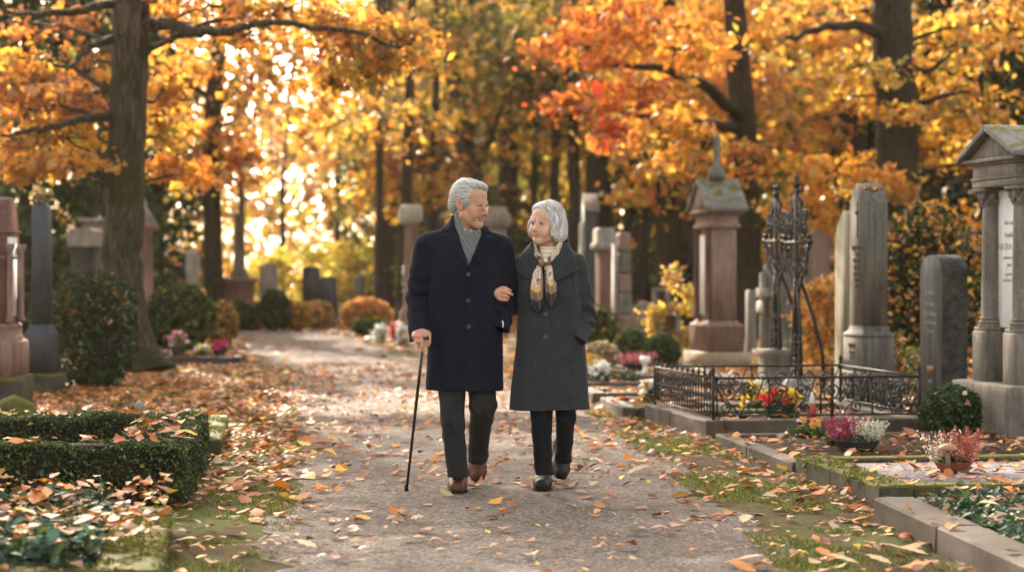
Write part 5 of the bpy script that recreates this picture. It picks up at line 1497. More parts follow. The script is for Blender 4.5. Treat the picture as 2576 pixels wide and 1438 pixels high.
def iron_cross(xd, Y, z0, ztop, lab, base):
    X = (xd - CX) / FX * Y; th = R(12)
    root = empty('iron_cross', (X, Y, 0), th, lab, 'iron cross')
    H = ztop - z0; zc = z0 + H * .66
    s = MB(); P = lambda y, z: (0, y, z)
    s.tube([P(0, z0), P(0, ztop - .12)], .022, 8)
    for sg in (-1, 1):
        s.tube([P(sg * .13, z0), P(sg * .09, z0 + .25 * H), P(sg * .025, z0 + .48 * H)], .015, 6)
    s.lathe([(.018, ztop - .14), (.032, ztop - .11), (.016, ztop - .08), (.026, ztop - .05), (.008, ztop - .01), (.002, ztop + .03)], (0, 0, 0), 10)
    for zz in (.08, .2, .34, .46): s.ball((0, 0, z0 + zz * H), .028, 8)
    s.build('stem', M_iron, root, smooth=True)
    a = MB(); a.tube([P(-.34, zc), P(.34, zc)], .016, 8)
    for sg in (-1, 1):
        for dy, dz, rr in ((.36, 0, .036), (.33, .05, .03), (.33, -.05, .03)): a.ball((0, sg * dy, zc + dz), rr * .85, 8)
        for k in (-1, 1):
            a.tube([P(y, z) for y, z in spiral((sg * .20, zc + k * .10), .075, 1.4, math.pi / 2 * k, sgn=sg * k)], .0135, 6)
            a.tube([P(y, z) for y, z in spiral((sg * .10, zc + k * .22), .06, 1.3, 0, sgn=-sg * k)], .012, 6)
        a.tube([P(sg * .30, zc - .02), P(sg * .27, zc - .17), P(sg * .14, zc - .33), P(sg * .03, zc - .47)], .015, 6)
        a.tube([P(sg * .30, zc + .02), P(sg * .25, zc + .15), P(sg * .12, zc + .27), P(sg * .03, zc + .42)], .015, 6)
        for zz in (.46, .53): a.ball((0, sg * .04, zc + zz), .024, 7)
        for k2, (yy, dz, rr) in enumerate(((.24, .24, .055), (.13, .36, .045), (.22, -.26, .055), (.10, -.38, .045), (.06, .12, .05))):
            a.tube([P(y, z) for y, z in spiral((sg * yy, zc + dz), rr, 1.5, k2, sgn=sg * (1 if k2 % 2 else -1))], .012, 6); a.ball((0, sg * yy, zc + dz), .015, 6)
    a.tube([P(.15 * math.sin(t), zc + .22 * math.cos(t)) for t in np.linspace(0, 2 * math.pi, 25)], .015, 6)
    a.build('arms', M_iron, root, smooth=True)
    t = MB()
    for k in range(4):
        zz = z0 + .04 + k * .1
        for sg in (-1, 1): t.tube([P(y, z) for y, z in spiral((sg * .055, zz), .045, 1.3, 0 if sg < 0 else math.pi, sgn=sg)], .012, 6)
    t.build('scrollwork', M_iron, root, smooth=True)
    b = MB(); b.tube([(0.01, 0, z0 + .52 * H), (.16, .01, z0 + .3 * H), (.25, .01, z0 + .12 * H), (.27, .01, max(.04, z0 - .12))], .017, 7); b.build('brace', M_iron, root, smooth=True)
    if base == 'ball':
        b = MB(); b.lathe([(.12, 0), (.16, .03), (.17, .10), (.165, .20), (.14, .26), (.08, .29), (.03, .30)], (0, 0, 0), 16, sx=.8, sy=1.0); b.build('pedestal', M_greyl, root, smooth=True)
    else:
        b = MB(); b.sweep_sq([(.05, -.02), (.05, .05), (.02, .08), (0, z0 - .08), (.025, z0 - .05), (.025, z0 + .0)], .12, .17, (0, 0, 0)); b.build('pedestal', M_greys, root)
    return root

def build_fence(tr, w, l, h0, t):
    """iron fence on top of the kerb of a plot: local frame of the plot"""
    root = empty('iron_fence', tr(0, 0, h0), R(9.5), 'low black wrought iron fence with scrolls round a grave plot', 'iron fence')
    k = t / 2; H = .315
    x0, x1, y0, y1 = k, w - k, k, l - k
    for px, py in ((x0, y0), (x1, y0), (x0, y1), (x1, y1), ((x0 + x1) / 2 + .12, y0)):
        p = MB(); p.box((px, py, H * .53), (.011, .011, H * .53), bev=.002); p.lathe([(.012, 0), (.017, .012), (.010, .02), (.019, .036), (.012, .055), (.005, .07), (.001, .085)], (px, py, H * 1.06), 8); p.build('post', M_iron, root, smooth=True)
    def panel(a, b, name, dense=False):
        a, b = np.array(a), np.array(b); L_ = np.linalg.norm(b - a); d = (b - a) / L_
        P = lambda s, z: (a[0] + d[0] * s, a[1] + d[1] * s, z)
        m = MB()
        m.tube([P(.012, H), P(L_ - .012, H)], .0105, 6); m.tube([P(.012, .03), P(L_ - .012, .03)], .008, 6)
        pn = m.build(name, M_irong if dense else M_iron, root, smooth=True)
        if dense:
            n = max(4, int(L_ / .085))
            for i in range(1, n):
                q = MB(); s = L_ * i / n
                q.lathe([(.006, .03), (.006, .08), (.013, .10), (.006, .12), (.006, .155), (.016, .175), (.006, .195), (.006, .24), (.012, .255), (.006, .27), (.006, H)], P(s, 0), 7)
                for k2 in (-1, 1): q.ball(P(s + k2 * .018, .175), .010, 6)
                if i % 2: q.lathe([(.008, H + .005), (.014, H + .03), (.005, H + .05), (.001, H + .06)], P(s, 0), 7)
                q.build('baluster', M_irong, pn, smooth=True)
        else:
            n = max(2, round(L_ / .40)); cw = L_ / n
            for i in range(n):
                s0 = i * cw; q = MB()
                mid = s0 + cw / 2
                for k2 in (-1, 1):
                    q.tube([P(x, z) for x, z in spiral((mid + k2 * cw * .21, H * .68), .062, 1.6, -math.pi / 2, sgn=-k2)], .0065, 6)
                    q.tube([P(x, z) for x, z in spiral((mid + k2 * cw * .27, H * .30), .050, 1.5, math.pi / 2, sgn=k2)], .0065, 6)
                    q.tube([P(mid + k2 * .01, .04), P(mid + k2 * cw * .10, H * .30), P(mid + k2 * cw * .32, H * .45), P(mid + k2 * cw * .42, H * .80), P(mid + k2 * cw * .46, H * .98)], .0065, 6)
                    q.ball(P(mid + k2 * cw * .21, H * .68), .012, 6)
                q.tube([P(s0 + .03, .035), P(s0 + .03, H)], .0075, 6)
                q.ball(P(mid, H * .5), .014, 7)
                q.build('scroll', M_iron, pn, smooth=True)
        return pn
    panel((x0, y0), (x1, y0), 'front_panel'); panel((x0, y1), (x1, y1), 'rear_panel'); panel((x1, y0), (x1, y1), 'right_panel')
    panel((x0, y0), (x0, y1), 'left_panel', dense=True)

def build_left_stones():
    th = R(-2)
    def root_at(name, lab, xd, Y, cat='gravestone'):
        X = (xd - CX) / FX * Y
        return empty(name, (X, Y, 0), th, lab, cat)
    # local frame: x = towards the path (front), origin at near-front corner; stone extends to -x and +y
    r = root_at('arched_gravestone', 'red sandstone tomb with arched top and white niche at the left edge of the view', 10, 19.0)
    W_, T_ = .50, .42
    prof = lambda i: [(i, .78), (i, 1.50)] + [(W_ / 2 - (W_ / 2 - i) * math.cos(a), 1.50 + (.42 - i * .5) * math.sin(a)) for a in np.linspace(.12, math.pi - .12, 11)] + [(W_ - i, 1.50), (W_ - i, .78)]
    b = MB(); b.prism(prof(0), 'x', -T_, 0); b.build('slab', M_pinkd, r)
    b = MB()
    for z0, z1, e in ((1.60, 1.62, .02), (1.36, 1.385, .012)): b.box((-T_ / 2, W_ / 2, (z0 + z1) / 2), (T_ / 2 + e, W_ / 2 + e, (z1 - z0) / 2), bev=.004)
    b.build('moulding', M_greys, r)
    b = MB(); b.box((.004, W_ / 2, 1.2), (.004, .15, .36)); b.build('niche_panel', M_marble, r)
    for yy in (.06, W_ - .06):
        b = MB(); b.lathe([(.05, .79), (.05, .82), (.035, .84), (.033, 1.42), (.05, 1.46), (.055, 1.50)], (.03, yy, 0), 12); b.build('half_column', M_pink, r, smooth=True)
    b = MB(); b.sweep_sq([(.075, .30), (.075, .60), (.065, .62), (.03, .64), (.025, .74), (.03, .76), (.01, .78)], T_ / 2, W_ / 2, (-T_ / 2, W_ / 2, 0)); b.build('plinth', M_pink, r)
    b = MB(); b.sweep_sq([(.11, -.02), (.11, .26), (.10, .30)], T_ / 2, W_ / 2, (-T_ / 2, W_ / 2, 0), .02); rough(b.build('base', M_kerbm, r), .02, 6, 4, cuts=3)
    # slate obelisk
    r = root_at('slate_obelisk', 'dark blue slate obelisk with withered white flowers on its tip, at left', 119, 21.6)
    W_, T_ = .23, .17; c = (-T_ / 2, W_ / 2, 0)
    b = MB(); b.sweep_sq([(.06, -.02), (.06, .18), (.05, .2)], T_ / 2 + .05, W_ / 2 + .05, c, .02); rough(b.build('base', M_kerbm, r), .015, 7, 6, cuts=3)
    b = MB(); b.sweep_sq([(.055, .20), (.055, .60), (.05, .62), (.03, .64), (.02, .68), (.005, .70)], T_ / 2, W_ / 2, c); b.build('pedestal', M_slate, r)
    b = MB(); b.sweep_sq([(.0, .70), (-.008, 1.90), (-.06, 1.96)], T_ / 2, W_ / 2, c); b.build('shaft', M_slate, r)
    P = np.array([-T_ / 2, W_ / 2, 2.02]) + rng.normal(size=(260, 3)) * [.05, .05, .03]
    V, F, C = leafquads(P, .045, pick(260, dict(pale=3, blue=1, green=1)), .8); o = link('withered_flowers', mesh_np('withered_flowers', V + np.array(r.location), F, M_petal, col=C, smooth=False)); tag(o, 'withered white flowers lying on the tip of the slate obelisk', 'flowers')
    # curved top stone behind the bush
    r = root_at('curved_gravestone', 'dark headstone with a pale rounded cap, behind the dark bush at left', 232, 29.5)
    b = MB(); b.box((-.16, .3, .75), (.14, .3, .83)); b.build('slab', M_gran, r)
    b = MB(); b.prism([(-.34, 1.582), (.02, 1.582), (.035, 1.72), (.01, 1.80), (-.05, 1.84), (-.27, 1.84), (-.33, 1.80), (-.355, 1.72)], 'y', -.03, .63); auto_smooth(b.build('cap', M_greyl, r), 30)
    r = root_at('pale_slab', 'pale pink stone slab directly beside the dark capped headstone', 257, 31.5)
    b = MB(); b.prism([(0, 0), (.7, 0), (.7, 1.9), (0, 1.96)], 'x', -.3, 0); b.build('slab', M_pink, r)
    b = MB(); b.box((-.16, .35, 1.99), (.19, .38, .035), bev=.01); b.build('cap', M_greyl, r)
    # obelisk behind trunk
    r = root_at('pink_obelisk', 'pale pink pillar with pyramid top, partly hidden by the big trunk', 374, 35)
    b = MB(); b.sweep_sq([(.10, 0), (.10, .5), (0, .55), (-.01, 1.9), (.06, 1.94), (.06, 2.02)], .2, .2, (-.2, .2, 0)); b.build('shaft', M_pink, r)
    b = MB(); b.sweep_sq([(.06, 2.02), (-.09, 2.3), (-.18, 2.75)], .2, .2, (-.2, .2, 0)); b.build('spire', M_greyl, r)
    r = root_at('slim_gravestone', 'slim pale stone with rounded top standing before the second trunk', 494, 39.5)
    b = MB(); b.prism([(0, 0), (.34, 0), (.34, 1.5), (.25, 1.62), (.09, 1.62), (0, 1.5)], 'x', -.2, 0); b.build('slab', M_greyl, r)
    # column on pedestal
    X = (602 - CX) / FX * 44
    r = empty('broken_column', (X, 44, 0), th, 'round stone column on a broad square pedestal, left of the path\'s end', 'grave column')
    b = MB(); b.sweep_sq([(.1, 0), (.1, .15), (0, .2), (0, .95), (.07, 1.0), (.07, 1.08)], .27, .27, (0, 0, 0)); b.build('pedestal', M_pink, r)
    b = MB(); b.lathe([(.20, 1.08), (.20, 1.16), (.15, 1.22), (.125, 1.3), (.105, 2.3), (.13, 2.35), (.12, 2.42)], (0, 0, 0), 18); auto_smooth(b.build('column', M_greys, r), 40)
    for xd, Y, w_, h_, mat, lean, nm, lab in ((675, 46, .36, 1.38, M_greyl, 0, 'grey_headstone', 'pale grey upright headstone at the far end of the path'), (782, 47, .38, 1.32, M_dark, 0, 'black_headstone', 'black polished headstone at the far end of the path'), (832, 46, .36, 1.1, M_slate, -.07, 'leaning_headstone', 'slightly leaning grey headstone beside the black one')):
        X = (xd - CX) / FX * Y
        r = empty(nm, (X, Y, 0), R(-4), lab, 'gravestone'); r.rotation_euler[1] = lean
        b = MB(); b.box((0, .05, .07), (w_ * .5 + .08, .18, .09), bev=.015); b.build('plinth', M_greys, r)
        b = MB(); b.prism([(-w_ / 2, .161), (w_ / 2, .161), (w_ / 2, h_ - .06), (w_ / 4, h_), (-w_ / 4, h_), (-w_ / 2, h_ - .06)], 'y', -.04, .12); b.build('slab', mat, r)
    # far extra stones to fill the rows
    for xd, Y, w_, h_, mat, nm, lab in ((905, 60, .3, 1.1, M_greys, 'thin_headstone', 'thin brown headstone far off behind the orange shrub'), (955, 58, .3, 1.2, M_pinkd, 'brown_headstone', 'brown square headstone far off, right of the thin one'),
                                     (2350, 33, .5, 1.5, M_pink, 'hidden_headstone', 'pink headstone half hidden by shrubs at far right'), (2055, 34, .4, 1.9, M_pink, 'pink_pillar', 'blurred pink pillar beyond the iron crosses')):
        X = (xd - CX) / FX * Y
        r = empty(nm, (X, Y, 0), R(5), lab, 'gravestone')
        b = MB(); b.prism([(-w_ / 2, 0), (w_ / 2, 0), (w_ / 2, h_ - .1), (0, h_), (-w_ / 2, h_ - .1)], 'y', -.08, .08); b.build('slab', mat, r)

# ---------------------------------------------------------------- plants
def bush(name, label, cat, base, rad, n, leaf, mix, mat=None, fallen=0, stems=True, core=True, jit=.3, k=None, shape='ball', seed=0, upw=0):
    r = np.random.default_rng(100 + seed)
    base = np.array(base, float); rad = np.array(rad, float)
    root = empty(name, base, 0, label, cat)
    c = np.array([0, 0, rad[2] * 1.02])
    d = r.normal(size=(n, 3)); d /= np.linalg.norm(d, axis=1)[:, None]
    lump = 1 + .10 * wob(d[:, 0], d[:, 1], d[:, 2], 4.5, seed) + .06 * wob(d[:, 0], d[:, 1], d[:, 2], 11, seed + 3)
    q = 1 - np.abs(r.normal(0, .10, n))
    P = c + d * rad * (lump * q)[:, None]
    if shape == 'box': 
        e = 3.2; nd = (np.abs(d) ** e).sum(1) ** (1 / e); P = c + d / nd[:, None] * rad * (lump * q)[:, None]
    if not core: P = clumps(n, c, rad * .95, max(8, n // 45), rad.mean() * .36, r, .1)
    P[:, 2] = np.maximum(P[:, 2], .01)
    parts = [leafquads(P, leaf, pick(n, mix, jit, r), .6, r=r)]
    if fallen:
        d2 = r.normal(size=(fallen, 3)); d2[:, 2] = np.abs(d2[:, 2]) * .8; d2[:, 1] = -np.abs(d2[:, 1]); d2 /= np.linalg.norm(d2, axis=1)[:, None]
        P2 = c + d2 * rad * 1.0
        fm = join([curled(P2, .062, pick(fallen, dict(orange=3, tan=2, brown=2, gold=1), .25, r), r, .6)])
        leafobj('caught_leaves', [fm], M_fallen, root)
    leafobj('foliage', parts, mat or M_ever, root)
    if core:
        b = MB(); b.ball(c * [1, 1, .96], 1.0, 12); V = b.v[0]; b.v[0] = (V - c) * rad * .80 + c; b.build('dark_core', M_bark2, root, smooth=True)  # added solid core, a dark inside that stops the view through
    return root

def heather_spikes(center, rad, n, h, mix, r, lean=.45):
    parts = []
    for i in range(n):
        a = r.uniform(0, 2 * math.pi); q = math.sqrt(r.random()); off = np.array([math.cos(a), math.sin(a), 0]) * q
        d = off * lean + np.array([0, 0, 1.0]); d /= np.linalg.norm(d)
        L_ = h * r.uniform(.7, 1.1); m = 22
        t = r.random(m) ** .8
        P = np.array(center) + off * rad + d * (t * L_)[:, None] + r.normal(size=(m, 3)) * .0035
        parts.append(leafquads(P, .012, pick(m, mix, .22, r), .8, r=r))
    return parts

PAL.update(purple=(.30, .045, .115), cream=(.66, .66, .52), mauve=(.30, .095, .075), white=(.80, .78, .72), redf=(.60, .03, .025), yel=(.75, .50, .03), pink=(.62, .20, .24), magenta=(.55, .03, .16), pansy=(.72, .28, .01), violet=(.25, .25, .55), wine=(.30, .03, .05))

def bowl(root, r0, h, mat, name='pot'):
    b = MB(); b.lathe([(r0 * .62, 0), (r0 * .8, h * .25), (r0 * .95, h * .75), (r0, h * .92), (r0 * 1.03, h), (r0 * .92, h), (r0 * .86, h * .8), (r0 * .1, h * .78)], (0, 0, 0), 22)
    o = b.build(name, mat, root, smooth=True); auto_smooth(o, 40); return o

def pansy(root, p, s, cmix, r, tilt=(0, -.7, .5)):
    n = np.array(tilt) + r.normal(0, .25, 3); n /= np.linalg.norm(n); u = np.cross(n, [0, 0, 1.0]); u /= np.linalg.norm(u); v = np.cross(u, n) * 1
    V, F, C = [], [], []; b = 0
    col = pick(1, cmix, .12, r)[0]
    for k in range(5):
        a = 2 * math.pi * k / 5 + .3; d = u * math.cos(a) + v * math.sin(a); e = np.cross(n, d)
        pts = [p + n * .002 * k, p + d * s * .5 + e * s * .38 + n * .004, p + d * s * 1.0 + e * s * .16 + n * .006, p + d * s * 1.0 - e * s * .16 + n * .006, p + d * s * .5 - e * s * .38 + n * .004]
        V += pts; F.append([b, b + 1, b + 2, b + 3]); F.append([b, b + 3, b + 4, b + 4]); C += [col * .5] + [col] * 4; b += 5
    Fq = np.array([f for f in F if len(set(f)) == 4]); Ft = np.array([f[:3] for f in F if len(set(f)) == 3])
    me = mesh_np('flower', np.array(V), [Fq, Ft], M_petal, col=np.array(C), smooth=False)
    return link('flower', me, root)

def pansy_plant(xd, yd, z, lab, mixes, seed, s=.028, spread=.09, leafn=420):
    r = np.random.default_rng(seed); base = GD(xd, yd, z)
    root = empty('pansy_plant', base, 0, lab, 'flowers')
    P = np.abs(r.normal(size=(leafn, 3))) * np.array([1, 1, 1]); P = r.normal(size=(leafn, 3)) * [spread * .8, spread * .6, .02] + [0, 0, .04]; P[:, 2] = np.abs(P[:, 2])
    leafobj('leaves', [leafquads(P, .034, pick(leafn, dict(green=3, dkgreen=2), .3, r), .55, r=r)], M_ever, root)
    for mix, cnt in mixes:
        for _ in range(cnt):
            p = np.array([r.normal(0, spread * .6), r.normal(-.02, spread * .4), .085 + abs(r.normal(0, .02))]); pansy(root, p, s * r.uniform(.8, 1.2), mix, r)
    return root

def flower_bowl(name, lab, base, r0, h, potmat, greens, flowers, seed, cat='flowers', leaf=.04, hgt=.10):
    r = np.random.default_rng(seed); root = empty(name, base, 0, lab, cat)
    if r0 > 0: bowl(root, r0, h, potmat)
    rr = max(r0, .08) * 1.05
    n = greens; P = in_ball(n, (0, 0, h + hgt * .3), (rr, rr, hgt * .7), r); P[:, 2] = np.maximum(P[:, 2], h * .8)
    leafobj('leaves', [leafquads(P, leaf, pick(n, dict(green=3, dkgreen=2, olive=.6), .3, r), .5, r=r)], M_ever, root)
    for mix, cnt, s in flowers:
        for _ in range(cnt):
            p = in_ball(1, (0, -.02, h + hgt * .65), (rr, rr, hgt * .5), r, .4)[0]
            q = 26; Q = p + r.normal(size=(q, 3)) * s * .42
            leafobj('flower', [leafquads(Q, s * .75, pick(q, mix, .15, r), .8, r=r)], M_petal, root)
    return root

# ---------------------------------------------------------------- trees
def trunk_mesh(pts, radii, limbs, seed):
    r = np.random.default_rng(seed)
    m = MB(); pts = np.array(pts, float)
    # resample
    t = np.linspace(0, 1, len(pts)); tt = np.linspace(0, 1, 40)
    P = np.stack([np.interp(tt, t, pts[:, i]) for i in range(3)], 1)
    ker = np.array([.25, .5, .25])
    for _ in range(3):
        Q = P.copy(); Q[1:-1] = P[:-2] * .25 + P[1:-1] * .5 + P[2:] * .25; P = Q
    rad = np.interp(tt, np.linspace(0, 1, len(radii)), radii)
    P[1:-1, :2] += r.normal(0, 1, (38, 2)) * (rad[1:-1] * .05)[:, None]
    m.tube(P, list(rad), 20)
    V = m.v[0].reshape(40 * 20, 3)
    a = np.tile(np.arange(20) * 2 * math.pi / 20, 40); zz = np.repeat(np.arange(40), 20)
    ctr = np.repeat(P, 20, 0); d = V - ctr
    f = 1 + .05 * np.sin(a * 5 + zz * .05 + seed) + .035 * np.sin(a * 9 + seed * 2 + zz * .13) + .02 * r.normal(size=len(a))
    base = np.clip(1 - (V[:, 2]) / .55, 0, 1) ** 2
    f = f + base * (.45 + .35 * np.sin(a * 4 + seed))
    m.v[0] = ctr + d * f[:, None]
    for L_, r0, r1 in limbs:
        L_ = np.array(L_, float); k = max(8, 4 * len(L_)); s = np.linspace(0, 1, len(L_)); q = np.linspace(0, 1, k)
        B = np.stack([np.interp(q, s, L_[:, i]) for i in range(3)], 1)
        for _ in range(2):
            Q = B.copy(); Q[1:-1] = B[:-2] * .25 + B[1:-1] * .5 + B[2:] * .25; B = Q
        B[1:] += r.normal(size=(k - 1, 3)) * (.25 * r1 + .01)
        m.tube(B, list(np.linspace(r0, r1, k)), 8)
    return m

def rand_twigs(m, P0, P1, n, r, L_=.8, rad=.012):
    """thin twigs off a limb"""
    for _ in range(n):
        t = r.random(); p = np.array(P0) * (1 - t) + np.array(P1) * t
        d = r.normal(size=3) * [1, 1, .6]; d /= np.linalg.norm(d)
        m.tube([p, p + d * L_ * .5 + [0, 0, -.02], p + d * L_ * r.uniform(.7, 1.2) + [0, 0, -.10 * L_]], [rad, rad * .6, rad * .3], 5)

TREES = []
def tree(name, label, pts, radii, crown, leaf, mix, limbs=(), seed=0, bark=None, mat=None, twigs=True, group=None, asp=.6, cat='tree', jit=.28, extra=None):
    """pts world trunk points; crown list of (centre, radii, leaves, clumps, clump size[, mix])"""
    r = np.random.default_rng(500 + seed)
    base = np.array(pts[0], float); base[2] = 0
    root = empty(name, base, 0, label, cat, group)
    limbs = list(limbs); limbs0 = len(limbs)
    P = np.array(pts, float)
    for cr in crown:
        c = np.array(cr[0], float)
        if twigs and np.linalg.norm((c - P[0])[:2]) < (2.0 if limbs0 else 9) and c[2] < 9:
            # a limb from the trunk to the clump centre
            zt = c[2] - .25 * np.linalg.norm((c - base)[:2]); zt = min(max(zt, P[0][2] + 1.8), P[-1][2])
            s = np.interp(zt, P[:, 2], np.arange(len(P))); i = int(min(s, len(P) - 2)); f = s - i; a = P[i] * (1 - f) + P[i + 1] * f
            mid = (a + c) / 2 + r.normal(0, .12, 3) + [0, 0, .12 * np.linalg.norm(c - a) * r.uniform(-.5, 1)]
            rr = max(.02, min(.09, .012 * np.linalg.norm(c - a) + .02))
            limbs.append(([a, mid, c], rr, .012))
    m = trunk_mesh(pts, radii, limbs, seed)
    if twigs:
        for cr in crown:
            c = np.array(cr[0], float); rd = np.array(cr[1], float)
            for _ in range(6):
                e = in_ball(1, c, rd * .9, r)[0]; m.tube([c, (c + e) / 2 + r.normal(0, .05, 3), e], [.018, .012, .005], 5)
    for V in m.v: V -= base
    m.build('trunk', bark or M_bark, root, smooth=True)
    parts = []
    for cr in crown:
        c, rd, n, k, cl = cr[:5]; n = int(n * 1.2); mx = cr[5] if len(cr) > 5 and cr[5] else mix
        Q = clumps(n, np.array(c, float), np.array(rd, float), k, cl, r)
        Q = Q[Q[:, 2] > .15]
        # tone shared by place paints lit masses and unlit gaps into the leaf colour
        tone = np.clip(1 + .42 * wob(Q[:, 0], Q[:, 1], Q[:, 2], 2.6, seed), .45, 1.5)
        parts.append(leafquads(Q - base, leaf * .82, pick(len(Q), mx, jit, r) * tone[:, None], asp, up=(0, 0, 1), upw=.25, r=r))
    if extra: parts += extra
    if parts: leafobj('crown', parts, mat or M_leaf, root)
    return root
# ================================================================ PLOTS AND PLANTS
def far_to_near(A, th, l):
    u, v = plot_axes(None, th); return np.array(A[:2]) - v * l

def build_plots():
    P = {}
    th = R(4); A = far_to_near(GD(2197, 1312), th, 2.6)
    P['sedum'] = kerb_plot('grave_border', 'smooth grey kerb round a bed of blue green ground cover, nearest on the right', A, th, 2.3, 2.6, .125, .21, M_kerbs, group=None)
    th = R(6.5); A = GD(2212, 1275)[:2]
    P['gravel'] = kerb_plot('grave_border', 'thick moss covered kerb round a bed of purple grey gravel', A, th, 2.4, 1.83, .115, .19, M_kerbm, soil_mat=M_purplegravel, soil_h=.085)
    A = GD(1992, 1192)[:2]
    P['pansy'] = kerb_plot('grave_border', 'low stone kerb round a dark soil bed planted with pansies and heather', A, th, 2.6, 2.30, .075, .12, M_kerb, soil_h=.05)
    th = R(9.5); A = GD(1776, 1103)[:2]
    P['fence'] = kerb_plot('grave_border', 'raised stone kerb carrying the low iron fence', A, th, 1.78, 2.05, .135, .15, M_kerbs, soil_h=.08)
    th = R(5); A = GD(1566, 1054)[:2]
    P['small'] = kerb_plot('grave_border', 'small worn stone kerb filled with orange leaves, between path and iron fence', A, th, .95, 1.5, .10, .13, M_kerb, soil_h=.07)
    A = GD(1490, 1014)[:2]
    P['small2'] = kerb_plot('grave_border', 'narrow pale kerb stones just behind the woman\'s coat hem', A, th, 1.2, 1.0, .10, .14, M_kerb, soil_h=.07)
    A = GD(1440, 988)[:2]
    P['flower'] = kerb_plot('grave_border', 'long dark kerb in front of the heather and white flowers', A, R(5), 1.9, 4.6, .11, .12, M_kerb, soil_h=.085)
    # left
    th = R(8); A = far_to_near(GD(432, 1338), th, 2.2); u, v = plot_axes(None, th)
    P['ivy'] = kerb_plot('grave_border', 'thick green mossy kerb of the leaf strewn bed in the bottom left corner', A - u * 2.0, th, 2.0, 2.2, .13, .25, M_kerbm, soil_h=.10)
    th = R(5.5); A = GD(470, 1278)[:2]; u, v = plot_axes(None, th)
    P['hedge'] = (None, None); P['hedgeA'] = (A, th)
    A2 = GD(556, 1148)[:2]; th = R(6.5); u, v = plot_axes(None, th)
    P['left2'] = kerb_plot('grave_border', 'worn mossy kerb stones behind the clipped box hedge', A2 - u * 2.2, th, 2.2, 2.4, .12, .15, M_kerbm, soil_h=.08)
    A3 = GD(606, 916)[:2]; th = R(5); u, v = plot_axes(None, th)
    P['leftflower'] = kerb_plot('grave_border', 'dark kerb of the flower grave beside the big tree', A3 - u * 1.3, th, 1.3, 2.2, .10, .12, M_dark, soil_h=.09)
    moss_on(P['gravel'][0], 0, .19, 0, 1.83, .115, seed=1); moss_on(P['gravel'][0], .19, 2.2, 0, .19, .115, dens=1500, side=False, seed=2)
    moss_on(P['ivy'][0], 1.75, 2.0, 0, 2.2, .13, dens=7000, seed=3); moss_on(P['ivy'][0], .2, 1.75, 1.95, 2.2, .13, seed=4)
    moss_on(P['left2'][0], 2.05, 2.2, 0, 2.4, .12, dens=3500, seed=5)
    return P

def gravel_purple():
    m, nt, out = nodes('purple_gravel'); L = nt.links.new
    tc = N(nt, 'ShaderNodeTexCoord'); v = tc.outputs['Object']
    vo = N(nt, 'ShaderNodeTexVoronoi'); vo.inputs['Scale'].default_value = 62; L(v, vo.inputs['Vector'])
    r = ramp(nt, [(0, (.10, .082, .090)), (.5, (.20, .17, .185)), (1, (.38, .345, .36))]); L(vo.outputs['Color'], r.inputs['Fac'])
    b = N(nt, 'ShaderNodeBsdfPrincipled'); L(r.outputs[0], b.inputs['Base Color']); b.inputs['Roughness'].default_value = .9
    bp = N(nt, 'ShaderNodeBump'); bp.inputs['Strength'].default_value = 1; bp.inputs['Distance'].default_value = .012; bp.invert = True; L(vo.outputs['Distance'], bp.inputs['Height']); L(bp.outputs[0], b.inputs['Normal'])
    L(b.outputs[0], out.inputs['Surface']); return m
M_purplegravel = gravel_purple()

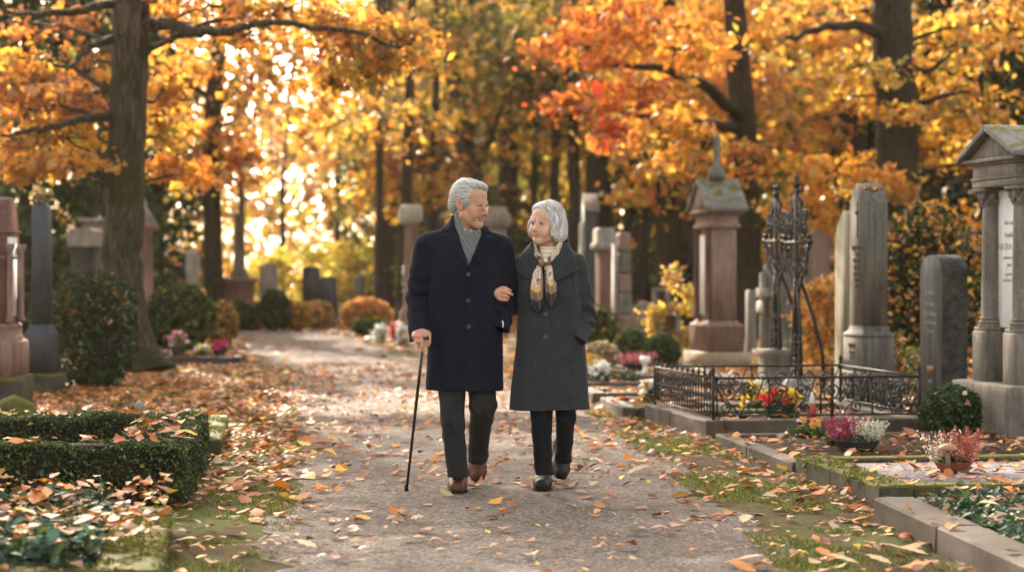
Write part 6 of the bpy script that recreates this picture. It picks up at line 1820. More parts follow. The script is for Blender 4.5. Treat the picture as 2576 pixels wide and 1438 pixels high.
def build_hedge(A, th):
    r = np.random.default_rng(21); u, v = plot_axes(None, th)
    root = empty('box_hedge', (*A, 0), th, 'low clipped box hedge square round a grave, topped with fallen leaves', 'hedge')
    L_, Wd, H, T = 2.6, 2.6, .34, .40
    # local: x negative to the left, y away
    bars = [(-Wd, 0, 0, T), (-Wd, 0, L_ - T, L_), (-T, 0, T, L_ - T)]
    parts = []; core = MB()
    for x0, x1, y0, y1 in bars:
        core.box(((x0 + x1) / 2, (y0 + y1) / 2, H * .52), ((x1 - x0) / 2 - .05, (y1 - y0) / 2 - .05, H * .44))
        for face, area in (('t', (x1 - x0) * (y1 - y0)), ('n', (x1 - x0) * H), ('f', (x1 - x0) * H), ('r', (y1 - y0) * H), ('l', (y1 - y0) * H)):
            n = int(area * 9500)
            a, b = r.random(n), r.random(n)
            dp = np.abs(r.normal(0, .022, n))
            if face == 't': q = np.stack([x0 + a * (x1 - x0), y0 + b * (y1 - y0), H - dp], 1)
            elif face == 'n': q = np.stack([x0 + a * (x1 - x0), y0 + dp, b * H], 1)
            elif face == 'f': q = np.stack([x0 + a * (x1 - x0), y1 - dp, b * H], 1)
            elif face == 'r': q = np.stack([x1 - dp, y0 + a * (y1 - y0), b * H], 1)
            else: q = np.stack([x0 + dp, y0 + a * (y1 - y0), b * H], 1)
            q += (.030 * np.stack([wob(q[:, 0], q[:, 1], q[:, 2], 7, s) for s in (1, 4, 8)], 1))
            keep = (q[:, 2] > .09) | (r.random(n) < np.clip(q[:, 2] / .09, .05, 1))
            q = q[keep]; q[:, 2] = np.maximum(q[:, 2], .012)
            parts.append(leafquads(q, .0175, pick(len(q), dict(dkgreen=3.0, green=2.2, olive=.15), .42, r), .62, r=r))
    leafobj('foliage', parts, M_ever, root)
    core.build('dark_core', M_soil, root)  # added solid dark core, blocks the view through the hedge
    st = MB()
    for _ in range(26):
        if r.random() < .72: p = np.array([r.uniform(-1.3, -.05), .03 + r.uniform(0, .05), 0])
        else: p = np.array([-.03, r.uniform(.1, 2.4), 0])
        for _k in range(3): 
            e = p + np.array([r.normal(0, .07), r.uniform(-.02, .03), r.uniform(.13, .24)]); st.tube([p, (p + e) / 2 + r.normal(0, .012, 3), e], [.007, .005, .003], 5)
    st.build('stems', M_bark, root, smooth=True)
    # leaves lying on it
    n = 150; q = []
    while len(q) < n:
        x, y = r.uniform(-Wd, 0), r.uniform(0, L_)
        if y < T or y > L_ - T or x > -T: 
            if y > T or r.random() < .8: q.append((x, y, H + .005))
    return np.array(q), root

def heather_pot(base, lab, r0, h, mat, groups, seed, hh):
    r = np.random.default_rng(seed); root = empty('heather_pot', base, 0, lab, 'potted heather')
    bowl(root, r0, h, mat)
    P = in_ball(700, (0, 0, h), (r0 * .95, r0 * .8, .04), r); leafobj('leaves', [leafquads(P, .022, pick(700, dict(green=2, dkgreen=2), .3, r), .5, r=r)], M_ever, root)
    for (ox, rr, mix, n) in groups: leafobj('heather', heather_spikes((ox, 0, h - .01), rr, n, hh, mix, r), M_petal, root)
    return root

def build_plants(P):
    # --- right foreground
    b = GD(2155, 1132, .05); heather_pot(b, 'grey pot of purple and creamy white heather beside the iron fence', .155, .07, M_pot, [(-.085, .085, dict(purple=3, wine=1, magenta=.6), 80), (.075, .085, dict(cream=4, blue=.4, pale=.5), 80)], 31, .155)
    b = GD(2398, 1186, .085); heather_pot(b, 'terracotta bowl of rust pink and white heather on the purple gravel', .11, .06, M_terra, [(.05, .085, dict(mauve=3, rust=1.0, pink=1), 70), (-.085, .05, dict(cream=2, mauve=1), 32)], 32, .20)
    m = empty('mushroom_ornament', GD(2383, 1172, .13) + [0, -.02, 0], 0, 'small brown mushroom ornament standing in the terracotta heather bowl', 'ornament')
    q = MB(); q.lathe([(.017, 0), (.013, .04), (.015, .095)], (0, 0, 0), 12); q.build('stalk', plain_mat('mushroom_stalk', (.22, .14, .09)), m, smooth=True)
    q = MB(); q.lathe([(.02, .092), (.056, .097), (.058, .105), (.045, .122), (.02, .133), (.002, .136)], (0, 0, 0), 18); q.build('cap', plain_mat('mushroom_cap', (.34, .17, .09)), m, smooth=True)
    pansy_plant(2035, 1098, .05, 'low plant with orange pansies in a row, left of the heather pot', [(dict(pansy=3, gold=1), 9), (dict(white=1), 2)], 41, .030, .085)
    pansy_plant(2118, 1122, .05, 'small plant with orange, cream and violet pansies in front of the heather pot', [(dict(pansy=2), 3), (dict(cream=2), 2), (dict(violet=1), 1)], 42, .034, .060)
    bush('clipped_shrub', 'dense dark green clipped ball shrub with a few leaves caught on top', 'shrub', GD(2393, 1108), (.235, .235, .205), 9500, .020, dict(dkgreen=4, green=1.4, blue=.2), fallen=5, seed=1)
    # sedum ground cover, ivy bed
    _, tr = P['sedum']; r = np.random.default_rng(50)
    def cover(tr, x0, x1, y0, y1, n, mix, leaf, name, lab, hgt, seed):
        r = np.random.default_rng(seed)
        q = np.stack([r.uniform(x0, x1, n), r.uniform(y0, y1, n), np.zeros(n)], 1)
        hm = .5 + .5 * wob(q[:, 0], q[:, 1], 0 * q[:, 0], 6, seed)
        q[:, 2] = r.random(n) * hgt * (.35 + hm)
        Wp = np.array([tr(a, b_, 0) for a, b_ in q[:, :2]]); Wp[:, 2] = q[:, 2]
        return Wp
    Wp = cover(tr, .20, 2.2, .10, 2.45, 7800, None, .03, '', '', .09, 51); Wp[:, 2] += .10
    V, F, C = curled(Wp, .040, pick(len(Wp), dict(blue=3.2, green=1.0, dkgreen=1.2, pale=.12), .30, r), r, .6, 0, False)
    tag(link('ground_cover', mesh_np('ground_cover', V, F, M_ever, col=C, smooth=True)), 'blue green succulent ground cover filling the nearest grave bed on the right', 'ground cover', kind='stuff')
    _, tr = P['ivy']
    Wp = cover(tr, .02, 1.74, .05, 2.15, 6500, None, .05, '', '', .15, 52); Wp[:, 2] += .09
    V, F, C = curled(Wp, .052, pick(len(Wp), dict(blue=2.4, green=1.2, dkgreen=2), .32, r), r, .6, 0, False)
    tag(link('ivy_cover', mesh_np('ivy_cover', V, F, M_ever, col=C, smooth=True)), 'dark round leaved ivy filling the bed in the bottom left corner', 'ground cover', kind='stuff')
    # inside the fence
    _, tr = P['fence']
    flower_bowl('flower_bowl', 'dark bowl of red and yellow flowers standing inside the iron fence', tr(.80, .75, .08), .125, .11, M_green, 260, [(dict(redf=3), 8, .055), (dict(yel=3, gold=1), 8, .055)], 61, leaf=.045)
    flower_bowl('yellow_flowers', 'yellow autumn flowers growing at the foot of the near iron cross', tr(.78, 1.45, .08), 0, .02, None, 300, [(dict(yel=3, cream=1), 9, .055)], 62, hgt=.22)
    c = tr(1.02, .62, .08); g = empty('grave_light', c, 0, 'slim red and white grave light leaning inside the iron fence', 'grave light')
    q = MB(); q.lathe([(.030, 0), (.034, .04), (.033, .10), (.022, .13)], (0, 0, 0), 14); q.build('cup', plain_mat('red_glass', (.45, .015, .02), .15, .6), g, smooth=True)
    q = MB(); q.lathe([(.021, .131), (.024, .15), (.012, .20), (.002, .225)], (0, 0, 0), 14); q.build('flame_lid', M_white, g, smooth=True)
    r2 = np.random.default_rng(5)
    for k_, (fx, fy, rad, lab) in enumerate(((.40, 1.2, .09, 'pale round field stone lying left inside the iron fence'), (1.25, .5, .05, 'small grey field stone by the front rail of the iron fence'), (.55, .6, .05, 'small buff field stone inside the fence, near its left panel'))):
        q = MB(); q.ball((0, 0, rad * .5), rad, 10, sz=.7, sx=1.2); o = q.build('field_stone', M_greyl, loc=tr(fx, fy, .08)); rough(o, .012, 14, k_, cuts=1); tag(o, lab, 'stone')
    q = MB(); q.box((0, 0, .03), (.42, .07, .035), bev=.02); o = q.build('stone_edging', M_kerbm, loc=tr(.62, 1.05, .08)); tag(o, 'mossy stone edging bar lying across the fenced grave', 'stone edging')
    # right mid: balls, heather, lantern
    bush('box_ball', 'left of two clipped green box balls behind the woman', 'shrub', ((1585 - CX) / FX * 28, 28, 0), (.22, .22, .235), 5200, .026, dict(green=3, dkgreen=2, lime=.25), fallen=4, seed=2)
    bush('box_ball', 'right of two clipped green box balls, next to the tall red monument', 'shrub', ((1666 - CX) / FX * 26.3, 26.3, 0), (.225, .225, .235), 5200, .026, dict(green=2.2, dkgreen=3), fallen=4, seed=3)
    heather_pot(np.array([(1604 - CX) / FX * 25, 25, .08]), 'dark bowl of pink heather between box balls and white lantern', .19, .07, M_pot, [(.02, .20, dict(pink=2, mauve=2, magenta=.5), 120)], 33, .15)
    g = empty('grave_lantern', ((1623 - CX) / FX * 24.2, 24.2, .08), 0, 'white round grave lantern in front of the pink heather', 'lantern')
    q = MB(); q.lathe([(.045, 0), (.045, .012), (.03, .02), (.03, .10), (.055, .115), (.062, .14), (.062, .175), (.055, .185), (.02, .19)], (0, 0, 0), 16); q.build('cup', M_white, g, smooth=True)
    flower_bowl('white_flowers', 'white cyclamen behind the long dark kerb, next to the woman\'s coat', np.array([(1513 - CX) / FX * 22.6, 22.6, .08]), 0, .02, None, 260, [(dict(white=1), 8, .07)], 63, hgt=.14)
    flower_bowl('gold_flowers', 'yellow flowers right at the edge of the woman\'s coat', np.array([(1486 - CX) / FX * 23.5, 23.5, .08]), 0, .02, None, 200, [(dict(yel=2, gold=1), 6, .07)], 64, hgt=.16)
    flower_bowl('white_primroses', 'bright green plant with white and yellow blooms at the fence corner', np.array([(1640 - CX) / FX * 18.6, 18.6, .07]), 0, .02, None, 320, [(dict(white=3), 6, .05), (dict(yel=1), 3, .05)], 65, hgt=.19, leaf=.055)
    bush('silver_shrub', 'silvery cream mound shrub left of the box balls', 'shrub', ((1512 - CX) / FX * 25.5, 25.5, .05), (.22, .22, .17), 2600, .045, dict(pale=2, olive=1.5, cream=.8), seed=5)
    bush('sedum_mound', 'grey green mound plant among white flowers behind the dark kerb', 'shrub', ((1560 - CX) / FX * 22.6, 22.6, .05), (.20, .18, .07), 1500, .035, dict(blue=2, pale=1), seed=6)
    bush('amber_shrub', 'loose shrub with bright yellow leaves left of the red monument', 'shrub', ((1690 - CX) / FX * 30, 30, 0), (.36, .3, .66), 1000, .080, dict(gold=3, yellow=1, olive=1, tan=1), mat=M_leaf, seed=7, core=False)
    bush('orange_shrub_tall', 'tall dark shrub full of orange leaves between the grey pillar and the columned tomb', 'shrub', ((2330 - CX) / FX * 22.5, 22.5, 0), (.72, .5, .98), 6500, .062, dict(dkgreen=4, green=1.5, orange=1.8, gold=1.0, tan=.6), fallen=0, seed=8)
    bush('ochre_shrub', 'orange leaved shrub behind the iron crosses', 'shrub', ((2068 - CX) / FX * 25, 25, 0), (.30, .3, .66), 2300, .07, dict(orange=3, gold=2, brown=1), mat=M_leaf, seed=9, core=False)
    bush('rose_bush', 'thin flowering rose bush between the grey pillar and the rounded headstone', 'shrub', ((2270 - CX) / FX * 20, 20, 0), (.22, .2, .33), 900, .045, dict(green=2, olive=1, pale=1.0, orange=.6), seed=10, core=False)
    bush('low_evergreen', 'low dark evergreen behind the woman, left of the silver shrub', 'shrub', ((1500 - CX) / FX * 30, 30, 0), (.35, .3, .38), 2200, .05, dict(dkgreen=2, green=2, olive=1, orange=.3), seed=11)
    # --- left
    bush('yew_bush', 'big dark yew bush speckled with caught orange leaves, in front of the big tree', 'shrub', ((238 - CX) / FX * 22.8, 22.8, 0), (.45, .42, .61), 13000, .034, dict(dkgreen=5, green=1.2, olive=.3), fallen=75, seed=12, shape='box')
    bush('rounded_bush', 'dark green rounded bush just right of the big trunk', 'shrub', ((452 - CX) / FX * 32, 32, 0), (.54, .45, .52), 6500, .055, dict(dkgreen=3, green=2.4, olive=.6), fallen=16, seed=13)
    bush('russet_bush', 'small russet bush at the path side right of the rounded dark bush', 'shrub', ((556 - CX) / FX * 35, 35, 0), (.28, .25, .36), 1800, .06, dict(brown=2, olive=2, orange=1), seed=14)
    bush('orange_shrub', 'glowing orange shrub at the far bend of the path', 'shrub', ((920 - CX) / FX * 42, 42, 0), (.52, .42, .34), 3600, .085, dict(orange=3, tan=2, gold=1, pale=.6), mat=M_leaf, seed=15)
    bush('box_block', 'small clipped green hedge block below the orange shrub', 'hedge', ((930 - CX) / FX * 39.5, 39.5, 0), (.30, .28, .17), 2600, .045, dict(green=3, dkgreen=1), seed=16, shape='box')
    for k_, (xd, Y, mix, lab, s_) in enumerate(((955, 36, dict(white=3, cream=1), 'white flowers at the far right edge of the path', .09), (1000, 37, dict(redf=2, pink=1), 'red and pink flowers beside the man\'s sleeve in the distance', .10), (1012, 35, dict(white=2, pale=1), 'whitish flowers in front of the distant red ones', .10), (1030, 44, dict(white=3, cream=1), 'pale hydrangea heads left of the pink column', .12))):
        flower_bowl('far_flowers', lab, np.array([(xd - CX) / FX * Y, Y, 0]), 0, .02, None, 260, [(mix, 9, s_)], 70 + k_, hgt=.22 if k_ < 3 else 1.2, leaf=.08)
    # left flower grave
    _, tr = P['leftflower']
    flower_bowl('magenta_flowers', 'magenta flowers on the dark edged grave beside the big tree', tr(.98, .9, .08), .10, .08, M_pot, 160, [(dict(magenta=3), 7, .06)], 81)
    flower_bowl('pink_flowers', 'pale pink flowers in a dark pot on the grave beside the big tree', tr(.42, .7, .08), .10, .14, M_pot, 150, [(dict(pink=3, white=1), 6, .07)], 82, hgt=.16)
    flower_bowl('pale_primroses', 'pale yellow primroses in the middle of the grave beside the big tree', tr(.72, .9, .08), 0, .02, None, 200, [(dict(cream=2, yel=.5), 5, .06)], 83, hgt=.10)
    g = empty('grave_candle', tr(.36, .95, .08), 0, 'white grave candle behind the pale pink flowers', 'grave light')
    q = MB(); q.lathe([(.05, 0), (.055, .02), (.055, .17), (.04, .20), (.045, .22)], (0, 0, 0), 14); q.build('cup', M_white, g, smooth=True)
    for k_, (xd, mix, lab) in enumerate(((690, dict(dkgreen=3, green=1), 'dark round shrub before the pale grey headstone'), (745, dict(orange=2, olive=2), 'orange tinged low shrub between far headstones'), (600, dict(dkgreen=2, green=2), 'green low shrub at the foot of the round column'), (640, dict(orange=2, tan=2, brown=1), 'reddish brown low shrub near the round column'), (800, dict(pale=2, orange=1, olive=1), 'pale low shrub before the black headstone'))):
        Y = 42.5 + k_ * .4; bush('low_shrub', lab, 'shrub', ((xd - CX) / FX * Y, Y, 0), (.34, .3, .30 if k_ != 0 else .42), 1500, .075, mix, seed=20 + k_)
    # odds and ends behind the hedge
    c = GD(352, 1040); q = MB(); q.ball((0, 0, .045), .06, 10, sx=.8, sz=1.2); o = q.build('field_stone', M_greyl, loc=c); tag(o, 'small pale egg shaped stone behind the box hedge', 'stone')
    bush('dry_plant', 'withered grey brown plant beside the egg shaped stone', 'plant', GD(318, 1035), (.16, .14, .085), 900, .03, dict(brown=2, pale=1, olive=1), seed=30, core=False)
    c = GD(35, 1060); q = MB(); q.ball((0, 0, .06), .17, 12, sx=1.1, sz=.9); o = q.build('mossy_stone', M_kerbm, loc=c); rough(o, .02, 8, 3, cuts=1); tag(o, 'moss covered rounded stone at the left edge behind the hedge', 'stone')
    r3 = np.random.default_rng(9); A, th = P['hedgeA']; u, v = plot_axes(None, th)
    p0 = np.array([*A, 0]) + np.array([*(u * -1.35 + v * .95), .06])
    hp = empty('dry_heather', p0, 0, 'dry purplish heather sticking up inside the box hedge', 'plant'); leafobj('heather', heather_spikes((0, 0, 0), .09, 40, .30, dict(mauve=1, brown=1.5, wine=1), r3), M_petal, hp)

# ================================================================ TREES
def bl(x, y, Y, rx, ry, rz, n, k, cl, mix=None):
    s = Y / FX; return (W(x, y, Y), (rx * s, rz, ry * s), n, k, cl, mix)
def tp(*a): return [W(x, y, Y) for x, y, Y in a]

def build_trees():
    OB = dict(orange=3.2, brown=1.6, gold=2.2, rust=.7)
    # big trunk at left
    T = tp((345, 938, 26), (326, 860, 26), (303, 700, 26), (312, 520, 26), (320, 350, 26), (331, 0, 26)) + [np.array([-4.75, 26, 8]), np.array([-4.9, 26, 12.5])]
    lim = [(tp((345, 62, 26), (430, 60, 25.6), (485, 76, 25.3), (545, 84, 25), (600, 70, 24.8), (655, 56, 24.5), (850, 70, 24), (1010, 120, 23.6)), .085, .02),
           (tp((300, 100, 26), (240, 108, 25.6), (205, 140, 25.4), (165, 172, 25.2)), .06, .02), (tp((300, 285, 26), (200, 300, 25.5), (110, 322, 25.2), (0, 340, 25)), .065, .02),
           (tp((300, 320, 26), (245, 330, 25.4), (252, 352, 25.2), (285, 360, 25.0)), .035, .012), (tp((300, 10, 26), (120, 38, 25.5), (0, 30, 25)), .06, .02)]
    cr = [bl(60, 240, 26.8, 150, 55, .7, 760, 26, .26, dict(brown=3, rust=1, orange=2, tan=.6)), bl(190, 245, 27.2, 90, 60, .5, 420, 18, .26, dict(brown=3, orange=2, tan=.8)), bl(30, 180, 26.6, 110, 40, .6, 520, 18, .24, dict(gold=3, orange=2, brown=1)),
          bl(90, 60, 27, 120, 40, .7, 220, 12, .28, dict(brown=2, rust=1.5, orange=2)), bl(210, 150, 27, 55, 40, .5, 130, 9, .24, dict(orange=2.5, brown=1.5, lime=.6)), bl(150, 345, 26.8, 140, 45, .6, 620, 20, .22, dict(gold=3.5, orange=1.6, lime=.9)),
          bl(60, 415, 25.5, 110, 35, .6, 420, 16, .20, dict(orange=4, gold=2)), bl(190, 420, 25.5, 80, 26, .5, 320, 12, .18, dict(orange=4, gold=1)), bl(60, 350, 26.5, 90, 35, .5, 260, 12, .22, dict(brown=2, orange=2)),
          bl(440, 190, 27.4, 70, 100, .5, 460, 18, .23, dict(orange=4, gold=2)), bl(430, 330, 27.4, 60, 60, .5, 360, 14, .22, dict(gold=3, orange=2, lime=1)), bl(470, 430, 27.2, 85, 50, .5, 480, 18, .20, dict(orange=4, rust=.6, gold=1.5)),
          bl(520, 15, 26, 150, 36, .6, 420, 18, .22, OB), bl(720, 22, 25.4, 150, 36, .7, 380, 22, .21, OB), bl(870, 85, 25, 150, 60, .7, 900, 32, .23, OB), bl(1000, 120, 24.6, 105, 58, .6, 640, 26, .21, dict(orange=3, gold=3, brown=1)),
          bl(930, 195, 24.6, 120, 34, .5, 360, 16, .18, dict(orange=2.5, gold=3, lime=.6)), bl(830, 205, 24.8, 60, 30, .5, 180, 9, .18, dict(orange=2, gold=2)), bl(620, 90, 25.6, 90, 30, .5, 90, 8, .2, OB),
          ((-6.4, 27, 8.1), (3.4, 3.4, 1.2), 7500, 110, .9, OB), ((-2.4, 28, 8.8), (3.2, 3.6, 1.3), 7500, 110, .9, OB), ((-5.0, 32, 10.2), (4.4, 3.8, 1.5), 8000, 100, 1.0, OB), ((-4.6, 23.5, 7.1), (2.8, 2.6, .7), 4200, 70, .8, OB)]  # unseen upper crown, thickened to keep the sun off the foreground
    tree('oak_tree', 'big straight trunk left of the path, mossy at its root, with orange brown leaves', T, [.30, .27, .245, .235, .23, .225, .17, .06], cr, .115, OB, lim, 1)
    # second trunk, with sky showing through
    T = tp((545, 828, 43), (538, 740, 43), (534, 560, 43), (532, 400, 43), (543, 180, 43), (560, 60, 43)) + [np.array([-5.6, 43, 8.5]), np.array([-5.4, 43, 12])]
    lim = [(tp((545, 260, 43), (590, 200, 43), (640, 100, 42.6)), .06, .02), (tp((540, 260, 43), (490, 220, 43), (430, 160, 43)), .07, .02), (tp((545, 330, 43), (600, 290, 42.8), (650, 210, 42.6), (700, 190, 42.4)), .035, .01), (tp((640, 270, 42.8), (740, 330, 42.5), (800, 380, 42)), .04, .012)]
    Y2 = dict(gold=2, orange=2.5, brown=1.2, pale=.7)
    cr = [bl(620, 330, 43, 100, 50, 1.2, 130, 12, .5, Y2), bl(720, 200, 42, 160, 110, 1.2, 620, 70, .30, Y2), bl(700, 150, 40.5, 120, 60, 1.0, 260, 34, .26, Y2), bl(640, 60, 42, 130, 60, 1.2, 220, 22, .34, Y2), bl(900, 200, 42, 90, 90, 1.2, 260, 16, .4, Y2), bl(480, 120, 43, 100, 90, 1.2, 180, 14, .5, Y2), bl(830, 320, 43, 90, 70, 1.2, 230, 14, .5, Y2), bl(560, 400, 42.5, 90, 80, 1, 420, 16, .45, dict(orange=3, rust=1, brown=1)), bl(420, 250, 43, 70, 120, 1, 300, 12, .45, Y2),
          ((-7.5, 43, 8.8), (3.5, 3.2, 1.6), 2200, 50, .8, Y2), ((-3.4, 42, 9.0), (3.2, 3.2, 1.6), 2400, 50, .8, Y2)]  # unseen upper crown added to shade the ground in front
    tree('forked_tree', 'slimmer forked trunk left of the path, backlit by bright sky gaps', T, [.24, .20, .185, .18, .17, .13, .09, .04], cr, .19, Y2, lim, 2, M_bark2)
    # leaning trunk in the middle
    T = tp((1215, 815, 55), (1208, 620, 55), (1196, 480, 55), (1165, 330, 55), (1138, 180, 55), (1115, 0, 55)) + [np.array([-2.1, 55, 11]), np.array([-2.3, 55, 15])]
    OL = dict(olive=3, brown=2, gold=1.2, green=.8)
    lim = [(tp((1150, 260, 55), (1230, 190, 54.5), (1300, 150, 54)), .10, .03), (tp((1190, 450, 55), (1240, 330, 54.6), (1268, 250, 54.4)), .12, .04), (tp((1165, 340, 55), (1060, 300, 54.5), (960, 330, 54)), .08, .02)]
    cr = [bl(1010, 300, 54, 130, 90, 1.6, 900, 24, .7, OL), bl(1250, 120, 54, 130, 110, 1.6, 750, 22, .7, dict(olive=3, green=1.5, gold=1)), bl(1330, 230, 53, 110, 80, 1.6, 800, 20, .7, OL), bl(1050, 420, 53, 110, 70, 1.4, 700, 20, .6, dict(orange=2, brown=2, gold=1)),
          bl(1120, 60, 53, 90, 70, 1.4, 350, 10, .6, OL), bl(1000, 480, 52, 120, 60, 1.4, 500, 16, .55, dict(gold=2, olive=2, orange=1.5))]
    tree('leaning_tree', 'tall trunk in the middle leaning to the left above the man\'s head', T, [.36, .32, .29, .25, .20, .17, .10, .05], cr, .26, OL, lim, 3)
    # red oak, right of centre
    T = tp((1885, 900, 38), (1882, 700, 38), (1872, 500, 38), (1868, 300, 38), (1850, 80, 38)) + [np.array([3.9, 38, 8.5]), np.array([3.6, 38, 12])]
    RO = dict(orange=3.4, gold=1.8, rust=.9, brown=.5)
    lim = [(tp((1868, 300, 38), (1760, 200, 36), (1640, 170, 34), (1500, 160, 32)), .12, .03), (tp((1868, 330, 38), (1740, 300, 36), (1600, 290, 34), (1480, 260, 32.5)), .10, .02), (tp((1860, 120, 38), (1700, 60, 36), (1500, 40, 33)), .10, .02)]
    cr = [bl(1425, 268, 32, 80, 20, .7, 190, 9, .24, dict(rust=3, red=1.2, orange=2)), bl(1480, 120, 32, 130, 48, 1, 440, 18, .30, dict(rust=3, red=.9, orange=2.6)), bl(1560, 45, 33, 160, 48, 1, 520, 20, .32, dict(rust=2.5, red=1, orange=3)), bl(1570, 235, 33, 100, 40, 1, 420, 16, .28, dict(orange=2.5, rust=3, red=1)),
          bl(1700, 125, 34, 130, 75, 1.2, 720, 26, .32, dict(orange=4, gold=2, rust=.6)), bl(1515, 330, 33, 55, 40, .7, 180, 9, .24, dict(rust=3, red=2, orange=1)), bl(1665, 325, 35, 110, 50, 1, 480, 20, .30, dict(orange=3, gold=2.5)), bl(1790, 250, 40, 100, 80, 1.0, 520, 22, .34, dict(brown=1, rust=1, orange=3, gold=1)),
          bl(1720, 405, 35, 80, 28, .8, 240, 11, .24, dict(orange=3, gold=2)), bl(1850, 50, 40, 120, 60, 1.0, 520, 22, .36, dict(orange=3, gold=2.5)), bl(1850, 410, 36.5, 55, 50, .6, 240, 12, .24, dict(orange=4, gold=1)), bl(1910, 210, 40, 80, 70, .9, 360, 16, .34, dict(brown=1, orange=3, gold=1)),
          ((.9, 37, 9.2), (3.4, 3.4, 1.3), 3200, 60, .9, RO), ((5.0, 37.5, 8.9), (3, 3, 1.5), 1200, 30, .8, RO), ((-1.6, 35.5, 10.2), (3.0, 3.4, 1.3), 3600, 60, 1.0, RO)]  # unseen upper crown, stretched left to block sun on the graves
    tree('red_oak', 'dark thick trunk behind the red monument with rust red and orange foliage reaching left', T, [.30, .27, .25, .24, .20, .13, .05], cr, .165, RO, lim, 4, M_bark2)
    # big tree at right
    T = tp((2268, 905, 34), (2258, 700, 34), (2262, 520, 34), (2255, 300, 34), (2240, 0, 34)) + [np.array([6.0, 34, 8.5]), np.array([5.8, 34, 12.5])]
    GO = dict(gold=3.2, orange=3, brown=.9, lime=.35)
    lim = [(tp((2235, 90, 34), (2150, 60, 33), (2060, 70, 32.4), (1980, 100, 32)), .11, .03), (tp((2260, 150, 34), (2330, 190, 33.5), (2400, 130, 33)), .08, .02), (tp((2255, 300, 34), (2340, 250, 33.5), (2440, 230, 33)), .07, .02)]
    cr = [bl(2050, 40, 35, 120, 42, 1, 300, 14, .30, GO), bl(2160, 165, 35, 110, 38, .8, 420, 18, .28, dict(gold=4, yellow=2, orange=1)), bl(2140, 240, 35.5, 100, 34, .8, 300, 13, .28, dict(gold=3, orange=3, yellow=1)), bl(2190, 25, 35, 70, 45, .8, 200, 10, .30, GO),
          bl(2235, 185, 32.8, 55, 20, .5, 150, 9, .20, dict(gold=3, olive=1)), bl(2255, 285, 32.6, 60, 18, .5, 160, 9, .20, dict(gold=3, orange=1)), bl(2390, 120, 35.5, 120, 90, 1.0, 760, 28, .32, dict(gold=3, olive=1, orange=1.5, yellow=.6)), bl(2500, 60, 35, 110, 80, 1.0, 520, 20, .32, dict(brown=1, gold=2.5, orange=1.2)),
          bl(2450, 270, 34, 130, 65, .9, 760, 28, .30, dict(orange=2.5, gold=3, olive=.8)), bl(2370, 380, 34.8, 90, 50, .7, 460, 18, .28, dict(gold=3, orange=2, olive=.6)), bl(2100, 430, 35.5, 120, 45, .9, 560, 22, .28, dict(orange=3, gold=3.5)), bl(2220, 470, 32.8, 80, 40, .6, 420, 16, .22, dict(orange=3.5, gold=2)),
          bl(2010, 490, 36, 85, 55, .9, 400, 16, .28, dict(orange=2.5, gold=4)), bl(2100, 570, 35.5, 75, 55, .8, 360, 15, .26, dict(gold=3, orange=3)), bl(2530, 420, 34, 85, 75, .9, 400, 16, .30, dict(brown=1, orange=2, gold=2)), bl(2360, 560, 34.5, 75, 45, .7, 300, 12, .26, dict(orange=3, gold=1.5)),
          ((7.5, 33, 8.4), (3.2, 3, 1.5), 1500, 34, .8, GO), ((3.6, 32.5, 8.8), (2.8, 3, 1.3), 1300, 34, .8, GO)]
    tree('beech_tree', 'massive dark trunk at right rising behind the grey pillar, with golden orange leaves', T, [.38, .335, .33, .325, .31, .2, .06], cr, .15, GO, lim, 5, M_bark2)
    # green-gold tree behind
    T = tp((1990, 830, 52), (1992, 600, 52), (1985, 300, 52), (1990, 50, 52)) + [np.array([6.8, 52, 11])]
    GG = dict(olive=2.4, lime=1.6, green=1.2, gold=1.2, yellow=.6)
    cr = [bl(1960, 350, 50, 130, 70, 1.6, 900, 26, .6, GG), bl(2080, 330, 50, 130, 80, 1.6, 900, 26, .6, dict(lime=2, yellow=2, olive=1, pale=1)), bl(2000, 420, 50, 150, 50, 1.6, 800, 22, .55, dict(green=2, olive=2, lime=1)), bl(2030, 260, 50, 130, 70, 1.6, 650, 20, .6, dict(pale=1.5, yellow=1.5, olive=1, tan=1)), bl(1940, 500, 49, 100, 50, 1.4, 500, 14, .5, GG)]
    tree('maple_tree', 'yellow green tree behind the iron crosses, paler than the orange ones around it', T, [.22, .2, .17, .13, .06], cr, .26, GG, (), 6)
    # other single trunks
    spec = [('slim_tree', 'dark slim trunk standing behind the man\'s forehead, right of the leaning tree', 1272, 1290, 60, .30, dict(olive=2, brown=1, gold=2), 7),
            ('thin_tree', 'very thin dark trunk between the two heads and the slate stele', 1442, 1436, 58, .14, dict(gold=2, orange=1, olive=1), 8),
            ('dark_tree', 'dark trunk above the slate stele', 1512, 1500, 56, .36, dict(gold=2, yellow=1.5, olive=1), 9),
            ('mossy_tree', 'grey brown trunk left of the red monument', 1688, 1676, 45, .28, dict(gold=2, orange=2, yellow=1), 10),
            ('shaded_tree', 'shaded trunk close behind the red monument\'s finial', 1760, 1768, 50, .30, dict(orange=2, gold=2), 11),
            ('twin_tree', 'dark trunk left of the massive one at right', 2150, 2140, 46, .30, dict(orange=3, gold=2), 12),
            ('far_right_tree', 'leaning dark trunk near the right edge above the tomb roof', 2545, 2490, 42, .2, dict(brown=2, gold=1.5, orange=1.5), 13)]
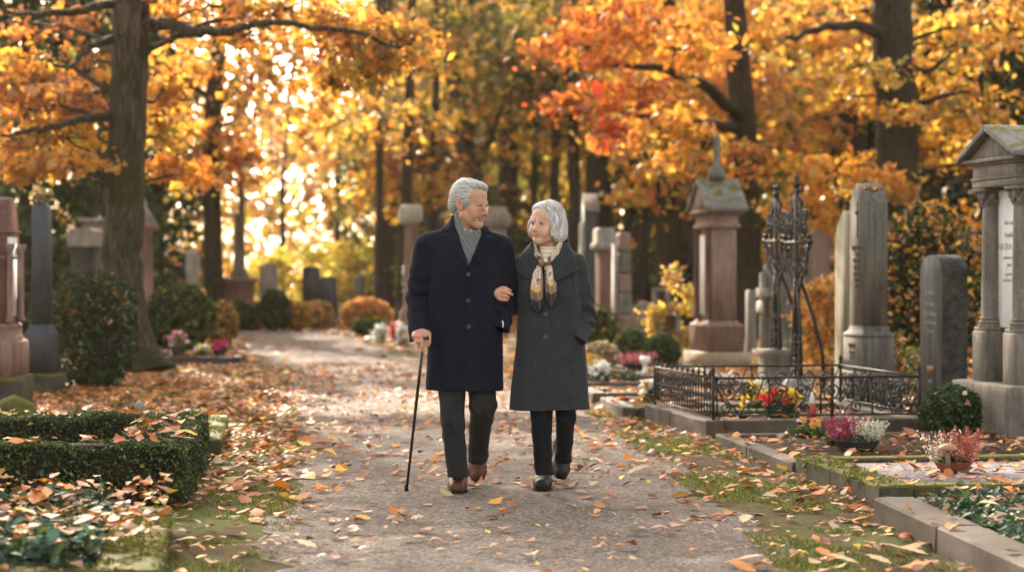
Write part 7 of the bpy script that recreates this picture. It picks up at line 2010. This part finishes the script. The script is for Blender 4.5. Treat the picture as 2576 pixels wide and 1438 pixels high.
    for nm, lab, xb, xt, Y, rad, mix, sd in spec:
        T = tp((xb, 674 + FX * CH / Y, Y), (xb + (xt - xb) * .35, 500, Y), (xb + (xt - xb) * .6, 250, Y), (xt, 0, Y)); e = T[-1].copy(); e[2] += 4; T.append(e)
        rr = np.random.default_rng(sd)
        cr = [bl(xb + rr.normal(0, 90), rr.uniform(20, 250), Y - 1 + rr.normal(0, 1), 110, 80, 1.8, 420, 14, .6, mix) for _ in range(4)] + [bl(xb + rr.normal(0, 80), rr.uniform(300, 520), Y + 1 + rr.normal(0, 1), 90, 60, 1.5, 300, 12, .5, mix) for _ in range(2)]
        tree(nm, lab, T, [rad * 1.15, rad, rad * .85, rad * .7, rad * .3], cr, .25, mix, (), sd, M_bark2)
    # dark conifers at the left; right-hand ones added as dark fill for unlit gaps
    for k_, (xb, Y, h, rad, lab) in enumerate(((70, 40, 11, 2.0, 'dark green conifer at the far left edge behind the arched tomb'), (215, 46, 13, 2.2, 'dark conifer directly left of the big trunk'), (395, 52, 10, 1.7, 'dark conifer showing right of the big trunk'), (960, 66, 12, 2.0, 'blurred green conifer left of the leaning trunk'), (1330, 72, 15, 2.4, 'blurred olive conifer behind the woman\'s head'), (1420, 84, 18, 2.8, 'tall far conifer rising behind the thin trunk'), (1600, 58, 12, 1.7, 'dark conifer added to fill the unlit gap above the block pillar'), (1840, 55, 13, 1.6, 'dark conifer added to fill the unlit gap behind the thick trunk of the red oak'), (2205, 48, 12, 1.7, 'dark conifer added to fill the unlit gap just left of the massive right trunk'), (2410, 44, 11, 1.9, 'dark conifer added to fill the unlit gap right of the massive trunk'), (2570, 40, 11, 1.9, 'dark conifer added to fill the unlit gap at the right edge behind the tomb roof'), (1180, 75, 15, 1.9, 'far dark conifer right beside the leaning trunk'))):
        r = np.random.default_rng(300 + k_); X = (xb - CX) / FX * Y
        n = 8500; t = r.random(n) ** .75; rr_ = rad * (1 - t) ** .8 + .12; a = r.uniform(0, 2 * math.pi, n); lay = .55 + .45 * np.abs(np.sin(t * 26 + a * .5)); q = np.sqrt(r.random(n)) * .55 + .45
        Q = np.stack([rr_ * q * lay * np.cos(a), rr_ * q * lay * np.sin(a), .3 + t * h - .25 * rr_ * q], 1); Q = Q[Q[:, 2] > .1]
        mixc = dict(dkgreen=5, green=1) if k_ < 3 or k_ > 5 else dict(green=2, olive=2, dkgreen=1)
        root = empty('conifer', (X, Y, 0), 0, lab, 'conifer')
        m = trunk_mesh([(0, 0, -.05), (0, 0, h * .5), (0, 0, h)], [.2, .14, .02], [], k_); m.build('trunk', M_bark2, root, smooth=True)
        leafobj('crown', [leafquads(Q, .24, pick(len(Q), mixc, .35, r), .35, up=(0, 0, 1), upw=.35, r=r)], M_ever, root)
    # trees deep in the wood
    r = np.random.default_rng(77); src = None; cnt = 0
    for k_ in range(33):
        Y = r.uniform(60, 96); xb = r.uniform(-40, 2620)
        if 470 < xb < 900: xb += 460
        if k_ >= 30: xb, Y = (600, 715, 845)[k_ - 30], (82, 86, 80)[k_ - 30]
        X = (xb - CX) / FX * Y; h = r.uniform(13, 19)
        mix = [dict(yellow=3, gold=2, pale=1), dict(gold=3, orange=2), dict(olive=2, gold=2, lime=1), dict(orange=3, brown=1, tan=1)][k_ % 4] if k_ < 30 else dict(tan=3, orange=2, gold=2, olive=1)
        T = [np.array([X + r.normal(0, .15) * i, Y, h * i / 4]) for i in range(5)]
        cr = [((X + r.normal(0, 1.6), Y + r.normal(0, 1.2), z_), (1.7, 1.5, 1.1), 300 if k_ < 30 else 120, 14, .8, mix) for z_ in np.linspace(5.5 if k_ < 30 else 4, h - 1, 6)]
        tree('wood_tree', 'blurred slim tree deep in the glowing autumn wood', T, [.26, .22, .19, .14, .05] if k_ < 30 else [.13, .11, .09, .07, .03], cr, .34, mix, (), 40 + k_, M_bark2, group='slim trees deep in the wood behind the graves')
    rp = np.random.default_rng(78)
    for xd in (1085, 1335, 1385, 1455, 1575, 1622, 1742, 1945, 2075, 2190, 2360, 2455, 955, 1010):
        Y = rp.uniform(46, 62); X = (xd - CX) / FX * Y; lean = rp.normal(0, .22); rad = rp.uniform(.08, .16)
        T = [np.array([X + lean * i * .5, Y, h_]) for i, h_ in enumerate((0, 2.2, 4.5, 7.5, 11))]
        cr = [((X + rp.normal(0, .8), Y + rp.normal(0, .8), z_), (1.1, 1.0, .5), 130, 8, .5) for z_ in (4.6, 6.4, 8.2)]
        tree('edge_tree', 'slim dark trunk at the edge of the wood behind the graves', T, [rad * 1.2, rad, rad * .9, rad * .75, .04], cr, .22, dict(gold=2, orange=1.4, olive=1), [], 90 + xd % 50, M_bark2, group='slim dark trunks at the edge of the wood')
    # understory shrubs along the wood's edge
    spots = [(30, 44), (330, 48), (700, 62), (830, 64), (1090, 62), (1180, 60), (1300, 58), (1400, 56), (1560, 52), (1640, 50), (1900, 48), (1990, 46), (2120, 44), (2230, 42), (2420, 40), (2540, 38), (900, 66), (460, 56), (150, 42), (1480, 60)]
    names = ['yellow', 'amber', 'olive', 'dark green', 'russet']
    mixes = [dict(yellow=3, lime=1, gold=1), dict(gold=3, orange=2), dict(olive=3, green=1, gold=.6), dict(dkgreen=3, green=1.4), dict(orange=2, brown=2, tan=1)]
    where = {30: 'at the left edge behind the arched tomb', 330: 'behind the big left trunk', 700: 'beyond the pale grey headstone', 830: 'beyond the leaning headstone', 1090: 'left of the man\'s shoulder in the wood', 1180: 'right behind the man\'s head', 1300: 'between the two heads', 1400: 'behind the silver bob', 1560: 'above the block pillar',
             1640: 'behind the little stone frames', 1900: 'behind the slim stone post', 1990: 'behind the far iron cross', 2120: 'behind the peaked headstone', 2230: 'right of the grey pillar', 2420: 'behind the rounded headstone', 2540: 'behind the columned tomb', 900: 'far behind the orange shrub', 460: 'behind the rounded dark bush', 150: 'behind the slate obelisk', 1480: 'behind the slate stele'}
    ci = [3, 3, 0, 0, 2, 2, 3, 1, 1, 3, 0, 1, 1, 4, 3, 4, 0, 1, 3, 0]
    for k_, (xd, Y) in enumerate(spots):
        c_ = ci[k_]
        bush('wood_shrub', 'tall %s shrub %s' % (names[c_], where[xd]), 'shrub', ((xd - CX) / FX * Y, Y, 0), (1.0, .8, r.uniform(.75, 1.25)), 1500, .17, mixes[c_], mat=M_leaf if c_ != 3 else M_ever, seed=60 + k_, core=False)
    # the far wood, one mass
    n = 120000
    X = r.uniform(-40, 44, n); Y = r.uniform(98, 135, n); Z = 22 * r.random(n) ** 1.05
    dcol = X / Y * FX + CX; row = HY - (Z - CH) / Y * FX
    gap = .52 * np.exp(-((dcol - 710) / 105) ** 2 - ((row - 165) / 70) ** 2) + .30 * np.exp(-((dcol - 640) / 230) ** 2 - ((row - 110) / 140) ** 2)
    cl = .5 + .5 * wob(X, Y, Z, .8, 3) + .25 * wob(X, Y, Z, 2.1, 5)
    keep = (r.random(n) > .93 * np.clip(gap * 1.25, 0, 1)) & (cl > .30 - .28 * (row > 260))
    X, Y, Z = X[keep], Y[keep], Z[keep]
    m = 42000; Ys = r.uniform(30, 110, m); side = np.where(r.random(m) < .5, -1, 1); Xs = side * (.265 * Ys + 3.0 + 16 * r.random(m)); Zs = 10.5 * r.random(m)
    ks = (.5 + .5 * wob(Xs, Ys, Zs, .9, 4) + .2 * wob(Xs, Ys, Zs, 2.4, 6)) > .34
    X, Y, Z = np.concatenate([X, Xs[ks]]), np.concatenate([Y, Ys[ks]]), np.concatenate([Z, Zs[ks]]); n = len(X)
    V, F, C = leafquads(np.stack([X, Y, Z], 1), .38, pick(n, dict(yellow=2, gold=3.4, tan=1, orange=2.2, lime=.5, olive=1.2), .35, r), .7, r=r)
    tag(link('far_wood', mesh_np('far_wood', V, F, M_leaf, col=C, smooth=False)), 'glowing yellow mass of far autumn wood', 'wood', kind='stuff')

# ================================================================ FALLEN LEAVES, GRASS
PAL.update(lorange=(.50, .17, .022), lbrown=(.19, .075, .028), lrust=(.36, .085, .018))
FALL = dict(tan=2.4, pale=.6, lorange=4.0, lbrown=2.2, gold=.7, lrust=1.2)
def build_litter(hedge_leaves, hedge_root, P):
    r = np.random.default_rng(90)
    def field(y0, y1, dens, fn, z=.006):
        xm = .262 * y1 + 1.6; n = int((y1 - y0) * 2 * xm * dens)
        x = r.uniform(-xm, xm, n); y = r.uniform(y0, y1, n)
        k = (np.abs(x) < .262 * y + 1.6) & (r.random(n) < fn(x, y)) & ~inside_rect(x, y)
        return np.stack([x[k], y[k], np.full(k.sum(), z)], 1)
    A, th = P['hedgeA']; u, v = plot_axes(None, th)
    def hedge_in(x, y):
        dx, dy = x - A[0], y - A[1]; a = dx * u[0] + dy * u[1]; b = dx * v[0] + dy * v[1]
        return (a < 0) & (a > -2.6) & (b > 0) & (b < 2.6)
    pt = lambda x, y: .5 + .5 * wob(x, y, 0 * x, 2.6, 2) 
    def f_near(x, y):
        L_, R_ = pathL(y), pathR(y)
        t = np.clip((x - L_) / (R_ - L_), 0, 1)
        edge = np.exp(-np.minimum(x - L_, R_ - x) / .22)
        d = np.where(on_path(x, y), (.115 + .25 * edge) * (.5 + pt(x, y)) * np.clip(.75 + (y - 9) * .10, .7, 1.9), 0)
        dl = L_ - x
        strip = np.exp(-((dl - .18) / .30) ** 2); stripR = np.exp(-((x - R_ - .12) / .25) ** 2)
        left = np.where(y < 12.6, .20 + .30 * pt(x, y), 1.0)
        left = np.where((y > 12) & (y < 24), 1.35 + .6 * pt(x, y), left) * np.where(y > 24, .55, 1)
        right = (.26 + .45 * pt(x, y)) * np.where(y > 16, 1.35, 1) * (1 - .55 * stripR * (y < 16)); left = left * (1 - .5 * strip * np.where(y < 13, 1, .3))
        d = np.where(dl > 0, left, d); d = np.where(x > R_, right, d)
        return np.where(hedge_in(x, y), .30, d)
    Q = [field(8.2, 28, 230, f_near)]
    Q.append(field(28, 60, 34, lambda x, y: np.where(on_path(x, y), .10, .8)))
    for key, dens in (('sedum', 62), ('gravel', 60), ('pansy', 78), ('fence', 85), ('small', 160), ('small2', 130), ('flower', 30), ('ivy', 210), ('left2', 150), ('leftflower', 35)):
        tr = P[key][1]; A_, th_, w_, l_, h_ = [q for q in RECTS if np.allclose(q[0], tr(0, 0)[:2])][0]
        n = int(w_ * l_ * dens); q = np.stack([r.uniform(0, w_, n), r.uniform(0, l_, n)], 1)
        zz = {'sedum': .20, 'ivy': .235, 'gravel': .09, 'pansy': .055}.get(key, .085)
        Wp = np.array([tr(a, b, 0) for a, b in q]); on_k = (q[:, 0] < .2) | (q[:, 1] < .14)
        on_k2 = on_k & (r.random(n) < .7)
        Wp[:, 2] = np.where(on_k, h_ + .004, zz + (r.random(n) - .5) * (.10 if key in ('sedum', 'ivy') else .01))
        Q.append(Wp[~on_k2])
    H = np.array([np.array([*A, 0]) + np.array([*(u * a + v * b), c]) for a, b, c in hedge_leaves]); Q.append(H)
    # leaves on the tops of stones
    Qall = np.concatenate(Q)
    sx = Qall[:, 0] / Qall[:, 1] * FX + CX; sy = HY - (Qall[:, 2] - CH) / Qall[:, 1] * FX
    near = (Qall[:, 2] < .02) & (sx > -10) & (sx < 2586) & (sy < 1445)
    idx = np.where(near)[0]; idx = idx[np.argsort(Qall[idx, 1])][:290]
    rest = np.ones(len(Qall), bool); rest[idx] = False
    B = Qall[rest]
    sz = np.where(B[:, 1] > 28, .10, np.where(B[:, 2] > .30, .084, np.where(B[:, 2] > .12, .064, .068)))
    left = B[:, 0] < pathL(B[:, 1])
    cols = pick(len(B), FALL, .30, r)
    V, F, C = curled(B, sz, cols, r, .20)
    tag(link('leaf_litter', mesh_np('leaf_litter', V, F, M_fallen, col=C, smooth=True)), 'countless fallen leaves strewn over verges, graves and path', 'fallen leaves', kind='stuff')
    # near ones, one by one
    var = [('pale tan', dict(tan=3, pale=2)), ('orange', dict(lorange=3, gold=.6)), ('dark brown', dict(lbrown=3, lrust=1))]
    protos = []
    for vi, (nm, mix) in enumerate(var):
        for q in range(16):
            V, F, C = curled(np.zeros((1, 3)), .068, pick(1, mix, .22, r), r, .16)
            protos.append((vi, mesh_np('fallen_leaf', V, F, M_fallen, col=C)))
    for i in idx:
        vi = r.choice(3, p=[.56, .26, .18]); k_ = [m for v_, m in protos if v_ == vi][r.integers(0, 16)]
        p = Qall[i]; side = 'on' if on_path(p[:1], p[1:2])[0] else 'off'
        o = link('fallen_leaf', k_, None, p + np.array([0, 0, .016 if side == 'on' else .012])); o.rotation_euler = (0, 0, r.uniform(0, 6.28)); s = r.uniform(.6, 1.15); o.scale = (s, s, s)
        nm = var[vi][0]
        tag(o, '%s curled leaf lying %s close to the camera' % (nm, 'on the gravel path' if side == 'on' else 'on the grassy verge beside the path'), 'leaf', '%s leaves %s near the camera' % (nm, 'on the path' if side == 'on' else 'on the verge'))
    # grass blades on the verges
    n = 120000; y = r.uniform(8.4, 24, n); 
    sideR = r.random(n) < .55
    x = np.where(sideR, pathR(y) + np.abs(r.normal(0, .42, n)) - .10, pathL(y) - np.abs(r.normal(0, .55, n)) + .08)
    k = (~inside_rect(x, y)) & ~hedge_in(x, y) & ((.5 + .5 * wob(x, y, 0 * x, 3.1, 7) + .25 * wob(x, y, 0 * x, 11, 2)) > .50) & ((y < 16) | (r.random(n) < .6))
    x, y = x[k], y[k]; n = len(x)
    a = r.uniform(0, 2 * np.pi, n); h = r.uniform(.008, .028, n); w = .0026
    b0 = np.stack([x - np.cos(a) * w, y - np.sin(a) * w, np.full(n, .001)], 1); b1 = np.stack([x + np.cos(a) * w, y + np.sin(a) * w, np.full(n, .001)], 1)
    t = np.stack([x + r.normal(0, .014, n), y + r.normal(0, .014, n), h], 1)
    V = np.stack([b0, b1, t], 1).reshape(-1, 3); C = np.repeat(pick(n, dict(green=2.4, olive=2.6, lime=1.2), .28, r), 3, 0)
    tag(link('grass', mesh_np('grass', V, np.arange(3 * n).reshape(n, 3), M_ever, col=C, smooth=False)), 'short mossy grass along the path edges', 'grass', kind='stuff')
    # pebbles / crumbs on the path
# ================================================================ CAMERA, LIGHT
def camera():
    cd = bpy.data.cameras.new('camera'); c = bpy.data.objects.new('camera', cd); COL.objects.link(c)
    c.location = (0, 0, CH); c.rotation_euler = (R(90), 0, 0)
    cd.sensor_width = 36; cd.lens = FX / 2576 * 36; cd.shift_y = -(719 - HY) / 2576; cd.shift_x = 0
    cd.clip_end = 2000; cd.clip_start = .1
    cd.dof.use_dof = True; cd.dof.focus_distance = 11.8; cd.dof.aperture_fstop = DOF_F; cd.dof.aperture_blades = 0
    SC.camera = c
DOF_F = cdl = (FX / 2576 * 36) / 36.0
SUN_AZ, SUN_EL = -17.0, 27.0
def lights(sun=4.0, sky=.12, expo=1.0):
    w = bpy.data.worlds.new('World'); SC.world = w; w.use_nodes = True
    nt = w.node_tree; nt.nodes.clear(); L = nt.links.new
    s = nt.nodes.new('ShaderNodeTexSky'); s.sky_type = 'NISHITA'; s.sun_disc = False
    s.sun_elevation = R(SUN_EL); s.sun_rotation = R(SUN_AZ); s.dust_density = 3.5; s.ozone_density = 1.0; s.air_density = 1.0
    hs = nt.nodes.new('ShaderNodeHueSaturation'); hs.inputs['Saturation'].default_value = SKY_SAT
    mu = nt.nodes.new('ShaderNodeMix'); mu.data_type = 'RGBA'; mu.blend_type = 'MULTIPLY'; mu.inputs[0].default_value = 1; mu.inputs[7].default_value = (*SKY_TINT, 1)
    b = nt.nodes.new('ShaderNodeBackground'); b.inputs['Strength'].default_value = sky
    o = nt.nodes.new('ShaderNodeOutputWorld')
    L(s.outputs[0], hs.inputs['Color']); L(hs.outputs[0], mu.inputs[6]); L(mu.outputs[2], b.inputs['Color']); L(b.outputs[0], o.inputs['Surface'])
    ld = bpy.data.lights.new('sun', 'SUN'); ld.energy = sun; ld.angle = R(.6); ld.color = (1, .86, .68)
    lo = bpy.data.objects.new('sun', ld); COL.objects.link(lo)
    d = Vector((math.sin(R(SUN_AZ)) * math.cos(R(SUN_EL)), math.cos(R(SUN_AZ)) * math.cos(R(SUN_EL)), math.sin(R(SUN_EL))))
    lo.rotation_euler = (d).to_track_quat('Z', 'Y').to_euler(); lo.location = d * 60
    vs = SC.view_settings; vs.view_transform = 'Standard'; vs.look = 'None'; vs.gamma = 1; vs.exposure = expo
SKY_SAT, SKY_TINT = .40, (1.10, 1.0, .86)
def render_settings():
    c = SC.cycles
    c.use_denoising = True
    try: c.denoiser = 'OPENIMAGEDENOISE'; c.denoising_input_passes = 'RGB_ALBEDO_NORMAL'; c.denoising_prefilter = 'ACCURATE'
    except Exception: pass
    c.max_bounces = 7; c.diffuse_bounces = 3; c.glossy_bounces = 2; c.transmission_bounces = 5; c.transparent_max_bounces = 8; c.volume_bounces = 0
    c.sample_clamp_indirect = 6; c.sample_clamp_direct = 0
    c.caustics_reflective = False; c.caustics_refractive = False
    c.use_adaptive_sampling = True; c.adaptive_threshold = .015

def haze(dens=.00016, an=.5):
    m, nt, out = nodes('warm_autumn_air'); v = nt.nodes.new('ShaderNodeVolumePrincipled')
    v.inputs['Color'].default_value = (1.0, .90, .74, 1); v.inputs['Density'].default_value = dens; v.inputs['Anisotropy'].default_value = an
    nt.links.new(v.outputs[0], out.inputs['Volume'])
    b = MB(); b.box((0, 68, 12), (75, 76, 13.0)); o = b.build('haze', m); tag(o, 'thin warm air between the trees', 'haze', kind='stuff')
SUN_P, SKY_P, EXPO = 4.6, .15, 1.92
build_ground()
PLT = build_plots()
hq, hroot = build_hedge(*PLT['hedgeA'])
build_temple(); build_right_stones(); build_left_stones()
iron_cross(2004, 19.2, .30, 2.14, 'near ornate iron cross with scrolls, right one of the pair, on a rounded stone', 'ball')
iron_cross(1953, 20.9, .48, 2.10, 'farther ornate iron cross with an oval ring, on a square stone block', 'block')
build_fence(PLT['fence'][1], 1.78, 2.05, .135, .15)
build_plants(PLT)
build_trees()
build_litter(hq, hroot, PLT)
build_man(); build_cane(); build_woman()
haze()
camera(); lights(SUN_P, SKY_P, EXPO); render_settings()
